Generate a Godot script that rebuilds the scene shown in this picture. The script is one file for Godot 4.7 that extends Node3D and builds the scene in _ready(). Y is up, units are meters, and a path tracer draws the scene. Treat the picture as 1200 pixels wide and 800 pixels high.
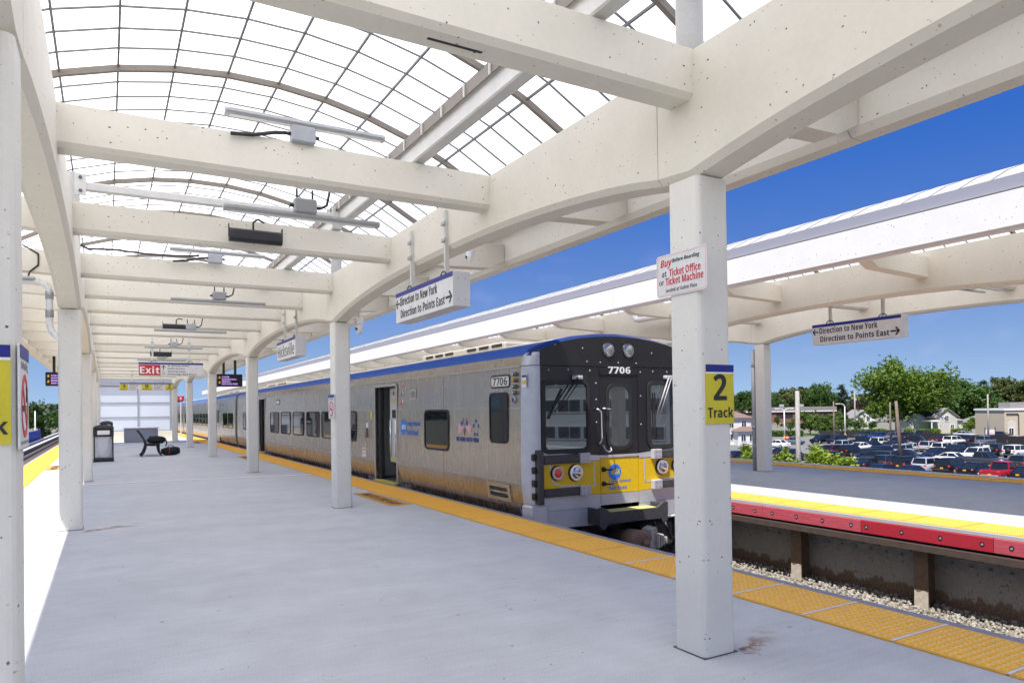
extends Node3D
# A railway platform under a white concrete canopy with a translucent vault, a stainless train at its edge,
# a second platform across the track and a car park below. x runs across the tracks, -z along them, y is up; y = 0 is the platform.

const COL_X_L := -0.43
const COL_X_R := 3.3483
const COL := 0.273
const BAY := 8.1514
const Z1 := -3.38
const SPRING := 3.02
const TOP := 3.81
const GROUND := -6.5
const TRAIN_X := 6.97
const TRAIN_Z := -8.8

var M = {}
var T = {}
var rng = RandomNumberGenerator.new()
var used_names = {}

func _ready():
	# ---------------------------------------------------------------- camera (level lens shifted upwards), sky, sun, exposure
	var cam = Camera3D.new()
	cam.name = "camera"
	add_child(cam)
	var f = 830.9
	var yaw = 0.5201
	var roll = -0.0143
	var pit = 0.0102
	var fw = Vector3(sin(yaw) * cos(pit), sin(pit), -cos(yaw) * cos(pit))
	var r0 = Vector3(cos(yaw), 0, sin(yaw))
	var u0 = r0.cross(fw)
	var r = r0 * cos(roll) + u0 * sin(roll)
	var u = r.cross(fw)
	cam.transform = Transform3D(Basis(r, u, -fw), Vector3(0, 1.57, 0))
	cam.projection = Camera3D.PROJECTION_FRUSTUM
	cam.near = 0.05
	cam.far = 4000.0
	cam.size = 0.05 * 800.0 / f
	cam.frustum_offset = Vector2(0, 0.05 * 70.7 / f)
	cam.current = true

	var env = Environment.new()
	env.background_mode = Environment.BG_SKY
	env.tonemap_mode = Environment.TONE_MAPPER_LINEAR
	env.tonemap_exposure = 2.4
	env.sdfgi_enabled = true
	env.ssao_enabled = true
	env.ssil_enabled = true
	var sky = Sky.new()
	var sm = ProceduralSkyMaterial.new()
	sm.sky_top_color = lin(0.0008, 0.0475, 0.236)
	sm.sky_horizon_color = lin(0.172, 0.252, 0.352)
	sm.sky_curve = 0.10
	sm.ground_bottom_color = lin(0.08, 0.08, 0.075)
	sm.ground_horizon_color = lin(0.11, 0.12, 0.12)
	sm.ground_curve = 0.1
	sm.sun_angle_max = 6.0
	sm.sky_cover = cloud_cover()
	sm.sky_cover_modulate = Color(1, 1, 1, 1)
	sky.sky_material = sm
	env.sky = sky
	var we = WorldEnvironment.new()
	we.name = "world_environment"
	we.environment = env
	add_child(we)
	var sun = DirectionalLight3D.new()
	sun.name = "sun"
	sun.light_energy = 1.2
	sun.light_color = Color(1.0, 0.978, 0.945)
	sun.light_angular_distance = 0.53
	sun.shadow_enabled = true
	add_child(sun)
	sun.look_at_from_position(Vector3(-1.0, 2.1, 0.55), Vector3.ZERO, Vector3.UP)

	rng.seed = 7
	make_textures()
	make_materials()
	build_ground()
	build_platforms()
	build_track_bed()
	build_canopies()
	build_shelter()
	build_train()
	build_signs()
	build_fittings()
	build_platform_things()
	build_far_side()
	build_town()
	build_cars()

# ---------------------------------------------------------------- naming and placing
func lin(r, g, b, a = 1.0):
	var c = Color(r, g, b).linear_to_srgb()
	c.a = a
	return c

func numbered(n):
	if not used_names.has(n):
		used_names[n] = 0
		return n
	used_names[n] += 1
	return "%s_%03d" % [n, used_names[n]]

func tag(o, label, category, group = "", kind = ""):
	if label: o.set_meta("label", label)
	if category: o.set_meta("category", category)
	if group: o.set_meta("group", group)
	if kind: o.set_meta("kind", kind)
	return o

func thing(called, label, category, at = Vector3.ZERO, turn = 0.0, group = ""):
	var o = Node3D.new()
	o.name = numbered(called)
	add_child(o)
	o.position = at
	o.rotation.y = turn
	return tag(o, label, category, group)

func structure(called):
	var o = Node3D.new()
	o.name = numbered(called)
	add_child(o)
	o.set_meta("kind", "structure")
	return o

func part(called, st, m, parent, at = Vector3.ZERO):
	var o = MeshInstance3D.new()
	o.name = called if parent != self else numbered(called)
	o.mesh = done(st) if st is SurfaceTool else st
	o.material_override = m
	parent.add_child(o, true)
	o.position = at
	return o

func done(st):
	st.generate_normals()
	return st.commit()

# ---------------------------------------------------------------- shapes
func ns(smooth = false):
	var st = SurfaceTool.new()
	st.begin(Mesh.PRIMITIVE_TRIANGLES)
	st.set_smooth_group(0 if smooth else -1)
	return st

# corners counter-clockwise as seen from outside
func quad(st, a, b, c, d):
	for v in [a, c, b, a, d, c]:
		st.add_vertex(v)

func tri(st, a, b, c):
	for v in [a, c, b]:
		st.add_vertex(v)

func uvquad(st, a, b, c, d, u0, v0, u1, v1):
	var uv = [Vector2(u0, v0), Vector2(u1, v0), Vector2(u1, v1), Vector2(u0, v1)]
	var p = [a, b, c, d]
	for i in [0, 2, 1, 0, 3, 2]:
		st.set_uv(uv[i])
		st.add_vertex(p[i])

func box(st, lo, hi, xf = Transform3D.IDENTITY):
	var p = []
	for i in 8:
		p.append(xf * Vector3(hi.x if i & 1 else lo.x, hi.y if i & 2 else lo.y, hi.z if i & 4 else lo.z))
	quad(st, p[4], p[5], p[7], p[6])
	quad(st, p[1], p[0], p[2], p[3])
	quad(st, p[5], p[1], p[3], p[7])
	quad(st, p[0], p[4], p[6], p[2])
	quad(st, p[6], p[7], p[3], p[2])
	quad(st, p[0], p[1], p[5], p[4])

# box with chamfered edges
func cbox(st, lo, hi, b, xf = Transform3D.IDENTITY):
	var c = (lo + hi) * 0.5
	var h = (hi - lo) * 0.5
	b = minf(b, minf(h.x, minf(h.y, h.z)) * 0.9)
	var g = func(x, y, z): return xf * (c + Vector3(x, y, z))
	var X = h.x
	var Y = h.y
	var Z = h.z
	var x = X - b
	var y = Y - b
	var z = Z - b
	quad(st, g.call(-x, -y, Z), g.call(x, -y, Z), g.call(x, y, Z), g.call(-x, y, Z))
	quad(st, g.call(x, -y, -Z), g.call(-x, -y, -Z), g.call(-x, y, -Z), g.call(x, y, -Z))
	quad(st, g.call(X, -y, z), g.call(X, -y, -z), g.call(X, y, -z), g.call(X, y, z))
	quad(st, g.call(-X, -y, -z), g.call(-X, -y, z), g.call(-X, y, z), g.call(-X, y, -z))
	quad(st, g.call(-x, Y, z), g.call(x, Y, z), g.call(x, Y, -z), g.call(-x, Y, -z))
	quad(st, g.call(-x, -Y, -z), g.call(x, -Y, -z), g.call(x, -Y, z), g.call(-x, -Y, z))
	for s in [-1, 1]:
		for t in [-1, 1]:
			var fl = s * t > 0
			# edges along z, x, y
			var e1 = [g.call(s * X, t * y, z), g.call(s * X, t * y, -z), g.call(s * x, t * Y, -z), g.call(s * x, t * Y, z)]
			var e2 = [g.call(-x, s * Y, t * z), g.call(x, s * Y, t * z), g.call(x, s * y, t * Z), g.call(-x, s * y, t * Z)]
			var e3 = [g.call(s * x, -y, t * Z), g.call(s * X, -y, t * z), g.call(s * X, y, t * z), g.call(s * x, y, t * Z)]
			if not fl: e1.reverse()
			if fl: e2.reverse()
			if not fl: e3.reverse()
			quad(st, e1[0], e1[1], e1[2], e1[3])
			quad(st, e2[0], e2[1], e2[2], e2[3])
			quad(st, e3[0], e3[1], e3[2], e3[3])
			for w in [-1, 1]:
				var q = [g.call(s * X, t * y, w * z), g.call(s * x, t * Y, w * z), g.call(s * x, t * y, w * Z)]
				if s * t * w < 0: q.reverse()
				tri(st, q[0], q[1], q[2])

func frame_of(d):
	d = d.normalized()
	var s = Vector3.UP if absf(d.y) < 0.9 else Vector3.RIGHT
	var x = s.cross(d).normalized()
	return Basis(x, d.cross(x).normalized(), d)

func tube(st, a, b, r0, r1 = -1.0, n = 10, caps = true):
	if r1 < 0: r1 = r0
	var bs = frame_of(b - a)
	for i in n:
		var t0 = TAU * i / n
		var t1 = TAU * (i + 1) / n
		var d0 = bs.x * cos(t0) + bs.y * sin(t0)
		var d1 = bs.x * cos(t1) + bs.y * sin(t1)
		quad(st, a + d0 * r0, a + d1 * r0, b + d1 * r1, b + d0 * r1)
		if caps:
			if r1 > 0.0: tri(st, b, b + d0 * r1, b + d1 * r1)
			if r0 > 0.0: tri(st, a, a + d1 * r0, a + d0 * r0)

func path_tube(st, pts, r, n = 8):
	for i in pts.size() - 1:
		tube(st, pts[i], pts[i + 1], r, r, n, i == 0 or i == pts.size() - 2)

func rr(w, h, rad, n = 5):
	var out = PackedVector2Array()
	for k in 4:
		var cx = (w / 2 - rad) * (1 if k == 0 or k == 3 else -1)
		var cy = (h / 2 - rad) * (1 if k < 2 else -1)
		for i in n + 1:
			var a = PI / 2 * (k + float(i) / n)
			out.append(Vector2(cx + cos(a) * rad, cy + sin(a) * rad))
	return out

func circle(r, n = 20):
	var out = PackedVector2Array()
	for i in n:
		out.append(Vector2(cos(TAU * i / n), sin(TAU * i / n)) * r)
	return out

# polygon (counter-clockwise) in the xy plane of xf, extruded to depth along its z
func prism(st, poly, xf, depth, back = true):
	var idx = Geometry2D.triangulate_polygon(poly)
	var flip = Geometry2D.is_polygon_clockwise(poly)
	for i in range(0, idx.size(), 3):
		var a = poly[idx[i]]
		var b = poly[idx[i + 1]]
		var c = poly[idx[i + 2]]
		if (b - a).cross(c - a) < 0:
			var s = b
			b = c
			c = s
		tri(st, xf * Vector3(a.x, a.y, depth), xf * Vector3(b.x, b.y, depth), xf * Vector3(c.x, c.y, depth))
		if back: tri(st, xf * Vector3(a.x, a.y, 0), xf * Vector3(c.x, c.y, 0), xf * Vector3(b.x, b.y, 0))
	for i in poly.size():
		var a = poly[i]
		var b = poly[(i + 1) % poly.size()]
		if flip:
			var s = a
			a = b
			b = s
		quad(st, xf * Vector3(a.x, a.y, 0), xf * Vector3(b.x, b.y, 0), xf * Vector3(b.x, b.y, depth), xf * Vector3(a.x, a.y, depth))

func ring(st, po, pi, xf, depth):
	for i in po.size():
		var j = (i + 1) % po.size()
		quad(st, xf * Vector3(po[i].x, po[i].y, depth), xf * Vector3(po[j].x, po[j].y, depth), xf * Vector3(pi[j].x, pi[j].y, depth), xf * Vector3(pi[i].x, pi[i].y, depth))
		quad(st, xf * Vector3(po[i].x, po[i].y, 0), xf * Vector3(po[j].x, po[j].y, 0), xf * Vector3(po[j].x, po[j].y, depth), xf * Vector3(po[i].x, po[i].y, depth))
		quad(st, xf * Vector3(pi[j].x, pi[j].y, 0), xf * Vector3(pi[i].x, pi[i].y, 0), xf * Vector3(pi[i].x, pi[i].y, depth), xf * Vector3(pi[j].x, pi[j].y, depth))

func facing_left(at):   # a plane seen from the -x side: its x runs to +z
	return Transform3D(Basis(Vector3(0, 0, 1), Vector3(0, 1, 0), Vector3(-1, 0, 0)), at)

func facing_front(at):  # seen from +z
	return Transform3D(Basis.IDENTITY, at)

func on_floor(at):      # read by someone facing +x
	return Transform3D(Basis(Vector3(0, 0, 1), Vector3(1, 0, 0), Vector3(0, 1, 0)), at)

var fonts = {}
func font(serif = false, bold = true):
	var k = "%s%s" % [serif, bold]
	if not fonts.has(k):
		var sf = SystemFont.new()
		sf.font_names = PackedStringArray(["Droid Serif" if serif else "Droid Sans"])
		sf.font_weight = 700 if bold else 400
		fonts[k] = sf
	return fonts[k]

# flat lettering that fills a w x h rectangle centred on xf
func text(s, xf, w, h, m, parent, bold = true, italic = false, depth = 0.0015):
	var tm = TextMesh.new()
	tm.text = s
	tm.font = font(false, bold)
	tm.font_size = 40
	tm.pixel_size = 0.01
	tm.depth = depth * 100.0
	tm.curve_step = 4.0
	var ab = tm.get_aabb()
	var o = MeshInstance3D.new()
	o.name = "lettering"
	o.mesh = tm
	o.material_override = m
	parent.add_child(o, true)
	var sx = w / ab.size.x
	var sy = h / ab.size.y
	var b = Basis(xf.basis.x * sx, xf.basis.y * sy + (xf.basis.x * 0.2 * sy if italic else Vector3.ZERO), xf.basis.z * 0.01)
	o.transform = Transform3D(b, xf.origin - b * (ab.position + ab.size * 0.5) + xf.basis.z * depth * 0.5)
	return o

# ---------------------------------------------------------------- textures
func noise_bytes(w, h, freq, sd, oct = 3, kind = FastNoiseLite.TYPE_SIMPLEX_SMOOTH):
	var n = FastNoiseLite.new()
	n.noise_type = kind
	n.seed = sd
	n.frequency = freq
	n.fractal_octaves = oct
	var im = n.get_seamless_image(w, h)
	im.convert(Image.FORMAT_L8)
	return im

func stretch(im, w, h):
	im.resize(w, h, Image.INTERPOLATE_CUBIC)
	return im.get_data()

func tex(im, mip = true):
	return ImageTexture.create_from_image(im)

# mixes noise layers into a colour picture: base colour (linear) times 1 + sum of weight * (noise - 0.5) * 2
func mottled(n, base, layers, tint = Color(0, 0, 0)):
	var out = PackedByteArray()
	out.resize(n * n * 3)
	var lut = []
	for i in 1024:
		var k = i / 1023.0 * 2.0
		lut.append([int(clampf(pow(clampf(base.x * k + tint.r * (1.0 - k), 0, 1), 1 / 2.2), 0, 1) * 255), int(clampf(pow(clampf(base.y * k + tint.g * (1.0 - k), 0, 1), 1 / 2.2), 0, 1) * 255), int(clampf(pow(clampf(base.z * k + tint.b * (1.0 - k), 0, 1), 1 / 2.2), 0, 1) * 255)])
	var w0 = layers[0][1] / 127.5
	var d0 = layers[0][0]
	var w1 = layers[1][1] / 127.5
	var d1 = layers[1][0]
	var w2 = layers[2][1] / 127.5
	var d2 = layers[2][0]
	for i in n * n:
		var v = 1.0 + (d0[i] - 127.5) * w0 + (d1[i] - 127.5) * w1 + (d2[i] - 127.5) * w2
		var c = lut[clampi(int(v * 511.5), 0, 1023)]
		var j = i * 3
		out[j] = c[0]
		out[j + 1] = c[1]
		out[j + 2] = c[2]
	return Image.create_from_data(n, n, false, Image.FORMAT_RGB8, out)

func cloud_cover():
	var w = 1024
	var h = 512
	var im = Image.create(w, h, false, Image.FORMAT_RGBA8)
	im.fill(Color(0, 0, 0, 0))
	var n = FastNoiseLite.new()
	n.seed = 5
	n.frequency = 0.06
	n.fractal_octaves = 4
	# wisps low above the horizon, all round
	for y in range(200, 254):
		for x in w:
			var el = (256 - y) / 512.0 * 180.0
			var v = n.get_noise_2d(x * 1.0, y * 3.4) * 0.5 + 0.5
			var band = smoothstep(1.5, 4.0, el) * (1.0 - smoothstep(9.0, 17.0, el))
			var a = smoothstep(0.60, 0.74, v) * band * 0.08
			if a > 0.003:
				im.set_pixel(x, y, Color(0.50, 0.40, 0.46, a))
	return ImageTexture.create_from_image(im)

func make_textures():
	var n = 1024
	# painted precast concrete: faint mottling, pores and bug holes
	var a = noise_bytes(n, n, 0.006, 1, 4).get_data()
	var b = noise_bytes(n, n, 0.05, 2, 3).get_data()
	var c = noise_bytes(n, n, 0.35, 3, 2).get_data()
	var im = mottled(n, Vector3(0.745, 0.740, 0.715), [[a, 0.035], [b, 0.02], [c, 0.045]])
	rng.seed = 11
	var hm = Image.create(n, n, false, Image.FORMAT_L8)
	hm.fill(Color(0.8, 0.8, 0.8))
	for k in 1250:
		var x = rng.randi_range(6, n - 7)
		var y = rng.randi_range(6, n - 7)
		# holes come in swarms
		if a[y * n + x] < 120 + rng.randi_range(-40, 30): continue
		var big = rng.randf() < 0.22
		var rx = rng.randf_range(1.3, 3.0) if big else rng.randf_range(0.7, 1.5)
		var ry = rng.randf_range(1.0, 2.4) if big else rng.randf_range(0.6, 1.2)
		var dark = rng.randf_range(0.32, 0.6) if big else rng.randf_range(0.5, 0.8)
		for dy in range(-4, 5):
			for dx in range(-4, 5):
				if pow(dx / rx, 2) + pow(dy / ry, 2) <= 1.0:
					var p = im.get_pixel(x + dx, y + dy)
					im.set_pixel(x + dx, y + dy, Color(p.r * dark, p.g * dark * 0.97, p.b * dark * 0.93))
					hm.set_pixel(x + dx, y + dy, Color(0.2, 0.2, 0.2))
	T.concrete = tex(im)
	T.pits = tex(hm)
	# broom-finished platform floor: streaks across the platform, mottling, fine grain
	var s = stretch(noise_bytes(96, n, 0.07, 21, 3), n, n)
	b = noise_bytes(n, n, 0.009, 22, 5).get_data()
	c = noise_bytes(n, n, 0.45, 23, 2).get_data()
	im = mottled(n, Vector3(0.538, 0.548, 0.538), [[s, 0.05], [b, 0.055], [c, 0.22]])
	rng.seed = 12
	for k in 160:
		var x = rng.randi_range(3, n - 4)
		var y = rng.randi_range(3, n - 4)
		var w = rng.randi_range(1, 2)
		im.fill_rect(Rect2i(x, y, w, rng.randi_range(1, 2)), Color(0.36, 0.35, 0.35))
	# trodden gum spots
	for k in 26:
		var gx = rng.randi_range(8, n - 9)
		var gy = rng.randi_range(8, n - 9)
		var gr = rng.randf_range(1.6, 3.6)
		for dy in range(-4, 5):
			for dx in range(-4, 5):
				if dx * dx + dy * dy * 1.2 <= gr * gr:
					var p = im.get_pixel(gx + dx, gy + dy)
					im.set_pixel(gx + dx, gy + dy, Color(p.r * 0.80, p.g * 0.79, p.b * 0.78))
	T.floor = tex(im)
	T.grain = tex(Image.create_from_data(n, n, false, Image.FORMAT_L8, c))
	# large worn patches for the floor, multiplied over
	a = noise_bytes(512, 512, 0.008, 31, 5).get_data()
	b = stretch(noise_bytes(64, 512, 0.03, 32, 4), 512, 512)
	c = noise_bytes(512, 512, 0.06, 33, 3).get_data()
	T.wear = tex(mottled(512, Vector3(0.90, 0.90, 0.90), [[a, 0.055], [b, 0.045], [c, 0.04]]))
	# stainless sheet: vertical streaks, soft dents
	s = stretch(noise_bytes(n, 64, 0.03, 41, 4), n, n)
	b = noise_bytes(n, n, 0.004, 42, 4).get_data()
	c = stretch(noise_bytes(32, n, 0.4, 43, 2), n, n)
	T.steel = tex(mottled(n, Vector3(0.445, 0.395, 0.33), [[s, 0.075], [b, 0.03], [c, 0.03]]))
	T.steel_rough = tex(mottled(n, Vector3(0.055, 0.055, 0.055), [[s, 0.16], [b, 0.06], [c, 0.05]]))
	T.dent = tex(Image.create_from_data(n, n, false, Image.FORMAT_L8, noise_bytes(n, n, 0.005, 44, 2).get_data()))
	# general grit
	a = noise_bytes(512, 512, 0.012, 51, 4).get_data()
	b = noise_bytes(512, 512, 0.09, 52, 3).get_data()
	c = noise_bytes(512, 512, 0.4, 53, 2).get_data()
	T.grit = tex(mottled(512, Vector3(0.5, 0.5, 0.5), [[a, 0.22], [b, 0.16], [c, 0.22]]))
	T.grit_soft = tex(mottled(512, Vector3(0.85, 0.85, 0.85), [[a, 0.06], [b, 0.05], [c, 0.06]]))
	T.grass = tex(mottled(512, Vector3(0.10, 0.17, 0.035), [[a, 0.3], [b, 0.3], [c, 0.35]], Color(0.16, 0.14, 0.06)))
	T.bump = tex(Image.create_from_data(512, 512, false, Image.FORMAT_L8, b))
	T.wood = tex(mottled(512, Vector3(0.33, 0.31, 0.285), [[stretch(noise_bytes(512, 24, 0.04, 61, 3), 512, 512), 0.35], [a, 0.15], [c, 0.2]]))
	T.plank = tex(mottled(512, Vector3(0.33, 0.042, 0.062), [[stretch(noise_bytes(20, 512, 0.06, 63, 3), 512, 512), 0.55], [b, 0.12], [c, 0.15]], Color(0.10, 0.03, 0.03)))
	T.girder = tex(girder_picture())
	T.stain = tex(stain_picture())

# riveted girder web: grey paint, rust eating up from the bottom flange with a ragged edge, rust spots
func girder_picture():
	var w = 1024
	var h = 256
	var im = Image.create(w, h, false, Image.FORMAT_RGB8)
	var a = noise_bytes(w, h, 0.012, 71, 5).get_data()
	var b = noise_bytes(w, h, 0.06, 72, 4).get_data()
	var c = noise_bytes(w, h, 0.3, 73, 2).get_data()
	for y in h:
		var up = 1.0 - float(y) / h
		for x in w:
			var i = y * w + x
			var g = 0.21 * (0.80 + 0.25 * b[i] / 255.0 + 0.2 * a[i] / 255.0)
			var p = Vector3(g * 1.0, g * 0.96, g * 0.86)
			var edge = 0.15 + 0.24 * a[(128 * w) + x] / 255.0 + 0.10 * (b[i] / 255.0 - 0.5)
			if up < edge or (a[i] > 176 and b[i] > 150):
				var k = 0.35 + 0.9 * b[i] / 255.0
				p = Vector3(0.11, 0.050, 0.024).lerp(Vector3(0.20, 0.15, 0.10), c[i] / 255.0) * k
			elif b[i] > 186 and c[i] > 140:
				p = Vector3(0.03, 0.018, 0.012)
			im.set_pixel(x, y, Color(pow(p.x, 1 / 2.2), pow(p.y, 1 / 2.2), pow(p.z, 1 / 2.2)))
	return im

func stain_picture():
	var n = 128
	var im = Image.create(n, n, false, Image.FORMAT_RGBA8)
	var a = noise_bytes(n, n, 0.03, 81, 4).get_data()
	for y in n:
		for x in n:
			# a tongue running out from one corner
			var px = x / float(n)
			var py = y / float(n)
			var v = a[y * n + x] / 255.0
			var d = absf(py - 0.72 + 0.45 * px + (v - 0.5) * 0.35) / (0.10 + 0.16 * px)
			var al = clampf(1.25 - d, 0, 1) * clampf((1.0 - px) * 1.5, 0, 1) * maxf(smoothstep(0.25, 0.6, v), 1.0 - px * 5.0) * 0.5
			im.set_pixel(x, y, Color(0.60, 0.43, 0.20, al).lerp(Color(0.42, 0.17, 0.04, al), clampf(1.0 - px * 4.0, 0, 1)))
	return im

# ---------------------------------------------------------------- materials
func flat(c, rough = 0.6, metal = 0.0, spec = 0.5):
	var m = StandardMaterial3D.new()
	m.albedo_color = c
	m.roughness = rough
	m.metallic = metal
	m.metallic_specular = spec
	return m

func tri_mat(t, size, rough, c = Color.WHITE, bump = null, bump_cm = 0.0):
	var m = flat(c, rough)
	m.albedo_texture = t
	m.uv1_triplanar = true
	m.uv1_world_triplanar = true
	m.uv1_triplanar_sharpness = 6.0
	m.uv1_scale = Vector3.ONE / size
	if bump:
		m.heightmap_enabled = true
		m.heightmap_texture = bump
		m.heightmap_scale = bump_cm
	return m

func gritty(c, rough, size = 1.0, metal = 0.0):
	var m = tri_mat(T.grit_soft, size, rough, c)
	m.metallic = metal
	return m

func glass(c, rough = 0.03):
	return flat(c, rough, 0.0, 0.5)

func make_materials():
	M.concrete = tri_mat(T.concrete, 3.1, 0.62, Color.WHITE, T.pits, 0.25)
	M.concrete_sunlit = M.concrete.duplicate()
	M.concrete_sunlit.albedo_color = lin(0.93, 0.93, 0.93)  # same concrete, whiter to paint sunlight on the opposite edge beam
	M.column = M.concrete.duplicate()
	M.column.albedo_color = lin(0.955, 0.94, 0.885)
	M.concrete.albedo_color = lin(0.925, 0.885, 0.775)
	M.floor = tri_mat(T.floor, 5.3, 0.85, Color.WHITE, T.grain, 0.06)
	M.floor.detail_enabled = true
	M.floor.detail_blend_mode = BaseMaterial3D.BLEND_MODE_MUL
	M.floor.detail_albedo = T.wear
	M.floor.detail_uv_layer = BaseMaterial3D.DETAIL_UV_2
	M.floor.uv2_triplanar = true
	M.floor.uv2_world_triplanar = true
	M.floor.uv2_scale = Vector3.ONE / 13.7
	M.floor_b = M.floor.duplicate()
	M.floor_b.albedo_color = lin(0.70, 0.71, 0.73)
	M.lip = gritty(lin(0.30, 0.30, 0.34), 0.8)
	M.lip_b = gritty(lin(0.33, 0.36, 0.38), 0.7)
	M.joint = gritty(lin(0.82, 0.81, 0.78), 0.8)
	M.tile = StandardMaterial3D.new()
	M.tile.vertex_color_use_as_albedo = true
	M.tile.roughness = 0.6
	M.tile_sunlit = M.tile.duplicate()
	M.tile_sunlit.albedo_color = lin(1.0, 0.70, 0.7)  # same tiles, tint offsets the glare of direct sun in the colour
	M.yellow_strip = gritty(lin(0.76, 0.42, 0.015), 0.65, 2.0)
	M.caution = gritty(lin(0.62, 0.30, 0.04), 0.7, 0.6)
	M.black_ink = flat(lin(0.015, 0.015, 0.018), 0.5)
	M.brown_ink = flat(lin(0.05, 0.03, 0.015), 0.6)
	M.rub_board = gritty(lin(0.22, 0.055, 0.04), 0.8)
	M.pier = gritty(lin(0.25, 0.25, 0.24), 0.85, 2.0)
	M.red_board = gritty(lin(0.33, 0.010, 0.024), 0.6, 0.8)
	M.red_worn = tri_mat(T.plank, 0.5, 0.8)
	M.girder = flat(Color.WHITE, 0.75)
	M.girder.albedo_texture = T.girder
	M.flange = tri_mat(T.grit, 0.8, 0.85, lin(0.085, 0.055, 0.042))
	M.girder_grey = tri_mat(T.grit, 1.1, 0.75, lin(0.40, 0.40, 0.39))
	M.stiff = tri_mat(T.grit, 0.6, 0.8, lin(0.23, 0.15, 0.09))
	M.foot_sunlight = tri_mat(T.grit, 0.5, 0.8, lin(0.70, 0.62, 0.52))  # pale tone stands in for sunlight on the stiffener feet
	M.rivet = flat(lin(0.20, 0.195, 0.18), 0.6)
	M.ballast = tri_mat(T.grit, 1.6, 0.95, lin(0.44, 0.39, 0.32), T.bump, 2.0)
	M.stone = StandardMaterial3D.new()
	M.stone.vertex_color_use_as_albedo = true
	M.stone.roughness = 0.9
	M.rail = flat(lin(0.34, 0.30, 0.27), 0.35, 0.8)
	M.rail_cover = gritty(lin(0.70, 0.69, 0.66), 0.7)
	M.sleeper = gritty(lin(0.12, 0.09, 0.07), 0.9)
	# translucent sheet of the vault
	M.sheet = flat(lin(0.885, 0.93, 0.965), 0.45)
	M.sheet.backlight_enabled = true
	M.sheet.backlight = lin(1.84, 1.84, 1.84)
	M.sheet_b = M.sheet.duplicate()
	M.sheet_b.backlight = lin(1.4, 1.4, 1.4)
	M.rib = gritty(lin(0.22, 0.19, 0.15), 0.5)
	M.bar = flat(lin(0.15, 0.15, 0.145), 0.5)
	M.white_steel = gritty(lin(0.66, 0.655, 0.61), 0.4, 1.5)
	M.post_grey = gritty(lin(0.48, 0.48, 0.45), 0.45, 1.5)
	M.gutter = flat(lin(0.36, 0.36, 0.40), 0.4, 0.3)
	M.dark_gap = flat(lin(0.05, 0.05, 0.055), 0.8)
	M.bolt = flat(lin(0.10, 0.12, 0.15), 0.4, 0.7)
	M.galv = flat(lin(0.42, 0.43, 0.44), 0.45, 0.6)
	M.alu = gritty(lin(0.50, 0.50, 0.49), 0.4, 0.4, 0.3)
	M.box_grey = gritty(lin(0.40, 0.42, 0.44), 0.5)
	M.tube_lens = flat(lin(0.80, 0.80, 0.78), 0.3)
	M.black = flat(lin(0.012, 0.012, 0.014), 0.45)
	M.black_rubber = flat(lin(0.016, 0.016, 0.017), 0.7)
	M.cable = flat(lin(0.03, 0.03, 0.03), 0.6)
	M.pvc = flat(lin(0.78, 0.78, 0.78), 0.35)
	# sign colours
	M.sign_white = gritty(lin(0.78, 0.78, 0.76), 0.45, 1.0)
	M.sign_edge = flat(lin(0.62, 0.62, 0.63), 0.4, 0.2)
	M.sign_grey = flat(lin(0.46, 0.47, 0.46), 0.5)
	M.sign_blue = flat(lin(0.008, 0.016, 0.21), 0.45)
	M.sign_yellow = gritty(lin(0.72, 0.62, 0.03), 0.45, 1.0)
	M.sign_red = flat(lin(0.52, 0.015, 0.030), 0.45)
	M.sign_pink = flat(lin(0.72, 0.40, 0.38), 0.5)
	M.ink = flat(lin(0.02, 0.02, 0.022), 0.5)
	M.ink_white = flat(lin(0.80, 0.80, 0.80), 0.5)
	M.ink_grey = flat(lin(0.25, 0.25, 0.28), 0.5)
	# train
	M.steel = flat(Color.WHITE, 1.0, 0.86)
	M.steel.albedo_texture = T.steel
	M.steel.roughness_texture = T.steel_rough
	M.steel.uv1_triplanar = true
	M.steel.uv1_world_triplanar = true
	M.steel.uv1_triplanar_sharpness = 4.0
	M.steel.uv1_scale = Vector3.ONE / 3.7
	M.steel.heightmap_enabled = true
	M.steel.heightmap_texture = T.dent
	M.steel.heightmap_scale = 0.15
	M.steel_trim = flat(lin(0.50, 0.48, 0.44), 0.38, 0.85)
	M.steel_dark = flat(lin(0.20, 0.19, 0.18), 0.4, 0.7)
	M.train_blue = gritty(lin(0.085, 0.150, 0.43), 0.35, 2.0)
	M.train_roof = gritty(lin(0.46, 0.42, 0.36), 0.7, 2.0)
	M.roof_unit = gritty(lin(0.40, 0.37, 0.33), 0.65)
	M.mask = gritty(lin(0.015, 0.016, 0.020), 0.30, 1.0)
	M.silver = gritty(lin(0.58, 0.60, 0.66), 0.35, 1.0, 0.35)
	M.silver_dull = gritty(lin(0.50, 0.50, 0.54), 0.5, 0.7, 0.2)
	M.train_yellow = gritty(lin(0.80, 0.52, 0.005), 0.4, 0.6)
	M.step_black = tri_mat(T.grit, 0.5, 0.6, lin(0.09, 0.09, 0.095))
	M.win_glass = flat(lin(0.008, 0.012, 0.018), 0.03, 0.0, 0.36)
	M.cab_glass = flat(lin(0.15, 0.17, 0.18), 0.02, 0.8)
	M.reflector = flat(lin(0.80, 0.81, 0.83), 0.28, 0.9)
	M.tread = tri_mat(T.grit, 0.6, 0.8, lin(0.85, 0.78, 0.30))
	M.nose = flat(lin(0.022, 0.035, 0.12), 0.3)
	M.sealant = flat(lin(0.10, 0.095, 0.09), 0.9)
	M.chrome = flat(lin(0.75, 0.75, 0.76), 0.12, 1.0)
	M.lens_clear = flat(lin(0.45, 0.48, 0.50), 0.10, 0.9)
	M.lens_red = flat(lin(0.70, 0.05, 0.05), 0.15)
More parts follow.
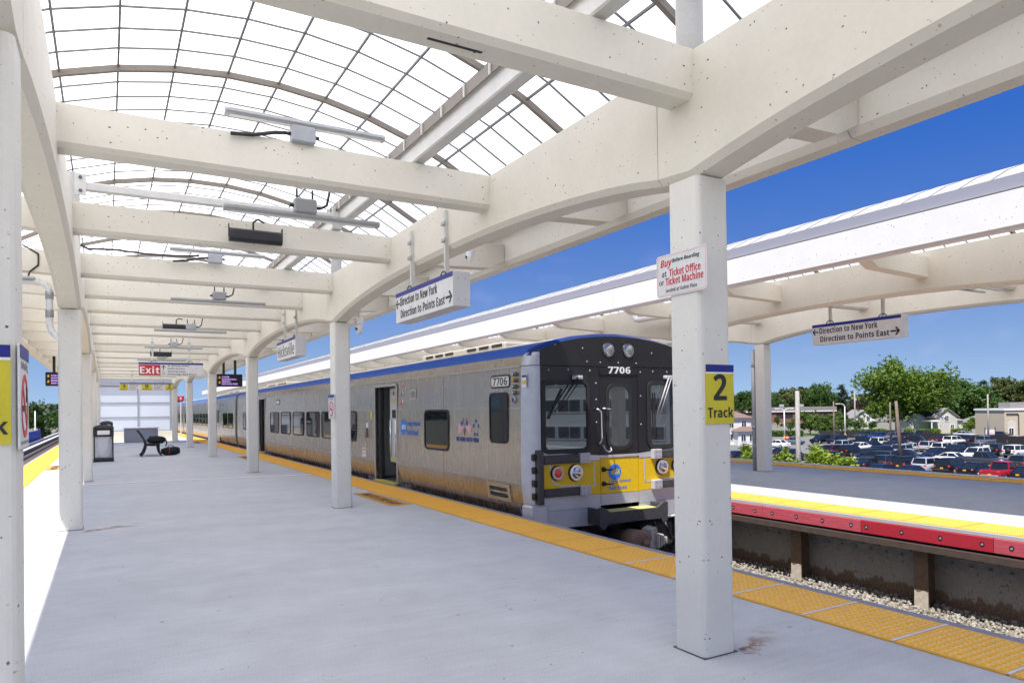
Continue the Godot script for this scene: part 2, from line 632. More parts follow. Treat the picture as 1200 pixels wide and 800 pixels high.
	M.lens_amber = flat(lin(0.85, 0.35, 0.02), 0.2)
	M.logo_blue = flat(lin(0.015, 0.16, 0.62), 0.4)
	M.flag_blue = flat(lin(0.02, 0.05, 0.30), 0.5)
	M.flag_red = flat(lin(0.62, 0.10, 0.12), 0.5)
	M.flag_pale = flat(lin(0.74, 0.52, 0.52), 0.5)
	M.inside_wall = flat(lin(0.55, 0.56, 0.57), 0.5)
	M.inside_floor = gritty(lin(0.10, 0.11, 0.12), 0.8, 0.4)
	M.seat_green = flat(lin(0.28, 0.46, 0.40), 0.6)
	M.seat_blue = flat(lin(0.02, 0.13, 0.30), 0.6)
	M.rust_cast = tri_mat(T.grit, 0.4, 0.7, lin(0.32, 0.20, 0.14))
	M.cast_pale = tri_mat(T.grit, 0.3, 0.55, lin(0.75, 0.70, 0.64))
	M.under = gritty(lin(0.03, 0.03, 0.03), 0.8)
	# shelter
	M.frost = flat(lin(0.80, 0.88, 0.90), 0.3)
	M.frost.backlight_enabled = true
	M.frost.backlight = Color(1, 1, 1)
	M.mullion = flat(lin(0.33, 0.35, 0.39), 0.45, 0.3)
	M.plinth = gritty(lin(0.34, 0.36, 0.42), 0.7, 1.2)
	M.bag = gritty(lin(0.012, 0.012, 0.016), 0.8, 0.3)
	M.bag_red = flat(lin(0.45, 0.02, 0.03), 0.7)
	M.liner = flat(lin(0.62, 0.63, 0.68), 0.35)
	M.liner.backlight_enabled = true
	M.liner.backlight = Color(0.5, 0.5, 0.5)
	M.blue_fence = gritty(lin(0.02, 0.06, 0.42), 0.5)
	# town
	M.asphalt = tri_mat(T.grit, 6.0, 0.95, lin(0.33, 0.32, 0.31))
	M.road = tri_mat(T.grit, 7.0, 0.95, lin(0.42, 0.41, 0.40))
	M.grass = tri_mat(T.grass, 5.0, 0.95, lin(0.8, 0.72, 0.8))
	M.land = tri_mat(T.grit, 9.0, 0.95, lin(0.34, 0.33, 0.25))
	M.line_paint = gritty(lin(0.62, 0.62, 0.60), 0.8)
	M.pole = tri_mat(T.wood, 1.3, 0.9)
	M.pole_dark = tri_mat(T.wood, 1.3, 0.9, lin(0.55, 0.45, 0.38))
	M.bark = tri_mat(T.wood, 1.0, 0.95, lin(0.35, 0.28, 0.22))
	M.leaf = StandardMaterial3D.new()
	M.leaf.vertex_color_use_as_albedo = true
	M.leaf.roughness = 0.55
	M.leaf.backlight_enabled = true
	M.leaf.backlight = Color(0.62, 0.66, 0.45)
	M.lamp_white = flat(lin(0.75, 0.75, 0.74), 0.4)
	M.lamp_yellow = flat(lin(0.75, 0.55, 0.02), 0.6)
	M.wall_white = gritty(lin(0.74, 0.74, 0.73), 0.7, 3.0)
	M.wall_cream = gritty(lin(0.62, 0.58, 0.51), 0.7, 3.0)
	M.wall_beige = gritty(lin(0.56, 0.47, 0.36), 0.75, 4.0)
	M.brick_red = tri_mat(T.grit, 2.0, 0.85, lin(0.42, 0.18, 0.13))
	M.roof_brown = tri_mat(T.grit, 2.0, 0.9, lin(0.36, 0.24, 0.19))
	M.roof_grey = tri_mat(T.grit, 2.5, 0.9, lin(0.44, 0.42, 0.40))
	M.roof_green = tri_mat(T.grit, 2.5, 0.9, lin(0.33, 0.37, 0.36))
	M.pane = glass(lin(0.03, 0.035, 0.045), 0.08)
	M.trim_white = flat(lin(0.75, 0.75, 0.75), 0.6)
	M.fence_dark = gritty(lin(0.018, 0.018, 0.020), 0.85, 1.0)
	M.tyre = flat(lin(0.015, 0.015, 0.015), 0.8)
	M.rim = flat(lin(0.45, 0.45, 0.46), 0.35, 0.7)
	M.car_glass = glass(lin(0.012, 0.016, 0.02), 0.05)
	M.tail_red = flat(lin(0.55, 0.02, 0.02), 0.2)
	M.plate_orange = flat(lin(0.75, 0.38, 0.02), 0.5)
	M.led_face = flat(lin(0.008, 0.008, 0.012), 0.3)
	M.led_pink = flat(lin(0.3, 0.2, 0.5), 0.5)
	M.led_pink.emission_enabled = true
	M.led_pink.emission = lin(0.55, 0.32, 0.80)
	M.led_pink.emission_energy_multiplier = 0.55
	M.led_amber = flat(lin(0.4, 0.2, 0.02), 0.5)
	M.led_amber.emission_enabled = true
	M.led_amber.emission = lin(0.9, 0.40, 0.03)
	M.led_amber.emission_energy_multiplier = 0.5
	M.stain = flat(Color.WHITE, 0.85)
	M.stain.albedo_texture = T.stain
	M.stain.transparency = BaseMaterial3D.TRANSPARENCY_ALPHA

# ---------------------------------------------------------------- ground
func sheet(called, x0, x1, z0, z1, y, m):
	var st = ns()
	quad(st, Vector3(x0, y, z1), Vector3(x1, y, z1), Vector3(x1, y, z0), Vector3(x0, y, z0))
	var o = part(called, st, m, self)
	o.set_meta("kind", "structure")
	return o

func build_ground():
	sheet("ground", -3000, 3000, -3000, 3000, GROUND, M.land)
	sheet("car_park", 24, 149, -190, 60, GROUND + 0.01, M.asphalt)
	sheet("street", 151, 168, -400, 300, GROUND + 0.014, M.road)
	sheet("lawn", 169, 192, -116, -84, GROUND + 0.018, M.grass)
	sheet("verge", 150, 176, -190, -118, GROUND + 0.02, M.grass)
	var lines = structure("parking_bay_lines")
	for row in [76.0, 94.0, 112.0, 130.0]:
		for k in 26:
			var st = ns()
			quad(st, Vector3(0, 0, 0.06), Vector3(5.0, 0, 0.06), Vector3(5.0, 0, -0.06), Vector3(0, 0, -0.06))
			part("bay_line", st, M.line_paint, lines, Vector3(row, GROUND + 0.016, -20.0 - k * 2.75))
	# the viaduct that carries tracks and platforms
	var v = structure("viaduct")
	var st2 = ns()
	box(st2, Vector3(-7.0, GROUND, -160), Vector3(16.4, -1.45, 22))
	part("embankment_wall", st2, M.pier, v)

# ---------------------------------------------------------------- platforms
func dome_tile(w, l):
	var st = ns()
	var base = Color(0.84, 0.52, 0.13)
	var dome = Color(0.86, 0.42, 0.005)
	st.set_color(Color(0.72, 0.36, 0.03))
	cbox(st, Vector3(-w / 2, -0.004, -l / 2), Vector3(w / 2, 0.008, l / 2), 0.003)
	st.set_color(base)
	quad(st, Vector3(-w / 2 + 0.02, 0.0086, l / 2 - 0.02), Vector3(w / 2 - 0.02, 0.0086, l / 2 - 0.02), Vector3(w / 2 - 0.02, 0.0086, -l / 2 + 0.02), Vector3(-w / 2 + 0.02, 0.0086, -l / 2 + 0.02))
	st.set_color(dome)
	var n = 11
	var k = 12
	for i in n:
		for j in k:
			var c = Vector3((i + 0.5) / n * (w - 0.04) - w / 2 + 0.02, 0.0086, (j + 0.5) / k * (l - 0.04) - l / 2 + 0.02)
			for s in 6:
				var a0 = TAU * s / 6
				var a1 = TAU * (s + 1) / 6
				var d0 = Vector3(cos(a0), 0, sin(a0))
				var d1 = Vector3(cos(a1), 0, sin(a1))
				var up = Vector3(0, 0.006, 0)
				quad(st, c + d1 * 0.019, c + d0 * 0.019, c + d0 * 0.013 + up, c + d1 * 0.013 + up)
				tri(st, c + up, c + d1 * 0.013 + up, c + d0 * 0.013 + up)
	return done(st)

func tactile(parent, x0, x1, z_from, pitch, n, rest_to, tm = null):
	var mesh = dome_tile(x1 - x0, pitch - 0.006)
	for k in n:
		part("tactile_tile", mesh, tm if tm else M.tile, parent, Vector3((x0 + x1) / 2, 0.005, z_from - (k + 0.5) * pitch))
	var z = z_from - n * pitch
	if rest_to < z:
		var st = ns()
		box(st, Vector3(x0, 0.0, rest_to), Vector3(x1, 0.014, z - 0.01))
		part("tactile_strip", st, M.yellow_strip, parent)

func build_platforms():
	var p = structure("platform")
	var st = ns()
	# slab in panels between the joints
	box(st, Vector3(-2.3, -0.28, -17.0), Vector3(5.235, 0, 20))
	part("slab", st, M.floor, p)
	st = ns()
	box(st, Vector3(-2.3, -0.281, -130), Vector3(5.235, -0.001, -17.0))
	part("slab", st, M.floor, p)
	# pale expansion joint, slightly askew
	st = ns()
	var a = Vector3(-1.57, 0.004, -18.9)
	var b = Vector3(4.46, 0.004, -18.02)
	var w = Vector3(0.012, 0, 0.24)
	quad(st, a + w * 0.5, b + w * 0.5, b - w * 0.5, a - w * 0.5)
	part("expansion_joint", st, M.joint, p)
	for s in [[5.13, 5.235, 5.235, 5.275], [-2.3, -2.225, -2.34, -2.3]]:
		st = ns()
		box(st, Vector3(s[0], 0.0, -130), Vector3(s[1], 0.006, 20))
		part("edge_strip", st, M.lip, p)
		st = ns()
		box(st, Vector3(s[2], -0.2, -130), Vector3(s[3], -0.012, 20))
		part("rubbing_board", st, M.rub_board, p)
	tactile(p, 4.475, 5.125, -0.745, 0.695, 66, -130)
	tactile(p, -2.22, -1.57, -13.0, 0.695, 40, -130)
	# joints between groups of tiles show as pale lines near the camera
	for k in 6:
		st = ns()
		box(st, Vector3(4.475, 0.012, -0.010), Vector3(5.125, 0.0165, 0.010))
		part("tile_joint", st, M.joint, p, Vector3(0, 0, -0.745 - (k + 2) * 0.695 - 0.0))
	# support wall under the edge
	st = ns()
	box(st, Vector3(-1.9, -1.45, -130), Vector3(4.85, -0.28, 20))
	part("support_wall", st, M.pier, p)
	# painted warnings along the edges
	for c in [[4.24, -12.2, 0], [4.24, -26.1, 0], [4.24, -41.6, 0], [-1.36, -25.4, 1]]:
		var o = Node3D.new()
		o.name = "warning_panel"
		p.add_child(o, true)
		o.position = Vector3(c[0], 0.004, c[1])
		if c[2]: o.rotation.y = PI
		st = ns()
		quad(st, Vector3(-0.185, 0, 1.05), Vector3(0.185, 0, 1.05), Vector3(0.185, 0, -1.05), Vector3(-0.185, 0, -1.05))
		part("orange_panel", st, M.caution, o)
		text("WATCH THE GAP", on_floor(Vector3(0, 0.001, 0)), 1.8, 0.17, M.brown_ink, o)
	# rust stain at the foot of a column
	st = ns()
	uvquad(st, Vector3(3.488, 0.004, -3.05), Vector3(4.05, 0.004, -3.05), Vector3(4.05, 0.004, -3.55), Vector3(3.488, 0.004, -3.55), 0, 1, 1, 0)
	part("rust_stain", st, M.stain, p)
	st = ns()
	uvquad(st, Vector3(-0.290, 0.004, -10.9), Vector3(0.55, 0.004, -10.9), Vector3(0.55, 0.004, -11.8), Vector3(-0.290, 0.004, -11.8), 0, 1, 1, 0)
	part("rust_stain", st, M.stain, p)

	# the platform across the track
	var q = structure("opposite_platform")
	st = ns()
	box(st, Vector3(9.2, -0.24, -130), Vector3(16.0, 0, 20))
	part("slab", st, M.floor_b, q)
	st = ns()
	box(st, Vector3(9.12, -0.035, -130), Vector3(9.18, 0.006, 20))
	part("edge_strip", st, M.lip_b, q)
	tactile(q, 9.185, 9.86, -2.12, 0.705, 24, -130, M.tile_sunlit)
	tactile(q, 15.22, 15.86, -4.0, 0.705, 26, -130)
	st = ns()
	box(st, Vector3(15.87, -0.2, -130), Vector3(16.06, 0.03, 20))
	part("kerb", st, M.joint, q)
	# red rubbing boards with recessed bolts
	var z = -2.77
	var k = 0
	while z > -14.0:
		var bright = k == 1
		st = ns()
		cbox(st, Vector3(9.085, -0.213, z - 1.694), Vector3(9.135, -0.038, z), 0.006)
		var bd = part("rubbing_board", st, M.red_board if bright else M.red_worn, q)
		var offs = [0.12, 0.61, 1.11, 1.61] if bright else [0.14, 0.6, 1.05, 1.5]
		for o in offs:
			st = ns()
			prism(st, circle(0.030, 12), facing_left(Vector3(9.086, -0.125, z - o)), 0.003)
			var hole = part("bolt_hole", st, M.black, bd)
			st = ns()
			prism(st, circle(0.014, 6), facing_left(Vector3(9.082, -0.128, z - o + 0.004)), 0.010)
			part("bolt", st, M.galv, hole)
		z -= 1.7
		k += 1
	# riveted girder carrying it
	var g = structure("girder")
	st = ns()
	uvquad(st, Vector3(9.60, -1.17, -22), Vector3(9.60, -1.17, 4), Vector3(9.60, -0.32, 4), Vector3(9.60, -0.32, -22), 0, 1, 9.0, 0)
	part("web_plate", st, M.girder, g)
	st = ns()
	box(st, Vector3(9.03, -0.325, -22), Vector3(9.95, -0.245, 4))
	part("flange", st, M.flange, g)
	st = ns()
	box(st, Vector3(9.585, -0.60, -22), Vector3(9.599, -0.326, 4))
	part("flange_angle", st, M.girder_grey, g)
	var rv = ns(true)
	for i in 5:
		for j in 10:
			var e0 = PI / 2 * i / 5
			var e1 = PI / 2 * (i + 1) / 5
			var t0 = TAU * j / 10
			var t1 = TAU * (j + 1) / 10
			var f = func(e, t): return Vector3(-sin(e) * 0.024, cos(e) * cos(t) * 0.027, cos(e) * sin(t) * 0.027)
			quad(rv, f.call(e0, t1), f.call(e0, t0), f.call(e1, t0), f.call(e1, t1))
	var rm = done(rv)
	var stiffs = []
	for i in 6: stiffs.append(-3.51 - 1.95 * i)
	for i in 42:
		var zz = -2.9 - 0.230 * i
		var clear = true
		for s in stiffs:
			if absf(zz - s) < 0.12: clear = false
		if clear: part("rivet", rm, M.rivet, g, Vector3(9.585, -0.537, zz))
		part("rivet", rm, M.rivet, g, Vector3(9.585, -0.455, zz + 0.115))
	for s in stiffs:
		var sn = Node3D.new()
		sn.name = "stiffener"
		g.add_child(sn, true)
		st = ns()
		box(st, Vector3(9.312, -1.25, s - 0.012), Vector3(9.599, -0.326, s + 0.012))
		part("outstanding_leg", st, M.stiff, sn)
		st = ns()
		box(st, Vector3(9.30, -1.25, s - 0.095), Vector3(9.311, -0.326, s + 0.095))
		part("attached_leg", st, M.stiff, sn)
		st = ns()
		prism(st, PackedVector2Array([Vector2(-0.095, -1.25), Vector2(0.095, -1.25), Vector2(0.09, -0.91), Vector2(0.03, -0.89), Vector2(-0.05, -0.93), Vector2(-0.09, -0.90)]), facing_left(Vector3(9.299, 0, s)), 0.004)
		part("sunlit_foot", st, M.foot_sunlight, sn)  # ragged pale patch paints the sun reaching the foot of the stiffener

func stone_mesh(sd):
	var r = RandomNumberGenerator.new()
	r.seed = sd
	var st = ns()
	var t = (1.0 + sqrt(5.0)) / 2.0
	var v = []
	for p in [[-1, t, 0], [1, t, 0], [-1, -t, 0], [1, -t, 0], [0, -1, t], [0, 1, t], [0, -1, -t], [0, 1, -t], [t, 0, -1], [t, 0, 1], [-t, 0, -1], [-t, 0, 1]]:
		v.append(Vector3(p[0], p[1] * 0.7, p[2]).normalized() * r.randf_range(0.7, 1.25))
	for f in [[0, 11, 5], [0, 5, 1], [0, 1, 7], [0, 7, 10], [0, 10, 11], [1, 5, 9], [5, 11, 4], [11, 10, 2], [10, 7, 6], [7, 1, 8], [3, 9, 4], [3, 4, 2], [3, 2, 6], [3, 6, 8], [3, 8, 9], [4, 9, 5], [2, 4, 11], [6, 2, 10], [8, 6, 7], [9, 8, 1]]:
		tri(st, v[f[0]], v[f[1]], v[f[2]])
	return done(st)

func scatter(called, mesh, m, xfs, cols, parent = self):
	var mm = MultiMesh.new()
	mm.transform_format = MultiMesh.TRANSFORM_3D
	mm.use_colors = true
	mm.mesh = mesh
	mm.instance_count = xfs.size()
	for i in xfs.size():
		mm.set_instance_transform(i, xfs[i])
		mm.set_instance_color(i, cols[i])
	var o = MultiMeshInstance3D.new()
	o.name = called if parent != self else numbered(called)
	o.multimesh = mm
	o.material_override = m
	parent.add_child(o, true)
	return o

func build_track_bed():
	var st = ns()
	quad(st, Vector3(4.85, -1.16, 20), Vector3(9.75, -1.16, 20), Vector3(9.75, -1.16, -130), Vector3(4.85, -1.16, -130))
	var o = part("track_bed", st, M.ballast, self)
	o.set_meta("kind", "structure")
	st = ns()
	quad(st, Vector3(-7.0, -1.3, 20), Vector3(-1.85, -1.3, 20), Vector3(-1.85, -1.3, -160), Vector3(-7.0, -1.3, -160))
	o = part("track_bed", st, M.ballast, self)
	o.set_meta("kind", "structure")
	# loose ballast stones where the bed shows beyond the platform edge
	rng.seed = 31
	var xf = []
	var col = []
	for i in 5200:
		var s = rng.randf_range(0.006, 0.026)
		var x = 9.62 - rng.randf() * 0.95
		var p = Vector3(x, -1.150 + maxf(0.0, x - 8.85) * 0.05 + rng.randf_range(-0.008, 0.010), rng.randf_range(-11.5, -1.2))
		xf.append(Transform3D(Basis.from_euler(Vector3(rng.randf() * TAU, rng.randf() * TAU, 0)).scaled(Vector3(s, s, s)), p))
		var g = rng.randf_range(0.15, 0.35)
		col.append(Color(g, g * rng.randf_range(0.88, 0.97), g * rng.randf_range(0.70, 0.92)))
	var sc = scatter("ballast_stones", stone_mesh(3), M.stone, xf, col)
	tag(sc, "pale loose track ballast along the foot of the riveted girder", "ballast", "", "stuff")
	# rails
	for cx in [TRAIN_X, -3.95]:
		var y = -1.16 if cx > 0 else -1.3
		var tr = structure("track")
		for s in [-1, 1]:
			st = ns()
			var x = cx + s * 0.7525
			box(st, Vector3(x - 0.07, y, -160), Vector3(x + 0.07, y + 0.02, 20))
			box(st, Vector3(x - 0.012, y + 0.02, -160), Vector3(x + 0.012, y + 0.11, 20))
			cbox(st, Vector3(x - 0.036, y + 0.11, -160), Vector3(x + 0.036, y + 0.15, 20), 0.008)
			part("rail", st, M.rail, tr)
		if cx < 0:
			for k in 90:
				st = ns()
				box(st, Vector3(cx - 1.25, y - 0.02, -0.11), Vector3(cx + 1.25, y + 0.0, 0.11))
				part("sleeper", st, M.sleeper, tr, Vector3(0, 0.02, -22 - k * 0.9))
			st = ns()
			box(st, Vector3(cx - 1.62, y + 0.05, -160), Vector3(cx - 1.40, y + 0.16, -10))
			part("third_rail", st, M.rail, tr)
			st = ns()
			box(st, Vector3(cx - 1.68, y + 0.24, -160), Vector3(cx - 1.36, y + 0.28, -10))
			part("third_rail_cover", st, M.rail_cover, tr)

# ---------------------------------------------------------------- canopies
func arch_y(z, z0, z1):  # soffit of the arcade beam between column faces z0 > z1
	if z > z0 or z < z1: return SPRING
	var t = (z - z1) / (z0 - z1)
	return SPRING + 0.285 * pow(1.0 - pow(absf(2.0 * t - 1.0), 2.3), 0.8)

func arcade_piece(x, za, zb, cols, top):  # za > zb
	var st = ns()
	var w = COL / 2
	var bv = 0.042
	var n = 30
	var prev = []
	for i in n + 1:
		var z = lerpf(za, zb, float(i) / n)
		var yb = SPRING
		for k in cols.size() - 1:
			var z0 = cols[k] - COL / 2
			var z1 = cols[k + 1] + COL / 2
			if z <= z0 and z >= z1: yb = arch_y(z, z0, z1)
		var ring_pts = [Vector3(x - w, top, z), Vector3(x - w, yb + bv, z), Vector3(x - w + bv, yb, z), Vector3(x + w - bv, yb, z), Vector3(x + w, yb + bv, z), Vector3(x + w, top, z)]
		if i == 0:
			for t in [[0, 1, 4], [0, 4, 5], [1, 2, 3], [1, 3, 4]]: tri(st, ring_pts[t[0]], ring_pts[t[1]], ring_pts[t[2]])
		else:
			for j in 6:
				var k2 = (j + 1) % 6
				quad(st, prev[j], ring_pts[j], ring_pts[k2], prev[k2])
		if i == n:
			for t in [[0, 4, 1], [0, 5, 4], [1, 3, 2], [1, 4, 3]]: tri(st, ring_pts[t[0]], ring_pts[t[1]], ring_pts[t[2]])
		prev = ring_pts
	return st

func column_mesh():
	var st = ns()
	var h = COL / 2
	var b = 0.036
	var pts = PackedVector2Array()
	for k in 4:
		var sx = 1 if k == 0 or k == 3 else -1
		var sy = 1 if k < 2 else -1
		for i in 4:
			var a = PI / 2 * (k + i / 3.0)
			pts.append(Vector2(sx * (h - b) + cos(a) * b, sy * (h - b) + sin(a) * b))
	prism(st, pts, Transform3D(Basis(Vector3(1, 0, 0), Vector3(0, 0, -1), Vector3(0, 1, 0)), Vector3.ZERO), SPRING, false)
	return done(st)

# o: dictionary of the canopy's measures
func canopy(root, o):
	var cm = column_mesh()
	for x in [o.xl, o.xr]:
		for z in o.cols:
			var cn = part("column", cm, M.column, root, Vector3(x, 0, z))
			var sj = ns()
			cbox(sj, Vector3(-COL / 2 - 0.008, 0, -COL / 2 - 0.008), Vector3(COL / 2 + 0.008, 0.007, COL / 2 + 0.008), 0.003)
			part("base_seal", sj, M.sealant, cn)
		for k in o.cols.size() - 1:
			part("arcade_beam", arcade_piece(x, o.cols[k] - 0.224 if k > 0 else o.cols[k] + 0.14, o.cols[k + 1] - 0.218, o.cols, o.top), M.concrete, root)
	# cross beams and the brackets beyond the columns
	var il = o.xl + COL / 2
	var ir = o.xr - COL / 2
	for z in o.beams:
		var st = ns()
		var pts = PackedVector2Array([Vector2(-0.115, 3.535), Vector2(-0.085, 3.50), Vector2(0.085, 3.50), Vector2(0.115, 3.535), Vector2(0.12, 3.812), Vector2(-0.12, 3.812)])
		prism(st, pts, Transform3D(Basis(Vector3(0, 0, -1), Vector3(0, 1, 0), Vector3(1, 0, 0)), Vector3(il, 0, z)), ir - il)
		part("cross_beam", st, M.concrete, root)
		for s in [[o.xr + COL / 2, o.outr - 0.25, 1], [o.xl - COL / 2, o.outl + 0.25, -1]]:
			st = ns()
			var d = absf(s[1] - s[0])
			var poly = PackedVector2Array([Vector2(0, 3.50), Vector2(d - 0.24, 3.545), Vector2(d, 3.66), Vector2(d, 3.90), Vector2(0, 3.80)])
			prism(st, poly, Transform3D(Basis(Vector3(s[2], 0, 0), Vector3(0, 1, 0), Vector3(0, 0, s[2])), Vector3(s[0], 0, z - 0.10 * s[2])), 0.20)
			part("bracket", st, M.concrete, root)
	# edge beams above the platform edges, in lengths
	for s in [[o.outr, -1], [o.outl, 1]]:
		for k in o.cols.size() - 1:
			var a = o.cols[k] + (0.14 if k == 0 else -0.004)
			var b = o.cols[k + 1] + 0.004
			var st = ns()
			var poly = PackedVector2Array([Vector2(0, 4.045), Vector2(0, 3.63), Vector2(0.03, 3.60), Vector2(0.19, 3.60), Vector2(0.24, 3.66), Vector2(0.25, 4.045)])
			if s[1] > 0: prism(st, poly, Transform3D(Basis(Vector3(1, 0, 0), Vector3(0, 1, 0), Vector3(0, 0, 1)), Vector3(s[0], 0, b)), a - b)
			else: prism(st, poly, Transform3D(Basis(Vector3(-1, 0, 0), Vector3(0, 1, 0), Vector3(0, 0, -1)), Vector3(s[0], 0, a)), a - b)
			part("edge_beam", st, o.edge, root)
		var z0 = o.cols[0]
		var z1 = o.cols[-1]
		var st2 = ns()
		var x0 = s[0] + 0.05 * s[1]
		var x1 = s[0] + 0.55 * s[1]
		box(st2, Vector3(minf(x0, x1), 4.075, z1), Vector3(maxf(x0, x1), 4.235, z0))
		part("gutter", st2, M.gutter, root)
		st2 = ns()
		x0 = s[0] + 0.09 * s[1]
		x1 = s[0] + 0.50 * s[1]
		box(st2, Vector3(minf(x0, x1), 4.046, z1), Vector3(maxf(x0, x1), 4.074, z0))
		part("gutter_gap_shade", st2, M.dark_gap, root)  # dark strip paints the shade in the gap under the gutter
	# translucent vault
	var w = o.half
	var rise = o.crest - 4.20
	var R = (w * w + rise * rise) / (2.0 * rise)
	var ang = asin(w / R)
	var n = o.across
	var cx = (o.xl + o.xr) / 2.0
	var cy = o.crest - R
	var at = func(i, dr): 
		var t = -ang + 2.0 * ang * i / n
		return Vector3(cx + sin(t) * (R + dr), cy + cos(t) * (R + dr), 0)
	var pitch = BAY / 20.0
	var meshes = []
	for i in n:
		var st = ns()
		var e = Vector3(0, 0, pitch / 2 - 0.008)
		quad(st, at.call(i, 0) + e, at.call(i + 1, 0) + e, at.call(i + 1, 0) - e, at.call(i, 0) - e)
		meshes.append(done(st))
	var bar = ns()
	var rib = ns()
	for i in n:
		for b in [[bar, 0.0085, 0.006, -0.014], [rib, 0.024, -0.003, -0.065]]:
			var e = Vector3(0, 0, b[1])
			var p0 = at.call(i, b[2])
			var p1 = at.call(i + 1, b[2])
			var q0 = at.call(i, b[3])
			var q1 = at.call(i + 1, b[3])
			quad(b[0], q0 - e, q1 - e, q1 + e, q0 + e)
			quad(b[0], q0 + e, q1 + e, p1 + e, p0 + e)
			quad(b[0], q1 - e, q0 - e, p0 - e, p1 - e)
			quad(b[0], p0 + e, p1 + e, p1 - e, p0 - e)
	var bar_mesh = done(bar)
	var rib_mesh = done(rib)
	var rest = ns()
	var any = false
	var j = 0
	var z = o.rib + ceilf((o.cols[0] - o.rib) / (5.0 * pitch)) * 5.0 * pitch
	while z > o.cols[-1]:
		if j % 5 == 0: part("roof_rib", rib_mesh, M.rib, root, Vector3(0, 0, z))
		else: part("glazing_bar", bar_mesh, M.bar, root, Vector3(0, 0, z))
		var zc = z - pitch / 2
		for i in n:
			if zc < o.near and zc > o.far:
				part("roof_panel", meshes[i], o.sheet, root, Vector3(0, 0, zc))
			else:
				var e = Vector3(0, 0, pitch / 2 - 0.008)
				var c = Vector3(0, 0, zc)
				quad(rest, at.call(i, 0) + e + c, at.call(i + 1, 0) + e + c, at.call(i + 1, 0) - e + c, at.call(i, 0) - e + c)
				any = true
		z -= pitch
		j += 1
	if any:
		var rp = part("roof_sheeting", rest, o.sheet, root)
		rp.set_meta("kind", "stuff")
	for i in n + 1:
		var st = ns()
		var p = at.call(i, -0.018)
		box(st, p + Vector3(-0.010, -0.012, z), p + Vector3(0.010, 0.012, o.cols[0]))
		part("muntin", st, M.bar, root)
	# posts that carry the vault, one over each column
	for x in [o.xl + 0.045, o.xr - 0.045]:
		for zc in o.cols:
			var st = ns(true)
			var t = asin(clampf((x - cx) / R, -1, 1))
			tube(st, Vector3(x, o.top + 0.03, zc), Vector3(x, cy + cos(t) * R - 0.06, zc), 0.088, 0.088, 18, false)
			part("roof_post", st, M.post_grey, root)
			st = ns()
			tube(st, Vector3(x, o.top, zc), Vector3(x, o.top + 0.03, zc), 0.11, 0.095, 18)
			part("post_foot", st, M.post_grey, root)

func build_canopies():
	var cols = []
	for k in 7: cols.append(Z1 + BAY - k * BAY)
	var beams = []
	for k in 6:
		for i in 3:
			beams.append(cols[k] - BAY / 3 * i)
	beams.append(cols[6])
	# the bay with the expansion joint has its beams closer together
	var b2 = []
	for z in beams:
		if not (z < cols[2] - 1 and z > cols[3] + 1): b2.append(z)
	for z in [-13.57, -15.48, -17.70]: b2.append(z)
	var c = thing("platform_canopy", "white concrete canopy with arched beams and translucent vault over the platform with the bench", "canopy", Vector3.ZERO)
	canopy(c, {"xl": COL_X_L, "xr": COL_X_R, "outl": -2.2, "outr": 5.15, "cols": cols, "beams": b2, "half": 3.25, "crest": 5.33, "across": 13, "rib": -8.27, "top": TOP, "edge": M.concrete, "sheet": M.sheet, "near": -2.2, "far": -11.55})
	# steel ties and runner carried on the concrete
	for k in 6:
		var z0 = cols[k]
		var st = ns()
		cbox(st, Vector3(2.44, 3.83, z0 - BAY + 3.02), Vector3(2.56, 4.01, z0 + 2.86), 0.012)
		part("steel_runner", st, M.white_steel, c)
		st = ns()
		cbox(st, Vector3(-0.255, 3.86, z0 - 5.08), Vector3(2.43, 3.945, z0 - 5.00), 0.01)
		part("steel_tie", st, M.white_steel, c)
		for x in [-0.262, 2.36]:
			st = ns()
			box(st, Vector3(x, 3.80, z0 - 4.999), Vector3(x + 0.10, 4.02, z0 - 4.985))
			var pl = part("tie_plate", st, M.white_steel, c)
			for dy in [0.045, 0.18]:
				st = ns()
				tube(st, Vector3(x + 0.05, 3.80 + dy, z0 - 4.985), Vector3(x + 0.05, 3.80 + dy, z0 - 4.965), 0.018, 0.016, 6)
				part("bolt", st, M.bolt, pl)
	# cable ladder beside the runner
	var lad = thing("cable_tray", "narrow brown cable tray with pale clips beside the white roof runner", "cable tray")
	for x in [2.405]:
		var st = ns()
		box(st, Vector3(x, 3.97, -42), Vector3(x + 0.010, 4.06, 4))
		part("side_rail", st, M.rib, lad)
	for k in 60:
		var st = ns()
		box(st, Vector3(2.392, 3.965, -0.010), Vector3(2.404, 4.065, 0.010))
		part("clip", st, M.white_steel, lad, Vector3(0, 0, -1.5 - k * 0.42))

	var a = thing("platform_canopy", "white concrete canopy with sunlit edge beam over the platform across the track", "canopy")
	var ac = []
	for k in 12: ac.append(-11.75 + 2 * BAY - k * BAY)
	var ab = []
	for k in 11:
		for i in 3: ab.append(ac[k] - BAY / 3 * i)
	canopy(a, {"xl": 11.07, "xr": 13.68, "outl": 9.2, "outr": 15.55, "cols": ac, "beams": ab, "half": 2.68, "crest": 5.06, "across": 11, "rib": -8.6, "top": 3.90, "edge": M.concrete_sunlit, "sheet": M.sheet_b, "near": -2.5, "far": -13.3})

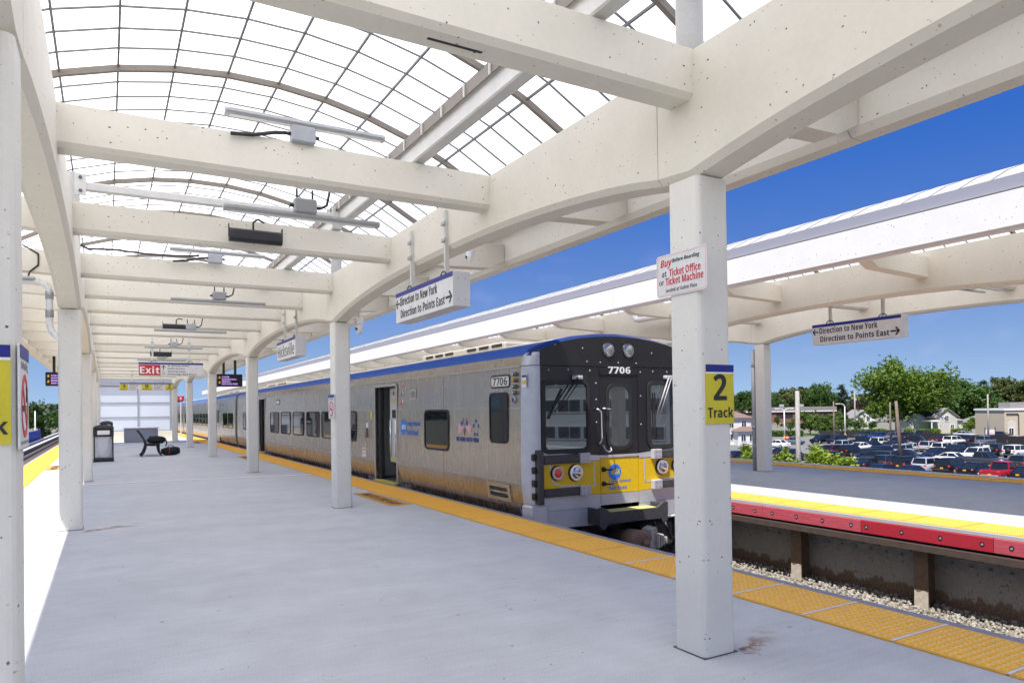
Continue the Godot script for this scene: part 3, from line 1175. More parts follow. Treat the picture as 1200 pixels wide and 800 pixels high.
func build_shelter():
	var s = thing("waiting_shelter", "frosted glass shelter wall with grey mullions at the end of the canopy", "shelter", Vector3(1.6, 0, -46.8))
	# panels: two columns, three rows
	var xs = [-2.0, 0.0, 1.70]
	var ys = [0.62, 1.40, 2.24, 3.2]
	for i in 2:
		for j in 3:
			var st = ns()
			quad(st, Vector3(xs[i] + 0.03, ys[j] + 0.03, 0), Vector3(xs[i + 1] - 0.03, ys[j] + 0.03, 0), Vector3(xs[i + 1] - 0.03, ys[j + 1] - 0.03, 0), Vector3(xs[i] + 0.03, ys[j + 1] - 0.03, 0))
			part("pane", st, M.frost, s)
	for x in xs:
		var st = ns()
		box(st, Vector3(x - 0.03, 0.6, -0.05), Vector3(x + 0.03, 3.23, 0.05))
		part("mullion", st, M.mullion, s)
	for y in ys:
		var st = ns()
		box(st, Vector3(-1.969, y - 0.03, -0.04), Vector3(-0.031, y + 0.03, 0.04))
		part("transom", st, M.mullion, s)
		st = ns()
		box(st, Vector3(0.031, y - 0.03, -0.04), Vector3(1.669, y + 0.03, 0.04))
		part("transom", st, M.mullion, s)
	var st3 = ns()
	box(st3, Vector3(-2.1, 0, -0.12), Vector3(1.9, 0.59, 0.12))
	part("plinth", st3, M.concrete, s)
	st3 = ns()
	box(st3, Vector3(-2.1, 3.24, -0.15), Vector3(1.9, 3.62, 0.15))
	part("lintel", st3, M.mullion, s)
	st3 = ns()
	box(st3, Vector3(1.731, 0.6, -0.1), Vector3(1.86, 3.23, 0.1))
	part("jamb", st3, M.mullion, s)
	var b = thing("planter_bench", "low blue-grey concrete block with pale lid before the frosted shelter wall", "block", Vector3(1.70, 0, -45.6))
	st3 = ns()
	cbox(st3, Vector3(-0.85, 0, -0.4), Vector3(0.85, 0.76, 0.4), 0.03)
	part("block_body", st3, M.plinth, b)
	st3 = ns()
	cbox(st3, Vector3(-0.9, 0.762, -0.45), Vector3(0.9, 0.84, 0.45), 0.02)
	part("lid", st3, M.joint, b)

# ---------------------------------------------------------------- train
const PROFILE = [[-0.40, 1.48], [-0.10, 1.555], [0.10, 1.612], [0.30, 1.650], [0.46, 1.664], [1.58, 1.652], [2.20, 1.636], [2.36, 1.600], [2.46, 1.50], [2.55, 1.29], [2.62, 1.05], [2.68, 0.75], [2.72, 0.40], [2.735, 0.0]]

func px(y):
	for i in PROFILE.size() - 1:
		if y <= PROFILE[i + 1][0]:
			return lerpf(PROFILE[i][1], PROFILE[i + 1][1], clampf((y - PROFILE[i][0]) / (PROFILE[i + 1][0] - PROFILE[i][0]), 0, 1))
	return 0.0

func side_wall(side, z0, z1, holes):
	var st = ns()
	var zs = [z0, z1]
	for h in holes: zs += [h[0], h[1]]
	var z = z0
	while z > z1:
		zs.append(z)
		z -= 2.3
	zs.sort()
	var ys = [-0.40, -0.25, -0.10, 0.0, 0.03, 0.10, 0.20, 0.30, 0.38, 0.46, 1.0, 1.58, 2.10, 2.20, 2.28, 2.36]
	for i in zs.size() - 1:
		if zs[i + 1] - zs[i] < 1e-4: continue
		for j in ys.size() - 1:
			var skip = false
			for h in holes:
				if (zs[i] + zs[i + 1]) / 2 > h[1] and (zs[i] + zs[i + 1]) / 2 < h[0] and ys[j] > h[2] - 0.001 and ys[j + 1] < h[3] + 0.001: skip = true
			if skip: continue
			var a = Vector3(side * px(ys[j]), ys[j], zs[i])
			var b = Vector3(side * px(ys[j]), ys[j], zs[i + 1])
			var c = Vector3(side * px(ys[j + 1]), ys[j + 1], zs[i + 1])
			var d = Vector3(side * px(ys[j + 1]), ys[j + 1], zs[i])
			if side < 0: quad(st, a, b, c, d)
			else: quad(st, b, a, d, c)
	return st

func roof_band(y0, y1, z0, z1, m, called, root):
	var st = ns(true)
	var pts = []
	for p in PROFILE:
		if p[0] >= y0 - 0.001 and p[0] <= y1 + 0.001: pts.append(Vector2(p[1], p[0]))
	for s in [-1, 1]:
		for i in pts.size() - 1:
			var a = Vector3(s * pts[i].x, pts[i].y, z0)
			var b = Vector3(s * pts[i].x, pts[i].y, z1)
			var c = Vector3(s * pts[i + 1].x, pts[i + 1].y, z1)
			var d = Vector3(s * pts[i + 1].x, pts[i + 1].y, z0)
			if s > 0: quad(st, a, b, c, d)
			else: quad(st, b, a, d, c)
	return part(called, st, m, root)

func side_window(root, zc, yc, w, h, rad):
	var x = -px(yc) + 0.004
	var st = ns()
	ring(st, rr(w + 0.07, h + 0.07, rad + 0.035), rr(w, h, rad), facing_left(Vector3(x, yc, zc)), 0.022)
	var g = part("window", st, M.black_rubber, root)
	st = ns()
	prism(st, rr(w + 0.002, h + 0.002, rad), facing_left(Vector3(x, yc, zc)), 0.012)
	part("pane", st, M.win_glass, g)

func side_strip(root, called, y, hgt, z0, z1, m, proud = 0.008):
	var st = ns()
	box(st, Vector3(-px(y) - proud, y - hgt / 2, z1), Vector3(-px(y) + 0.01, y + hgt / 2, z0))
	return part(called, st, m, root)

func vestibule(root, z0, z1):
	var v = Node3D.new()
	v.name = "doorway"
	root.add_child(v, true)
	var st = ns()
	box(st, Vector3(-1.62, -0.05, z1 - 0.6), Vector3(1.4, 0.028, z0 + 0.6))
	part("floor_plate", st, M.inside_floor, v)
	st = ns()
	box(st, Vector3(0.9, 0.03, z1 - 0.6), Vector3(0.95, 2.15, z0 + 0.6))
	part("inner_wall", st, M.inside_wall, v)
	st = ns()
	box(st, Vector3(-1.6, 2.12, z1 - 0.6), Vector3(0.9, 2.17, z0 + 0.6))
	part("inner_ceiling", st, M.inside_wall, v)
	st = ns()
	box(st, Vector3(-1.6, 0.03, z1 - 0.64), Vector3(0.9, 2.12, z1 - 0.6))
	part("inner_wall", st, M.inside_wall, v)
	st = ns()
	box(st, Vector3(-1.45, 0.03, z0 + 0.56), Vector3(0.9, 2.12, z0 + 0.6))
	part("inner_wall", st, M.seat_blue, v)
	# door pocket edge, black rubber, and the pale windscreen panel behind it
	st = ns()
	cbox(st, Vector3(-1.60, 0.03, z1), Vector3(-1.50, 2.10, z1 + 0.16), 0.02)
	part("door_edge", st, M.black_rubber, v)
	st = ns()
	cbox(st, Vector3(-1.42, 0.42, z1 + 0.30), Vector3(-1.36, 2.08, z1 + 0.86), 0.02)
	var pn = part("draught_screen", st, M.inside_wall, v)
	for c in [[1.50, 0.18, 0.24, M.black], [1.80, 0.10, 0.12, M.sign_yellow], [1.95, 0.08, 0.10, M.sign_red], [0.50, 0.06, 0.34, M.sign_yellow]]:
		st = ns()
		box(st, Vector3(-1.424, c[0] - c[1] / 2, z1 + 0.58 - c[2] / 2), Vector3(-1.4205, c[0] + c[1] / 2, z1 + 0.58 + c[2] / 2))
		part("notice", st, c[3], pn)
	for dz in [0.42, 0.74]:
		st = ns(true)
		tube(st, Vector3(-1.45, 0.55, z1 + dz), Vector3(-1.45, 1.36, z1 + dz), 0.02, 0.02, 8)
		part("grab_rail", st, M.chrome, pn)
	st = ns()
	cbox(st, Vector3(-1.15, 0.06, z1 + 0.62), Vector3(-0.5, 0.34, z0 - 0.02), 0.02)
	part("seat_base", st, M.seat_green, v)
	st = ns()
	cbox(st, Vector3(0.2, 0.5, z1 + 0.8), Vector3(0.6, 1.45, z0 + 0.5), 0.05)
	part("seat_back", st, M.seat_blue, v)
	# frame round the opening
	st = ns()
	var w = z0 - z1
	ring(st, rr(w + 0.12, 2.17, 0.09), rr(w - 0.02, 2.06, 0.05), facing_left(Vector3(-1.652, 1.065, (z0 + z1) / 2)), 0.014)
	part("door_frame", st, M.steel_trim, v)
	st = ns()
	box(st, Vector3(-1.72, 0.005, z1 + 0.02), Vector3(-1.56, 0.03, z0 - 0.02))
	part("threshold", st, M.sign_yellow, v)

func car_body(root, z0, z1, doors, cab):
	var holes = []
	for d in doors: holes.append([d[0], d[1], 0.03, 2.10])
	# open joints between the side sheets, and the pocket of the step by the cab
	if cab:
		for z in [-3.0, -13.27, -18.9, -24.9]: holes.append([z + 0.005, z - 0.005, -0.40, 2.20])
		holes.append([-0.63, -1.23, 0.20, 0.38])
	part("side_panel", side_wall(-1, z0, z1, holes), M.steel, root)
	part("side_panel", side_wall(1, z0, z1, []), M.steel, root)
	roof_band(2.36, 2.55, z0, z1, M.train_blue, "roof_stripe", root)
	roof_band(2.55, 2.74, z0, z1, M.train_roof, "roof", root)
	side_strip(root, "gutter_rail", 2.205, 0.026, z0, z1, M.steel_trim, 0.022)
	# belt bead in lengths between the doors
	var cuts = [z0]
	for d in doors: cuts += [d[0], d[1]]
	cuts.append(z1)
	for i in range(0, cuts.size(), 2):
		side_strip(root, "belt_bead", 0.465, 0.014, cuts[i], cuts[i + 1], M.steel_trim, 0.006)
		side_strip(root, "seam_bead", 1.585, 0.008, cuts[i], cuts[i + 1], M.steel_trim, 0.003)
	var st = ns()
	box(st, Vector3(-1.35, -0.9, z1 + 0.6), Vector3(1.35, -0.28, z0 - 1.2))
	part("underfloor_gear", st, M.under, root)
	st = ns()
	box(st, Vector3(-1.45, -0.45, z1), Vector3(1.45, -0.3, z0 - (0.3 if cab else 0.0)))
	part("underframe", st, M.under, root)
	for zc in [z0 - 3.6, z1 + 3.6]:
		for dz in [-1.1, 1.1]:
			for s in [-1, 1]:
				st = ns()
				tube(st, Vector3(s * 0.68, -0.55, zc + dz), Vector3(s * 0.82, -0.55, zc + dz), 0.44, 0.44, 24)
				part("wheel", st, M.rail, root)
	# end walls
	st = ns()
	var outline = PackedVector2Array()
	for p in PROFILE: outline.append(Vector2(p[1], p[0]))
	for i in range(PROFILE.size() - 2, -1, -1): outline.append(Vector2(-PROFILE[i][1], PROFILE[i][0]))
	prism(st, outline, facing_front(Vector3(0, 0, z1)), 0.02)
	if not cab: prism(st, outline, facing_front(Vector3(0, 0, z0 - 0.02)), 0.02)
	part("end_wall", st, M.steel_trim, root)
	for d in doors: vestibule(root, d[0], d[1])

func roof_gear(root, z0, z1):
	var st = ns()
	cbox(st, Vector3(-0.98, 2.60, z1), Vector3(0.98, 2.752, z0), 0.04)
	var u = part("cooling_unit", st, M.roof_unit, root)
	var n = int((z0 - z1) / 0.5)
	for k in n:
		if k % 4 == 3: continue
		st = ns()
		box(st, Vector3(-0.99, 2.668, z0 - 0.5 * k - 0.45), Vector3(-0.975, 2.715, z0 - 0.5 * k - 0.08))
		part("vent_slot", st, M.black, u)

func build_train():
	var c = thing("train_car", "stainless steel train car numbered 7706 with black and yellow cab front", "train car", Vector3(TRAIN_X, 0, TRAIN_Z), 0.0, "cars of the stainless train")
	var doors = [[-5.40, -6.75], [-19.72, -20.9]]
	car_body(c, -0.22, -26.35, doors, true)
	side_window(c, -0.90, 1.435, 0.52, 0.72, 0.06)
	side_window(c, -3.31, 1.205, 1.04, 0.68, 0.09)
	for z in [-8.87, -10.65, -12.38, -14.2, -16.05, -17.9, -22.25, -23.95]: side_window(c, z, 1.205, 1.38, 0.68, 0.09)
	roof_gear(c, -1.9, -5.6)
	roof_gear(c, -19.0, -23.0)
	train_side_marks(c)
	train_front(c)
	# coupled cars behind
	var labels = ["stainless steel train car coupled behind the car numbered 7706", "third stainless car of the train beyond the frosted shelter"]
	for k in 2:
		var d = thing("train_car", labels[k], "train car", Vector3(TRAIN_X, 0, -35.75 - 26.4 * k), 0.0, "cars of the stainless train")
		var dd = [[-5.40, -6.6], [-19.72, -20.9]]
		car_body(d, 0.0, -25.9, [], false)
		for q in dd:
			var st = ns()
			prism(st, rr(1.3, 2.08, 0.06), facing_left(Vector3(-1.648, 1.07, (q[0] + q[1]) / 2)), 0.012)
			var dr = part("door", st, M.steel_trim, d)
			for s in [-0.32, 0.32]:
				st = ns()
				prism(st, rr(0.30, 0.7, 0.07), facing_left(Vector3(-1.66, 1.4, (q[0] + q[1]) / 2 + s)), 0.01)
				part("pane", st, M.win_glass, dr)
		for z in [-1.5, -3.3, -8.87, -10.65, -12.38, -14.2, -16.05, -17.9, -22.25, -23.95]: side_window(d, z, 1.205, 1.38, 0.68, 0.09)
		var st2 = ns()
		box(st2, Vector3(-1.2, -0.2, 0.0), Vector3(1.2, 2.35, 0.6))
		part("gangway_bellows", st2, M.black_rubber, d)
		roof_gear(d, -3.0, -7.0)
		st2 = ns(true)
		tube(st2, Vector3(-1.66, 2.02, -4.3), Vector3(-1.70, 2.02, -4.3), 0.035, 0.03, 10)
		part("door_lamp", st2, M.lens_red, d)

func disc(st, at, r, d, n = 16):
	tube(st, at, at + Vector3(-d, 0, 0), r, r * 0.92, n)

func train_side_marks(c):
	var W = func(y, z, off = 0.002): return facing_left(Vector3(-px(y) - off, y, z))
	# number plate by the cab window
	var st = ns()
	prism(st, rr(0.62, 0.205, 0.06), W.call(2.0, -0.86), 0.006)
	var pl = part("number_plate", st, M.black_ink, c)
	st = ns()
	prism(st, rr(0.56, 0.15, 0.04), W.call(2.0, -0.86, 0.008), 0.003)
	part("plate_face", st, M.sign_white, pl)
	text("7706", W.call(2.0, -0.86, 0.0115), 0.46, 0.125, M.ink, pl)
	# second, small plate further down the car
	st = ns()
	prism(st, rr(0.62, 0.17, 0.05), W.call(1.93, -17.35), 0.006)
	pl = part("number_plate", st, M.black_ink, c)
	st = ns()
	prism(st, rr(0.55, 0.11, 0.035), W.call(1.93, -17.35, 0.008), 0.003)
	part("plate_face", st, M.sign_white, pl)
	# lamps by the cab and by the door
	var k = 0
	for y in [2.09, 2.0, 1.905, 1.81]:
		st = ns(true)
		disc(st, Vector3(-px(y), y, -0.38), 0.034, 0.05)
		var l = part("marker_lamp", st, M.steel_dark, c)
		st = ns(true)
		disc(st, Vector3(-px(y) - 0.05, y, -0.38), 0.024, 0.018)
		part("lens", st, M.lens_amber if k == 1 else M.lens_clear, l)
		k += 1
	st = ns(true)
	disc(st, Vector3(-px(1.71), 1.71, -0.41), 0.055, 0.03)
	var kn = part("reset_switch", st, M.steel_trim, c)
	st = ns(true)
	disc(st, Vector3(-px(1.71) - 0.03, 1.71, -0.41), 0.035, 0.006)
	part("switch_face", st, M.flag_blue, kn)
	for q in [[2.10, M.lens_red, 0.028], [1.91, M.steel_dark, 0.04], [1.73, M.lens_red, 0.036]]:
		st = ns(true)
		disc(st, Vector3(-px(q[0]), q[0], -5.04), q[2] + 0.012, 0.02)
		var l = part("door_lamp", st, M.chrome, c)
		st = ns(true)
		disc(st, Vector3(-px(q[0]) - 0.02, q[0], -5.04), q[2], 0.012)
		part("lens", st, q[1], l)
	st = ns()
	prism(st, rr(0.30, 0.20, 0.01), W.call(1.89, -4.44), 0.012)
	var gr = part("speaker_grille", st, M.steel_trim, c)
	for i in 4:
		st = ns()
		prism(st, rr(0.2, 0.014, 0.005), W.call(1.845 + i * 0.03, -4.44, 0.014), 0.002)
		part("slot", st, M.black, gr)
	# stickers
	for q in [[1.98, -0.13, 0.12, 0.2, M.sign_white], [2.05, -0.13, 0.12, 0.035, M.sign_blue], [1.96, -0.13, 0.09, 0.05, M.sign_yellow], [1.47, -7.03, 0.13, 0.19, M.sign_yellow], [1.24, -7.33, 0.16, 0.12, M.sign_white], [0.60, -7.55, 0.28, 0.22, M.sign_white], [0.66, -7.55, 0.20, 0.03, M.sign_red], [0.58, -7.55, 0.20, 0.05, M.sign_pink]]:
		st = ns()
		prism(st, rr(q[2], q[3], 0.008), W.call(q[0], q[1], 0.003 if q[3] > 0.1 else 0.006), 0.002)
		part("sticker", st, q[4], c)
	st = ns()
	prism(st, rr(0.12, 0.22, 0.02), W.call(1.06, -7.38), 0.03)
	part("key_box", st, M.steel_dark, c)
	# blue roundel and name
	st = ns()
	prism(st, circle(0.165, 24), W.call(1.23, -5.0), 0.002)
	var lg = part("roundel", st, M.logo_blue, c)
	text("MTA", W.call(1.23, -4.97, 0.0045), 0.22, 0.10, M.ink_white, lg, true, true)
	text("Long Island", W.call(1.295, -4.45, 0.003), 0.70, 0.125, M.logo_blue, c)
	text("Rail Road", W.call(1.135, -4.50, 0.003), 0.58, 0.115, M.logo_blue, c)
	# crossed flags, stars and motto
	var fl = Node3D.new()
	fl.name = "flag_emblem"
	c.add_child(fl, true)
	for s in [-1, 1]:
		var z = -2.12 + s * 0.02
		st = ns()
		var poly = PackedVector2Array([Vector2(0, 0), Vector2(s * 0.05, 0.12), Vector2(s * 0.24, 0.02), Vector2(s * 0.20, -0.12)])
		prism(st, poly, W.call(1.27, z, 0.003), 0.002)
		var f = part("flag", st, M.flag_pale, fl)
		for i in 3:
			st = ns()
			var t0 = 0.12 + 0.32 * i
			var a = Vector2(s * 0.05, 0.12).lerp(Vector2(0, 0), t0)
			var b = Vector2(s * 0.24, 0.02).lerp(Vector2(s * 0.20, -0.12), t0)
			prism(st, PackedVector2Array([a, b, b - Vector2(0, 0.016), a - Vector2(0, 0.016)]), W.call(1.27, z, 0.0055), 0.001)
			part("stripe", st, M.flag_red, f)
		st = ns()
		prism(st, PackedVector2Array([Vector2(s * 0.02, 0.05), Vector2(s * 0.05, 0.12), Vector2(s * 0.13, 0.08), Vector2(s * 0.10, 0.01)]), W.call(1.27, z, 0.007), 0.001)
		part("canton", st, M.flag_blue, f)
		st = ns(true)
		tube(st, Vector3(-px(1.2) - 0.005, 1.13, z - s * 0.02), Vector3(-px(1.4) - 0.005, 1.42, z + s * 0.05), 0.006, 0.006, 6)
		part("staff", st, M.ink_grey, f)
	for q in [[0.0, 0.13], [-0.085, 0.05], [0.085, 0.05], [-0.05, -0.09], [0.05, -0.09]]:
		st = ns()
		var star = PackedVector2Array()
		for i in 10:
			var a = PI / 2 + TAU * i / 10.0
			star.append(Vector2(cos(a), sin(a)) * (0.042 if i % 2 == 0 else 0.018))
		prism(st, star, W.call(1.25 + q[1], -1.69 + q[0], 0.003), 0.002)
		part("star", st, M.flag_blue, fl)
	text("WE SERVE WITH PRIDE", W.call(1.065, -2.02, 0.003), 0.86, 0.075, M.flag_blue, fl)
	# recessed step near the front, end box
	st = ns()
	ring(st, rr(0.74, 0.27, 0.02), rr(0.58, 0.16, 0.02), Transform3D(Basis(Vector3(0, 0, 1), Vector3(-0.16, 0.987, 0), Vector3(-0.987, -0.16, 0)), Vector3(-px(0.29) + 0.002, 0.29, -0.93)), 0.02)
	var sp = part("step_pocket", st, M.steel_trim, c)
	st = ns()
	box(st, Vector3(-1.45, 0.17, -1.26), Vector3(-1.44, 0.41, -0.60))
	box(st, Vector3(-1.439, 0.17, -1.26), Vector3(-1.62, 0.18, -0.60))
	box(st, Vector3(-1.439, 0.40, -1.26), Vector3(-1.64, 0.41, -0.60))
	box(st, Vector3(-1.439, 0.18, -1.27), Vector3(-1.62, 0.40, -1.26))
	box(st, Vector3(-1.439, 0.18, -0.60), Vector3(-1.62, 0.40, -0.59))
	part("pocket_lining", st, M.steel_trim, sp)
	st = ns()
	box(st, Vector3(-px(0.29) - 0.012, 0.275, -1.2), Vector3(-px(0.29), 0.30, -0.66))
	part("step_bar", st, M.chrome, sp)
	text("F", W.call(0.06, -0.33, 0.0), 0.05, 0.10, M.logo_blue, c)

func dome(st, at, r, h):
	for i in 5:
		for j in 20:
			var f = func(e, t): return at + Vector3(cos(e) * cos(t) * r, cos(e) * sin(t) * r, sin(e) * h)
			var e0 = PI / 2 * i / 5
			var e1 = PI / 2 * (i + 1) / 5
			var t0 = TAU * j / 20
			var t1 = TAU * (j + 1) / 20
			quad(st, f.call(e0, t0), f.call(e0, t1), f.call(e1, t1), f.call(e1, t0))

func train_front(c):
	var e = Node3D.new()
	e.name = "cab_front"
	c.add_child(e, true)
	var P = func(called, pts, z, d, m):
		var st = ns()
		prism(st, PackedVector2Array(pts), facing_front(Vector3(0, 0, z)), d)
		return part(called, st, m, e)
	# corner posts, turning from the side sheets to the front
	for s in [-1, 1]:
		for seg in [[0.17, 2.20, M.silver], [2.21, 2.40, M.silver]]:
			var st = ns(true)
			var n = 10
			for i in n:
				var y0 = lerpf(seg[0], seg[1], float(i) / n)
				var y1 = lerpf(seg[0], seg[1], float(i + 1) / n)
				for j in 8:
					var g = func(y, jj):
						var a = PI / 2 * jj / 8.0
						var xo = px(y) + 0.004
						var xi = minf(1.452, xo - 0.03)
						return Vector3(s * (xi + (xo - xi) * cos(a)), y, -0.22 + 0.22 * sin(a))
					var q = [g.call(y0, j + 1), g.call(y0, j), g.call(y1, j), g.call(y1, j + 1)]
					if s < 0: q.reverse()
					quad(st, q[0], q[1], q[2], q[3])
			part("corner_post", st, seg[2], e)
		# lower corner box
		var st2 = ns()
		cbox(st2, Vector3(s * 1.66 if s < 0 else 1.35, -0.28, -0.24), Vector3(-1.35 if s < 0 else 1.66, 0.165, 0.035), 0.03)
		part("corner_box", st2, M.silver, e)
	# roof nose: front outline drawn in slightly, black over blue
	var full = []
	for p in PROFILE:
		if p[0] >= 2.36: full.append(Vector2(p[1], p[0]))
	var arc = []
	for p in full: arc.append(p)
	for i in range(full.size() - 2, -1, -1): arc.append(Vector2(-full[i].x, full[i].y))
	var st = ns(true)
	for i in arc.size() - 1:
		var a = arc[i]
		var b = arc[i + 1]
		var ai = Vector2(clampf(a.x * 0.965, -1.455, 1.455), 2.2 + (a.y - 2.2) * 0.90)
		var bi = Vector2(clampf(b.x * 0.965, -1.455, 1.455), 2.2 + (b.y - 2.2) * 0.90)
		quad(st, Vector3(a.x, a.y, -0.22), Vector3(b.x, b.y, -0.22), Vector3(b.x * 0.995, 2.2 + (b.y - 2.2) * 0.985, -0.08), Vector3(a.x * 0.995, 2.2 + (a.y - 2.2) * 0.985, -0.08))
		quad(st, Vector3(a.x * 0.995, 2.2 + (a.y - 2.2) * 0.985, -0.08), Vector3(b.x * 0.995, 2.2 + (b.y - 2.2) * 0.985, -0.08), Vector3(bi.x, bi.y, 0), Vector3(ai.x, ai.y, 0))
	part("roof_nose", st, M.nose, e)
	var hood = []
	for a in arc: hood.append(Vector2(clampf(a.x * 0.965, -1.455, 1.455), 2.2 + (a.y - 2.2) * 0.90))
	hood.push_front(Vector2(1.455, 2.208))
	hood.append(Vector2(-1.455, 2.208))
	P.call("hood", hood, -0.02, 0.021, M.mask)
	# black mask: side panels, door, header
	for s in [-1, 1]:
		var pts = [Vector2(s * 1.452, 0.93), Vector2(s * 0.383, 0.845), Vector2(s * 0.383, 2.198), Vector2(s * 1.452, 2.198)]
		P.call("mask_panel", pts, -0.03, 0.03, M.mask)
		P.call("silver_band", [Vector2(s * 1.44, 0.79), Vector2(s * 0.383, 0.765), Vector2(s * 0.383, 0.84), Vector2(s * 1.44, 0.925)], -0.03, 0.034, M.silver)
		P.call("yellow_panel", [Vector2(s * 1.44, 0.30), Vector2(s * 0.383, 0.245), Vector2(s * 0.383, 0.76), Vector2(s * 1.44, 0.785)], -0.03, 0.03, M.train_yellow)
		P.call("skirt", [Vector2(s * 1.44, 0.065), Vector2(s * 0.383, 0.05), Vector2(s * 0.383, 0.24), Vector2(s * 1.44, 0.295)], -0.03, 0.03, M.silver)
		P.call("skirt", [Vector2(s * 1.35, -0.20), Vector2(s * 0.383, -0.22), Vector2(s * 0.383, 0.045), Vector2(s * 1.35, 0.06)], -0.03, 0.036, M.silver_dull)
		# pale outline of the lamp cluster
		var line = [Vector2(1.31, 0.74), Vector2(1.24, 0.46), Vector2(1.12, 0.42), Vector2(0.50, 0.375), Vector2(0.50, 0.755)]
		var ls = ns()
		for i in line.size() - 1:
			var a = Vector2(line[i].x * s, line[i].y)
			var b = Vector2(line[i + 1].x * s, line[i + 1].y)
			var t = (b - a).orthogonal().normalized() * 0.011
			prism(ls, PackedVector2Array([a + t, b + t, b - t, a - t]), facing_front(Vector3(0, 0, 0.0)), 0.0025)
		part("trim_line", ls, M.silver, e)
		# barrier bars with their end blocks and the hinge post
		for y in [[0.75, 0.88], [0.265, 0.39]]:
			st = ns()
			cbox(st, Vector3(minf(s * 1.43, s * 0.80), y[0], 0.006), Vector3(maxf(s * 1.43, s * 0.80), y[1], 0.06), 0.012)
			part("barrier_bar", st, M.step_black, e)
			st = ns()
			cbox(st, Vector3(minf(s * 0.80, s * 0.62), y[0] - 0.01, 0.004), Vector3(maxf(s * 0.80, s * 0.62), y[1] + 0.015, 0.085), 0.008)
			var blk = part("bar_end", st, M.silver_dull, e)
			st = ns()
			for q in [[0.67, 0.03], [0.75, 0.03], [0.67, 0.10], [0.75, 0.10]]:
				tube(st, Vector3(s * q[0], y[0] + q[1], 0.085), Vector3(s * q[0], y[0] + q[1], 0.09), 0.009, 0.008, 6)
			var bs = part("bolts", st, M.bolt, blk)
			bs.set_meta("kind", "stuff")
		st = ns()
		cbox(st, Vector3(minf(s * 1.545, s * 1.445), 0.175, -0.06), Vector3(maxf(s * 1.545, s * 1.445), 0.965, 0.075), 0.012)
		var hp = part("hinge_post", st, M.step_black, e)
		for i in 4:
			st = ns()
			cbox(st, Vector3(minf(s * 1.60, s * 1.548), 0.24 + i * 0.19, -0.05), Vector3(maxf(s * 1.60, s * 1.548), 0.34 + i * 0.19, 0.03), 0.012)
			part("hinge", st, M.black, hp)
		# lamps
		for q in [[1.18, 0.61, 0.095, M.lens_red], [0.85, 0.60, 0.11, M.lens_clear]]:
			st = ns(true)
			tube(st, Vector3(s * q[0], q[1], 0.0), Vector3(s * q[0], q[1], 0.035), q[2] + 0.022, q[2] + 0.010, 28)
			var lamp = part("headlight" if q[0] < 1.0 else "tail_light", st, M.black, e)
			st = ns(true)
			for i in 28:
				var t0 = TAU * i / 28
				var t1 = TAU * (i + 1) / 28
				var o = Vector3(s * q[0], q[1], 0)
				var d0 = Vector3(cos(t0), sin(t0), 0)
				var d1 = Vector3(cos(t1), sin(t1), 0)
				quad(st, o + d0 * (q[2] + 0.008) + Vector3(0, 0, 0.036), o + d1 * (q[2] + 0.008) + Vector3(0, 0, 0.036), o + d1 * (q[2] - 0.02) + Vector3(0, 0, 0.045), o + d0 * (q[2] - 0.02) + Vector3(0, 0, 0.045))
				quad(st, o + d0 * (q[2] - 0.02) + Vector3(0, 0, 0.045), o + d1 * (q[2] - 0.02) + Vector3(0, 0, 0.045), o + d1 * 0.03 + Vector3(0, 0, 0.012), o + d0 * 0.03 + Vector3(0, 0, 0.012))
			part("reflector", st, M.reflector if q[0] < 1.0 else M.steel_trim, lamp)
			st = ns(true)
			dome(st, Vector3(s * q[0], q[1], 0.034), 0.068 if q[0] > 1.0 else 0.092, 0.028)
			part("bulb_glass", st, q[3], lamp)
		# cab windows
		var cxw = s * 1.005
		st = ns()
		ring(st, rr(0.87, 1.09, 0.11), rr(0.75, 0.98, 0.06), facing_front(Vector3(cxw, 1.445, 0.0)), 0.028)
		var wn = part("cab_window", st, M.black_rubber, e)
		st = ns()
		ring(st, rr(0.76, 0.99, 0.065), rr(0.73, 0.96, 0.055), facing_front(Vector3(cxw, 1.445, 0.0)), 0.016)
		part("glazing_bead", st, M.black_rubber, wn)
		st = ns()
		prism(st, rr(0.735, 0.965, 0.055), facing_front(Vector3(cxw, 1.445, -0.002)), 0.012)
		part("pane", st, M.cab_glass, wn)
		# wiper: motor box, arm and blade
		var top = Vector3(-0.83, 2.03, 0.03) if s < 0 else Vector3(0.97, 2.05, 0.03)
		st = ns()
		cbox(st, top + Vector3(-0.06, -0.03, -0.03), top + Vector3(0.10, 0.03, 0.05), 0.012)
		var wp = part("wiper", st, M.silver_dull, e)
		var foot = Vector3(-1.24, 1.52, 0.06) if s < 0 else Vector3(0.73, 1.47, 0.06)
		st = ns(true)
		tube(st, top + Vector3(0, 0, 0.05), foot, 0.012, 0.009, 6)
		tube(st, top + Vector3(0.05, -0.02, 0.05), foot + Vector3(0.07, 0, 0), 0.009, 0.007, 6)
		part("wiper_arm", st, M.black if s < 0 else M.silver_dull, wp)
		st = ns()
		var bl = Vector3(-1.33, 1.42, 0.035) if s < 0 else Vector3(0.70, 1.10, 0.035)
		var bt = Vector3(-1.08, 1.86, 0.035) if s < 0 else Vector3(0.70, 1.80, 0.035)
		tube(st, bl, bt, 0.012, 0.012, 6)
		part("wiper_blade", st, M.black, wp)
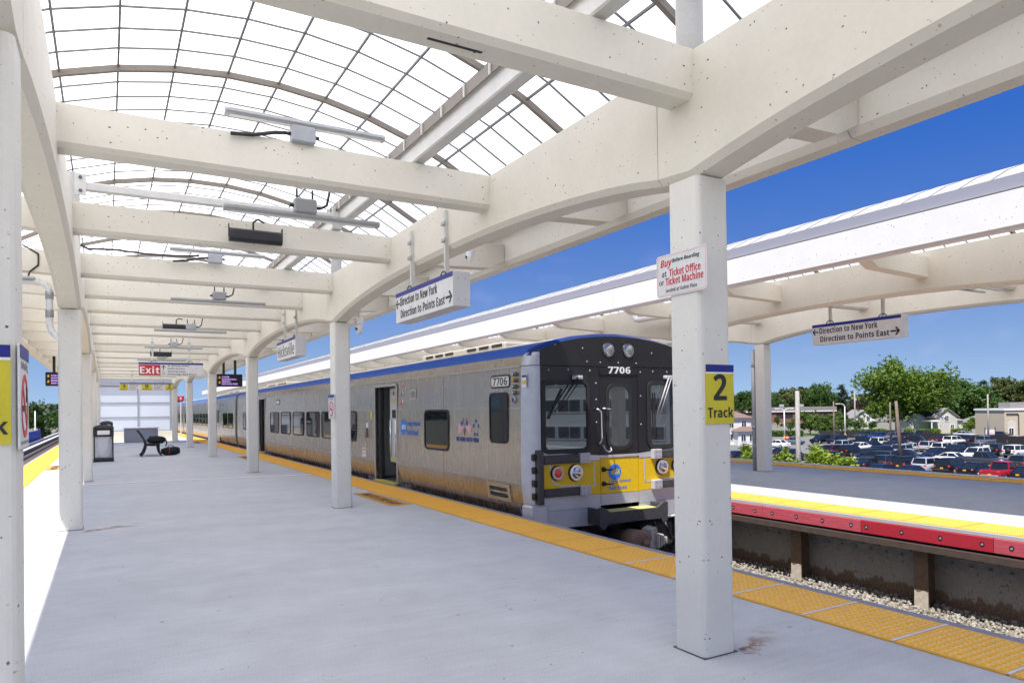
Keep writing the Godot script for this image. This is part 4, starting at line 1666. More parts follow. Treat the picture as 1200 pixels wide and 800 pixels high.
	# upper lamps in the hood, hood hatch line
	for x in [-0.195, 0.195]:
		st = ns(true)
		tube(st, Vector3(x, 2.465, 0.0), Vector3(x, 2.465, 0.02), 0.122, 0.112, 28)
		var l = part("headlight", st, M.black, e)
		st = ns(true)
		for i in 28:
			var t0 = TAU * i / 28
			var t1 = TAU * (i + 1) / 28
			var o = Vector3(x, 2.465, 0)
			quad(st, o + Vector3(cos(t0), sin(t0), 0) * 0.10 + Vector3(0, 0, 0.021), o + Vector3(cos(t1), sin(t1), 0) * 0.10 + Vector3(0, 0, 0.021), o + Vector3(cos(t1), sin(t1), 0) * 0.02 + Vector3(0, 0, 0.004), o + Vector3(cos(t0), sin(t0), 0) * 0.02 + Vector3(0, 0, 0.004))
		part("reflector", st, M.reflector, l)
		st = ns(true)
		dome(st, Vector3(x, 2.465, 0.016), 0.092, 0.02)
		part("bulb_glass", st, M.lens_clear, l)
	var hl = [Vector2(-0.84, 2.60), Vector2(-0.76, 2.42), Vector2(-0.66, 2.31), Vector2(-0.52, 2.262), Vector2(0.52, 2.262), Vector2(0.66, 2.31), Vector2(0.76, 2.42), Vector2(0.84, 2.60)]
	st = ns()
	for i in hl.size() - 1:
		var t = (hl[i + 1] - hl[i]).orthogonal().normalized() * 0.006
		prism(st, PackedVector2Array([hl[i] + t, hl[i + 1] + t, hl[i + 1] - t, hl[i] - t]), facing_front(Vector3(0, 0, 0.0005)), 0.002)
	part("hatch_seam", st, M.black, e)
	P.call("header", [Vector2(-0.377, 2.075), Vector2(0.377, 2.075), Vector2(0.377, 2.198), Vector2(-0.377, 2.198)], -0.03, 0.034, M.mask)
	text("7706", facing_front(Vector3(0.015, 2.155, 0.0045)), 0.44, 0.105, M.ink_white, e)
	# end door with its window
	P.call("end_door", [Vector2(-0.375, 0.80), Vector2(0.375, 0.80), Vector2(0.375, 2.066), Vector2(-0.375, 2.066)], -0.05, 0.042, M.mask)
	st = ns()
	ring(st, rr(0.50, 1.04, 0.17), rr(0.40, 0.93, 0.13), facing_front(Vector3(0.0, 1.435, -0.009)), 0.022)
	var dw = part("door_window", st, M.black_rubber, e)
	st = ns()
	prism(st, rr(0.405, 0.935, 0.13), facing_front(Vector3(0, 1.435, -0.01)), 0.01)
	part("pane", st, M.cab_glass, dw)
	st = ns()
	box(st, Vector3(-0.383, 0.80, -0.03), Vector3(0.383, 0.838, 0.006))
	part("silver_band", st, M.silver, e)
	P.call("door_panel", [Vector2(-0.372, 0.245), Vector2(0.372, 0.245), Vector2(0.372, 0.795), Vector2(-0.372, 0.795)], -0.03, 0.026, M.train_yellow)
	P.call("door_sill", [Vector2(-0.372, 0.07), Vector2(0.372, 0.07), Vector2(0.372, 0.238), Vector2(-0.372, 0.238)], -0.03, 0.03, M.silver)
	st = ns()
	prism(st, circle(0.125, 28), facing_front(Vector3(-0.10, 0.57, -0.004)), 0.002)
	var lg = part("roundel", st, M.logo_blue, e)
	text("MTA", facing_front(Vector3(-0.085, 0.572, -0.0015)), 0.17, 0.085, M.sign_yellow, lg, true, true)
	text("Long Island", facing_front(Vector3(0.0, 0.42, -0.0035)), 0.42, 0.065, M.logo_blue, e)
	text("Rail Road", facing_front(Vector3(-0.04, 0.325, -0.0035)), 0.34, 0.06, M.logo_blue, e)
	for y in [0.62, 0.40]:
		st = ns(true)
		tube(st, Vector3(-0.32, y, -0.004), Vector3(-0.32, y, 0.03), 0.04, 0.032, 12)
		tube(st, Vector3(-0.32, y, 0.03), Vector3(-0.30, y, 0.12), 0.014, 0.012, 8)
		tube(st, Vector3(-0.30, y, 0.12), Vector3(-0.22, y, 0.12), 0.012, 0.010, 8)
		part("door_handle", st, M.black, e)
	# grab iron, latch and chain
	st = ns(true)
	path_tube(st, [Vector3(-0.46, 1.55, 0.0), Vector3(-0.45, 1.55, 0.07), Vector3(-0.415, 1.50, 0.09), Vector3(-0.405, 1.10, 0.09), Vector3(-0.42, 1.03, 0.06), Vector3(-0.42, 1.02, 0.0)], 0.013)
	part("grab_iron", st, M.chrome, e)
	st = ns(true)
	path_tube(st, [Vector3(-0.34, 1.56, 0.0), Vector3(-0.33, 1.56, 0.05), Vector3(-0.20, 1.55, 0.06)], 0.012)
	part("latch", st, M.chrome, e)
	st = ns(true)
	path_tube(st, [Vector3(-0.36, 1.00, 0.05), Vector3(-0.33, 0.92, 0.07), Vector3(-0.27, 0.89, 0.08), Vector3(-0.21, 0.91, 0.07), Vector3(-0.19, 0.95, 0.02)], 0.010)
	part("safety_chain", st, M.silver, e)
	# step with raised ends, yellow tread
	st = ns()
	var sp = PackedVector2Array([Vector2(-0.66, 0.085), Vector2(-0.66, -0.18), Vector2(-0.62, -0.23), Vector2(-0.56, -0.23), Vector2(-0.52, -0.16), Vector2(0.52, -0.16), Vector2(0.56, -0.23), Vector2(0.62, -0.23), Vector2(0.66, -0.18), Vector2(0.66, 0.085), Vector2(0.58, 0.09), Vector2(0.46, 0.01), Vector2(-0.46, 0.01), Vector2(-0.58, 0.09)])
	prism(st, sp, facing_front(Vector3(0, 0, 0.30)), 0.05)
	var step = part("step", st, M.step_black, e)
	st = ns()
	box(st, Vector3(-0.52, -0.03, 0.0), Vector3(0.52, 0.004, 0.299))
	part("tread", st, M.tread, step)
	for s in [-1, 1]:
		st = ns()
		box(st, Vector3(s * 0.62 - 0.02, -0.18, 0.0), Vector3(s * 0.62 + 0.02, 0.06, 0.3))
		part("step_bracket", st, M.step_black, step)
	# coupler and hoses
	st = ns(true)
	tube(st, Vector3(0, -0.42, -0.3), Vector3(0, -0.42, 0.32), 0.09, 0.09, 16)
	var cp = part("coupler", st, M.rust_cast, e)
	st = ns(true)
	tube(st, Vector3(-0.11, -0.42, 0.32), Vector3(-0.11, -0.42, 0.62), 0.155, 0.175, 20)
	tube(st, Vector3(-0.11, -0.42, 0.62), Vector3(-0.11, -0.42, 0.66), 0.175, 0.12, 20)
	part("coupler_head", st, M.rust_cast, cp)
	st = ns(true)
	tube(st, Vector3(-0.08, -0.44, 0.66), Vector3(-0.08, -0.44, 0.74), 0.07, 0.04, 12)
	part("coupler_pin", st, M.rust_cast, cp)
	st = ns()
	prism(st, PackedVector2Array([Vector2(0.06, -0.52), Vector2(0.20, -0.56), Vector2(0.34, -0.50), Vector2(0.36, -0.36), Vector2(0.26, -0.40), Vector2(0.22, -0.24), Vector2(0.12, -0.28), Vector2(0.13, -0.40)]), facing_front(Vector3(0, 0, 0.36)), 0.22)
	part("coupler_jaw", st, M.cast_pale, cp)
	st = ns()
	for i in 4: cbox(st, Vector3(0.20 + 0.05 * i, -0.55 + 0.02 * i, 0.585), Vector3(0.235 + 0.05 * i, -0.33 - 0.02 * i, 0.64), 0.008)
	var ec = part("electric_contacts", st, M.cast_pale, cp)
	ec.set_meta("kind", "stuff")
	for q in [[-0.75, -0.62], [0.62, -0.60], [0.85, -0.55]]:
		st = ns(true)
		path_tube(st, [Vector3(q[0], -0.25, 0.05), Vector3(q[0], -0.42, 0.14), Vector3(q[0] + 0.05, q[1], 0.16), Vector3(q[0] + 0.16, q[1] + 0.02, 0.12)], 0.022)
		part("hose", st, M.black, e)
	st = ns()
	cbox(st, Vector3(-1.2, -0.72, -0.5), Vector3(-0.5, -0.28, -0.1), 0.05)
	cbox(st, Vector3(0.5, -0.72, -0.5), Vector3(1.2, -0.28, -0.1), 0.05)
	part("pilot_gear", st, M.under, e)
	st = ns(true)
	path_tube(st, [Vector3(0.72, -0.17, 0.06), Vector3(0.95, -0.20, 0.10), Vector3(1.3, -0.16, 0.10)], 0.018)
	part("cut_lever", st, M.silver, e)
	# rivets dotted over the mask
	st = ns(true)
	for q in [[-1.18, 2.52], [-0.6, 2.28], [-0.35, 2.27], [0.0, 2.27], [0.36, 2.27], [-0.44, 1.95], [-0.44, 1.70], [-0.44, 1.35], [0.44, 2.13], [0.44, 1.75], [0.44, 1.30], [-0.95, 2.15], [-1.3, 2.14], [-0.55, 2.14], [0.7, 2.14], [1.0, 2.14], [-0.68, 2.48], [0.68, 2.44]]:
		tube(st, Vector3(q[0], q[1], 0.0), Vector3(q[0], q[1], 0.006), 0.013, 0.008, 8)
	var rvs = part("rivets", st, M.silver, e)
	rvs.set_meta("kind", "stuff")

# ---------------------------------------------------------------- signs
func arrow_poly(l, h, dir):
	var s = 1.0 if dir > 0 else -1.0
	var t = h * 0.20
	var pts = [Vector2(-l / 2, t / 2), Vector2(-l / 2, -t / 2), Vector2(l * 0.22, -t / 2), Vector2(l * 0.02, -h * 0.36), Vector2(l * 0.02, -h / 2), Vector2(l * 0.16, -h / 2), Vector2(l / 2, 0), Vector2(l * 0.16, h / 2), Vector2(l * 0.02, h / 2), Vector2(l * 0.02, h * 0.36), Vector2(l * 0.22, t / 2)]
	var out = PackedVector2Array()
	for p in pts: out.append(Vector2(p.x * s, p.y))
	return out

# hanging box sign: face looks along xf's z, w x h, hangers reach up to `reach`
func hanging_sign(root, xf, w, h, depth, hang_at, reach, face = null):
	var st = ns()
	cbox(st, Vector3(-w / 2, -h / 2, -depth), Vector3(w / 2, h / 2, -0.006), 0.006, xf)
	var cab = part("cabinet", st, M.sign_edge, root)
	st = ns()
	prism(st, rr(w - 0.004, h - 0.004, 0.004), xf * Transform3D(Basis.IDENTITY, Vector3(0, 0, -0.006)), 0.006)
	part("face", st, face if face else M.sign_white, root)
	st = ns()
	box(st, Vector3(-w / 2 + 0.002, h / 2 - 0.052, 0.0), Vector3(w / 2 - 0.002, h / 2 - 0.002, 0.003), xf)
	part("blue_band", st, M.sign_blue, root)
	for x in hang_at:
		st = ns()
		box(st, Vector3(x - 0.022, h / 2, -depth / 2 - 0.02), Vector3(x + 0.022, h / 2 + reach, -depth / 2 + 0.024), xf)
		var hg = part("hanger", st, M.white_steel, root)
		st = ns(true)
		var pts = []
		for i in 7:
			var a = PI * i / 6.0
			pts.append(xf * Vector3(x + 0.07 * cos(a) + 0.02, h / 2 + 0.055 * sin(a), -depth / 2 + 0.05))
		path_tube(st, pts, 0.008, 6)
		part("conduit_loop", st, M.cable, hg)
		for dy in [0.55, 0.8]:
			st = ns()
			cbox(st, Vector3(x - 0.04, h / 2 + reach * dy - 0.02, -depth / 2 + 0.024), Vector3(x + 0.045, h / 2 + reach * dy + 0.02, -depth / 2 + 0.05), 0.006, xf)
			part("clamp", st, M.galv, hg)
	for y in [-h * 0.3, h * 0.3]:
		for z in [-depth * 0.3, -depth * 0.7]:
			st = ns()
			tube(st, xf * Vector3(w / 2, y, z), xf * Vector3(w / 2 + 0.004, y, z), 0.008, 0.006, 6)
			part("screw", st, M.galv, cab)

func direction_sign(label, at):
	var o = thing("direction_sign", label, "sign", at, 0.0, "direction signs")
	var w = 1.65
	var h = 0.36
	var xf = facing_left(Vector3(-0.1, 0, 0))
	hanging_sign(o, xf, w, h, 0.2, [-0.52, 0.46], 0.72)
	var F = func(x, y): return xf * Transform3D(Basis.IDENTITY, Vector3(x, y, 0.001))
	text("Direction to New York", F.call(-0.125, 0.062), 1.10, 0.105, M.ink, o)
	text("Direction to Points East", F.call(-0.02, -0.085), 1.28, 0.10, M.ink, o)
	var st = ns()
	prism(st, arrow_poly(0.12, 0.11, -1), F.call(-0.755, 0.045), 0.002)
	part("arrow", st, M.ink, o)
	st = ns()
	prism(st, arrow_poly(0.16, 0.13, 1), F.call(0.725, -0.075), 0.002)
	part("arrow", st, M.ink, o)

func no_smoking(label, at, turn):
	var o = thing("no_smoking_sign", label, "sign", at, turn)
	var xf = facing_left(Vector3.ZERO)
	var st = ns()
	prism(st, rr(0.33, 0.40, 0.01), xf, 0.008)
	part("plate", st, M.sign_white, o)
	st = ns()
	prism(st, rr(0.33, 0.05, 0.004), xf * Transform3D(Basis.IDENTITY, Vector3(0, 0.172, 0.008)), 0.002)
	part("blue_band", st, M.sign_blue, o)
	st = ns()
	ring(st, circle(0.125, 32), circle(0.10, 32), xf * Transform3D(Basis.IDENTITY, Vector3(0, -0.035, 0.008)), 0.002)
	box(st, Vector3(-0.11, -0.012, 0.0), Vector3(0.11, 0.012, 0.0025), xf * Transform3D(Basis(Vector3(0, 0, 1), -PI / 4), Vector3(0, -0.035, 0.008)))
	part("red_ring", st, M.sign_red, o)
	st = ns()
	box(st, Vector3(-0.08, -0.012, 0.0), Vector3(0.06, 0.012, 0.0015), xf * Transform3D(Basis.IDENTITY, Vector3(0, -0.045, 0.008)))
	part("cigarette", st, M.ink, o)
	st = ns()
	path_tube(st, [xf * Vector3(0.065, -0.02, 0.009), xf * Vector3(0.05, 0.0, 0.009), xf * Vector3(0.07, 0.02, 0.009), xf * Vector3(0.055, 0.04, 0.009)], 0.003, 4)
	part("smoke_mark", st, M.ink, o)
	text("No Smoking", xf * Transform3D(Basis.IDENTITY, Vector3(0, 0.118, 0.008)), 0.24, 0.04, M.ink_grey, o)
	st = ns()
	prism(st, rr(0.31, 0.012, 0.002), xf * Transform3D(Basis.IDENTITY, Vector3(0, -0.178, 0.008)), 0.001)
	part("foot_line", st, M.ink_grey, o)

func track_sign(label, at, number):
	var o = thing("track_sign", label, "sign", at, 0.0, "yellow track signs on columns")
	var st = ns()
	prism(st, rr(0.243, 0.372, 0.003), facing_front(Vector3(0, 0, 0)), 0.006)
	part("plate", st, M.sign_yellow, o)
	st = ns()
	prism(st, rr(0.2425, 0.046, 0.002), facing_front(Vector3(0, 0.164, 0.006)), 0.002)
	part("blue_band", st, M.sign_blue, o)
	st = ns()
	prism(st, rr(0.2425, 0.010, 0.002), facing_front(Vector3(0, 0.135, 0.006)), 0.0015)
	part("white_line", st, M.ink_white, o)
	text(number, facing_front(Vector3(0, 0.045, 0.006)), 0.115, 0.165, M.ink, o, true, false, 0.002)
	text("Track", facing_front(Vector3(0.003, -0.115, 0.006)), 0.222, 0.066, M.ink, o)

func build_signs():
	direction_sign("long white direction sign hung under the arch beside the train", Vector3(3.2, 2.82, -7.425))
	direction_sign("long white direction sign hung under the canopy across the track", Vector3(11.17, 2.82, -7.56))
	# ticket notice on the big column
	var o = thing("ticket_notice", "white buy before boarding notice with red lettering on the column", "sign", Vector3(COL_X_R - COL / 2 - 0.004, 2.43, -3.39))
	var xf = facing_left(Vector3.ZERO)
	var st = ns()
	prism(st, rr(0.455, 0.275, 0.02), xf, 0.006)
	part("plate", st, M.sign_white, o)
	st = ns()
	ring(st, rr(0.440, 0.260, 0.016), rr(0.432, 0.252, 0.014), xf * Transform3D(Basis.IDENTITY, Vector3(0, 0, 0.006)), 0.0012)
	part("border", st, M.sign_pink, o)
	var F = func(x, y): return xf * Transform3D(Basis.IDENTITY, Vector3(x, y, 0.006))
	text("Buy", F.call(-0.135, 0.075), 0.10, 0.065, M.sign_red, o, true, true)
	text("Before Boarding", F.call(0.045, 0.085), 0.24, 0.034, M.ink, o, true, true)
	text("at", F.call(-0.155, 0.012), 0.045, 0.036, M.ink, o, false)
	text("Ticket Office", F.call(0.035, 0.014), 0.28, 0.050, M.sign_red, o)
	text("or", F.call(-0.18, -0.044), 0.046, 0.028, M.ink, o, false)
	text("Ticket Machine", F.call(0.028, -0.040), 0.34, 0.050, M.sign_red, o)
	text("Located at Station Plaza", F.call(0.0, -0.098), 0.28, 0.026, M.ink, o, false)
	track_sign("yellow track sign with a large 2 on the column by the rust stain", Vector3(3.372, 1.645, Z1 + COL / 2 + 0.002), "2")
	track_sign("yellow track sign with a large 3 on the column by the sunlit strip", Vector3(-0.432, 1.65, Z1 + COL / 2 + 0.002), "3")
	no_smoking("no smoking plate on the inner face of the column beside the yellow sign", Vector3(COL_X_L + COL / 2 + 0.004, 1.645, -3.40), PI)
	no_smoking("no smoking plate on the column beside the open train door", Vector3(COL_X_R - COL / 2 - 0.004, 1.65, -11.55), 0.0)
	# station name
	o = thing("station_name_sign", "white hanging sign reading Hicksville under the arch", "sign", Vector3(3.2, 2.82, -14.43))
	xf = facing_left(Vector3(-0.1, 0, 0))
	hanging_sign(o, xf, 1.65, 0.37, 0.2, [-0.5, 0.5], 0.72)
	text("Hicksville", xf * Transform3D(Basis.IDENTITY, Vector3(0, -0.02, 0.001)), 1.45, 0.24, M.ink, o, false)
	# exit sign
	o = thing("exit_sign", "hanging sign with white Exit on red and street names beside an arrow", "sign", Vector3(1.59, 2.82, -22.0))
	xf = facing_front(Vector3(0, 0, 0.1))
	hanging_sign(o, xf, 1.64, 0.36, 0.2, [-0.47, 0.46], 0.70)
	st = ns()
	prism(st, rr(0.53, 0.29, 0.004), xf * Transform3D(Basis.IDENTITY, Vector3(-0.545, -0.03, 0.0)), 0.003)
	part("red_field", st, M.sign_red, o)
	text("Exit", xf * Transform3D(Basis.IDENTITY, Vector3(-0.545, -0.03, 0.003)), 0.48, 0.20, M.ink_white, o)
	st = ns()
	prism(st, arrow_poly(0.12, 0.10, 1), xf * Transform3D(Basis(Vector3(0, 0, 1), PI / 2), Vector3(-0.20, 0.045, 0.0)), 0.002)
	part("arrow", st, M.ink, o)
	st = ns()
	ring(st, circle(0.035, 14), circle(0.024, 14), xf * Transform3D(Basis.IDENTITY, Vector3(-0.20, -0.12, 0.0)), 0.002)
	box(st, Vector3(-0.22, -0.10, 0), Vector3(-0.205, -0.03, 0.002), xf)
	part("wheelchair_mark", st, M.ink_grey, o)
	var k = 0
	for t in ["W. Barclay Street", "Duffy Avenue", "Waiting Room", "Newbridge Rd & Buses"]:
		var w = [0.54, 0.44, 0.46, 0.74][k]
		text(t, xf * Transform3D(Basis.IDENTITY, Vector3(-0.10 + w / 2, 0.09 - 0.078 * k, 0.0)), w, 0.055, M.ink, o)
		k += 1
	# track and platform sign further on
	o = thing("track_direction_sign", "row sign of yellow and white fields with 3, B and 2 before the shelter", "sign", Vector3(1.63, 2.845, -36.8))
	xf = facing_front(Vector3(0, 0, 0.1))
	hanging_sign(o, xf, 2.2, 0.34, 0.2, [-0.6, 0.6], 0.65)
	for q in [[-0.93, 0.33, "3", "Track"], [0.0, 0.45, "B", "Platform"], [0.93, 0.33, "2", "Track"]]:
		st = ns()
		prism(st, rr(q[1], 0.27, 0.004), xf * Transform3D(Basis.IDENTITY, Vector3(q[0], -0.03, 0.0)), 0.003)
		var f = part("yellow_field", st, M.sign_yellow, o)
		text(q[2], xf * Transform3D(Basis.IDENTITY, Vector3(q[0], 0.02, 0.003)), 0.13, 0.16, M.ink, f)
		text(q[3], xf * Transform3D(Basis.IDENTITY, Vector3(q[0], -0.12, 0.003)), q[1] * 0.75, 0.055, M.ink, f)
	for x in [-0.5, 0.5]:
		var j = 0
		for t in ["Mineola, Jamaica", "Penn Station", "Brooklyn", "Local Service"]:
			var tw = [0.42, 0.33, 0.24, 0.36][j]
			text(t, xf * Transform3D(Basis.IDENTITY, Vector3(x - 0.21 + tw / 2, 0.07 - 0.065 * j, 0.0)), tw, 0.048, M.ink, o)
			j += 1
	# departure boards
	var n = 0
	for q in [[3.97, "black departure board with violet lettering hung beside the train"], [-1.30, "black departure board with violet lettering hung over the far track edge"]]:
		o = thing("departure_board", q[1], "display", Vector3(q[0], 2.78, -28.0), 0.0, "departure boards")
		st = ns()
		cbox(st, Vector3(-0.44, -0.23, -0.12), Vector3(0.44, 0.23, 0.12), 0.02)
		part("case", st, M.led_face, o)
		for x in [-0.2, 0.2]:
			st = ns()
			box(st, Vector3(x - 0.04, 0.23, -0.04), Vector3(x + 0.04, 0.80, 0.04))
			part("hanger", st, M.black, o)
		var j = 0
		for t in ["3:14 PM", "HUNTINGTON 4", "MINEOLA", "NEW HYDE PARK"]:
			var w = [0.25, 0.5, 0.3, 0.55][j]
			text(t, facing_front(Vector3(-0.28 + w / 2, 0.12 - 0.085 * j, 0.121)), w, 0.055, M.led_pink, o)
			j += 1
		for y in [0.10, -0.08]:
			text("2", facing_front(Vector3(-0.36, y, 0.121)), 0.06, 0.07, M.led_amber, o)
		n += 1
	# little red sign far along the platform
	o = thing("exit_sign", "small red sign on a post beyond the shelter", "sign", Vector3(4.3, 0, -52.0))
	st = ns()
	cbox(st, Vector3(-0.22, 2.45, -0.08), Vector3(0.22, 2.75, 0.08), 0.01)
	part("face", st, M.sign_red, o)
	text("X", facing_front(Vector3(0, 2.60, 0.081)), 0.15, 0.15, M.ink_white, o)
	st = ns()
	box(st, Vector3(-0.04, 0, -0.04), Vector3(0.04, 2.45, 0.04))
	part("post", st, M.white_steel, o)

# ---------------------------------------------------------------- lamps, speakers, pipes
func strip_lamp(label, x0, x1, y, z, box_up):
	var o = thing("strip_lamp", label, "lamp", Vector3((x0 + x1) / 2, y, z), 0.0, "unlit strip lamps under the canopy")
	var l = (x1 - x0) / 2
	var st = ns()
	prism(st, PackedVector2Array([Vector2(-0.03, -0.02), Vector2(0.03, -0.02), Vector2(0.04, 0.005), Vector2(0.03, 0.03), Vector2(-0.03, 0.03), Vector2(-0.04, 0.005)]), Transform3D(Basis(Vector3(0, 0, -1), Vector3(0, 1, 0), Vector3(1, 0, 0)), Vector3(-l, 0, 0)), 2 * l)
	part("housing", st, M.alu, o)
	for k in 4:
		st = ns()
		box(st, Vector3(-l + 0.02, -0.008 + 0.009 * k, 0.036 - 0.002 * k), Vector3(l - 0.02, -0.005 + 0.009 * k, 0.044 - 0.003 * k))
		part("cooling_fin", st, M.box_grey, o)
	st = ns()
	box(st, Vector3(-l + 0.04, -0.028, -0.022), Vector3(l - 0.04, -0.0205, 0.022))
	part("diffuser", st, M.tube_lens, o)
	st = ns()
	var b0 = 0.03 if box_up else -0.16
	var b1 = 0.16 if box_up else -0.021
	var bx = 0.0 if box_up else -0.05
	cbox(st, Vector3(bx - 0.10, b0, -0.05), Vector3(bx + 0.10, b1, 0.05), 0.012)
	var jb = part("driver_box", st, M.box_grey, o)
	for s in [-1, 1]:
		st = ns(true)
		tube(st, Vector3(bx + s * 0.10, (b0 + b1) / 2, 0), Vector3(bx + s * 0.135, (b0 + b1) / 2, 0), 0.018, 0.015, 8)
		part("cable_gland", st, M.black, jb)
	st = ns(true)
	if box_up:
		path_tube(st, [Vector3(0.135, b0 + 0.06, 0), Vector3(0.20, b0 + 0.10, 0.0), Vector3(0.24, b1 + 0.16, 0.0)], 0.012, 6)
		for s in [-0.07, 0.07]: tube(st, Vector3(s, b1, 0), Vector3(s, b1 + 0.09, 0), 0.010, 0.010, 6)
	else:
		path_tube(st, [Vector3(-0.185, b0 + 0.07, 0), Vector3(-0.28, b0 + 0.05, 0.02), Vector3(-0.45, b0 + 0.0, 0.02), Vector3(-0.62, b0 - 0.02, 0.03)], 0.016, 6)
	part("cable", st, M.cable, o)

func speaker(label, at):
	var o = thing("loudspeaker", label, "loudspeaker", at, 0.0, "black loudspeakers under the canopy")
	var st = ns()
	prism(st, rr(0.13, 0.15, 0.045, 4), Transform3D(Basis(Vector3(0, 0, -1), Vector3(0, 1, 0), Vector3(1, 0, 0)), Vector3(-0.29, 0, 0)), 0.58)
	part("cabinet", st, M.black, o)
	st = ns()
	prism(st, rr(0.50, 0.09, 0.02), facing_front(Vector3(0, 0, 0.064)), 0.004)
	part("grille", st, M.black_rubber, o)
	for s in [-1, 1]:
		st = ns()
		box(st, Vector3(s * 0.294 - 0.004, -0.02, -0.03), Vector3(s * 0.294 + 0.004, 0.12, 0.03))
		part("bracket", st, M.black, o)
	st = ns(true)
	path_tube(st, [Vector3(-0.03, 0.07, 0.0), Vector3(-0.03, 0.16, 0.02), Vector3(0.02, 0.20, 0.02), Vector3(0.10, 0.19, -0.06)], 0.012, 6)
	part("cable", st, M.cable, o)

func build_fittings():
	strip_lamp("grey strip lamp lying above the cross beam, driver box below it", 0.83, 2.15, 3.965, -5.97, false)
	strip_lamp("grey strip lamp hung under the cross beam from its driver box", 0.88, 2.27, 3.335, -6.48, true)
	strip_lamp("grey strip lamp above the beam behind the black loudspeaker", 0.81, 2.13, 3.955, -11.30, false)
	strip_lamp("grey strip lamp under the beam behind the black loudspeaker", 0.87, 2.27, 3.335, -12.05, true)
	strip_lamp("grey strip lamp under a beam in the bay of the Hicksville sign", 0.88, 2.30, 3.335, -16.6, true)
	strip_lamp("grey strip lamp just before the Exit sign", 0.88, 2.28, 3.335, -20.9, true)
	strip_lamp("grey strip lamp just behind the Exit sign", 0.88, 2.32, 3.335, -26.0, true)
	speaker("black cylindrical loudspeaker on the beam between the large strip lamps", Vector3(1.515, 3.60, -8.55))
	speaker("black loudspeaker beside the strip lamp near the Hicksville sign", Vector3(1.36, 3.44, -16.95))
	speaker("black loudspeaker above the Exit sign", Vector3(1.46, 3.40, -24.1))
	# conduit slot cast into the soffit of the first beam
	var o = thing("conduit_slot", "dark narrow slot along the underside of the first cross beam", "slot", Vector3(1.62, 3.4985, -3.38))
	var st = ns()
	box(st, Vector3(-0.16, 0, -0.011), Vector3(0.16, 0.002, 0.011))
	part("slot", st, M.black, o)
	# drain pipe at the second column of the other row
	o = thing("drain_pipe", "white drain pipe with clamps beside the column near the departure board", "pipe", Vector3(-0.66, 0, -11.45))
	st = ns(true)
	path_tube(st, [Vector3(-1.2, 3.40, 0), Vector3(-0.10, 3.37, 0), Vector3(-0.03, 3.34, 0), Vector3(0.0, 3.27, 0), Vector3(0.0, 2.78, 0), Vector3(0.03, 2.70, 0), Vector3(0.12, 2.60, 0)], 0.042, 14)
	part("pipe", st, M.pvc, o)
	for y in [3.20, 2.95]:
		st = ns(true)
		tube(st, Vector3(0, y - 0.05, 0), Vector3(0, y + 0.05, 0), 0.05, 0.05, 14)
		part("clamp", st, M.galv, o)
	st = ns()
	cbox(st, Vector3(-0.35, 3.40, -0.10), Vector3(-0.16, 3.43, 0.10), 0.005)
	part("pipe_shelf", st, M.galv, o)
	st = ns(true)
	path_tube(st, [Vector3(-0.24, 3.43, 0.0), Vector3(-0.22, 3.50, 0.02), Vector3(-0.12, 3.60, 0.03), Vector3(-0.12, 3.75, 0.03), Vector3(-0.30, 3.86, 0.0)], 0.012, 6)
	part("wire", st, M.cable, o)
	# cameras and lamps on the outer brackets over the track
	var k = 0
	for q in [[3.62, 2.98, -11.35, "white dome camera beside the column near the open train door"], [4.35, 3.72, -8.75, "small white camera on the bracket over the track"]]:
		o = thing("security_camera", q[3], "camera", Vector3(q[0], q[1], q[2]))
		st = ns(true)
		tube(st, Vector3(0, -0.10, 0), Vector3(0, 0.02, 0), 0.05, 0.07, 16)
		tube(st, Vector3(0, -0.14, 0), Vector3(0, -0.10, 0), 0.02, 0.05, 16)
		part("dome", st, M.pvc, o)
		st = ns()
		cbox(st, Vector3(-0.06, 0.02, -0.06), Vector3(0.06, 0.12, 0.06), 0.01)
		part("mount", st, M.pvc, o)
		st = ns(true)
		tube(st, Vector3(-0.052, -0.06, 0.03), Vector3(-0.062, -0.065, 0.036), 0.022, 0.02, 10)
		part("lens", st, M.black, o)
		k += 1
	# white pipe and conduit under the canopy across the track
	o = thing("drain_pipe", "white drain pipe with elbow under the canopy across the track", "pipe", Vector3(10.7, 0, -12.0))
	st = ns(true)
	path_tube(st, [Vector3(0, 3.95, -0.9), Vector3(0, 3.70, -0.9), Vector3(0.0, 3.60, -0.82), Vector3(0.0, 3.58, -0.7), Vector3(0, 3.56, 1.6)], 0.06, 14)
	part("pipe", st, M.pvc, o)
	for z in [-0.2, 0.9]:
		st = ns()
		box(st, Vector3(-0.012, 3.60, z - 0.012), Vector3(0.012, 3.88, z + 0.012))
		part("hanger_rod", st, M.cable, o)
	for q in [[-14.0, "above the cab roof"], [-16.9, "above the cooling unit"], [-6.2, "by the hanging direction sign"], [-19.6, "above the open train door"]]:
		o = thing("strip_lamp", "small strip lamp under the canopy across the track, " + q[1], "lamp", Vector3(12.2, 3.40, q[0]), 0.0, "strip lamps across the track")
		st = ns()
		box(st, Vector3(-0.12, 0.02, -0.08), Vector3(0.12, 0.12, 0.08))
		part("driver_box", st, M.box_grey, o)
		for s in [-0.12, 0.12]:
			st = ns()
			box(st, Vector3(-0.55, -0.01, s - 0.02), Vector3(0.55, 0.02, s + 0.02))
			part("tube", st, M.alu, o)
	o = thing("conduit_pipe", "dark cable looping along the inner face of the arcade beam", "cable")
	st = ns(true)
	path_tube(st, [Vector3(-0.27, 3.80, -10.85), Vector3(-0.20, 3.78, -10.95), Vector3(0.1, 3.83, -11.1), Vector3(0.5, 3.84, -11.25), Vector3(0.9, 3.86, -11.3), Vector3(1.2, 3.885, -11.3)], 0.014, 8)
	part("cable", st, M.cable, o)

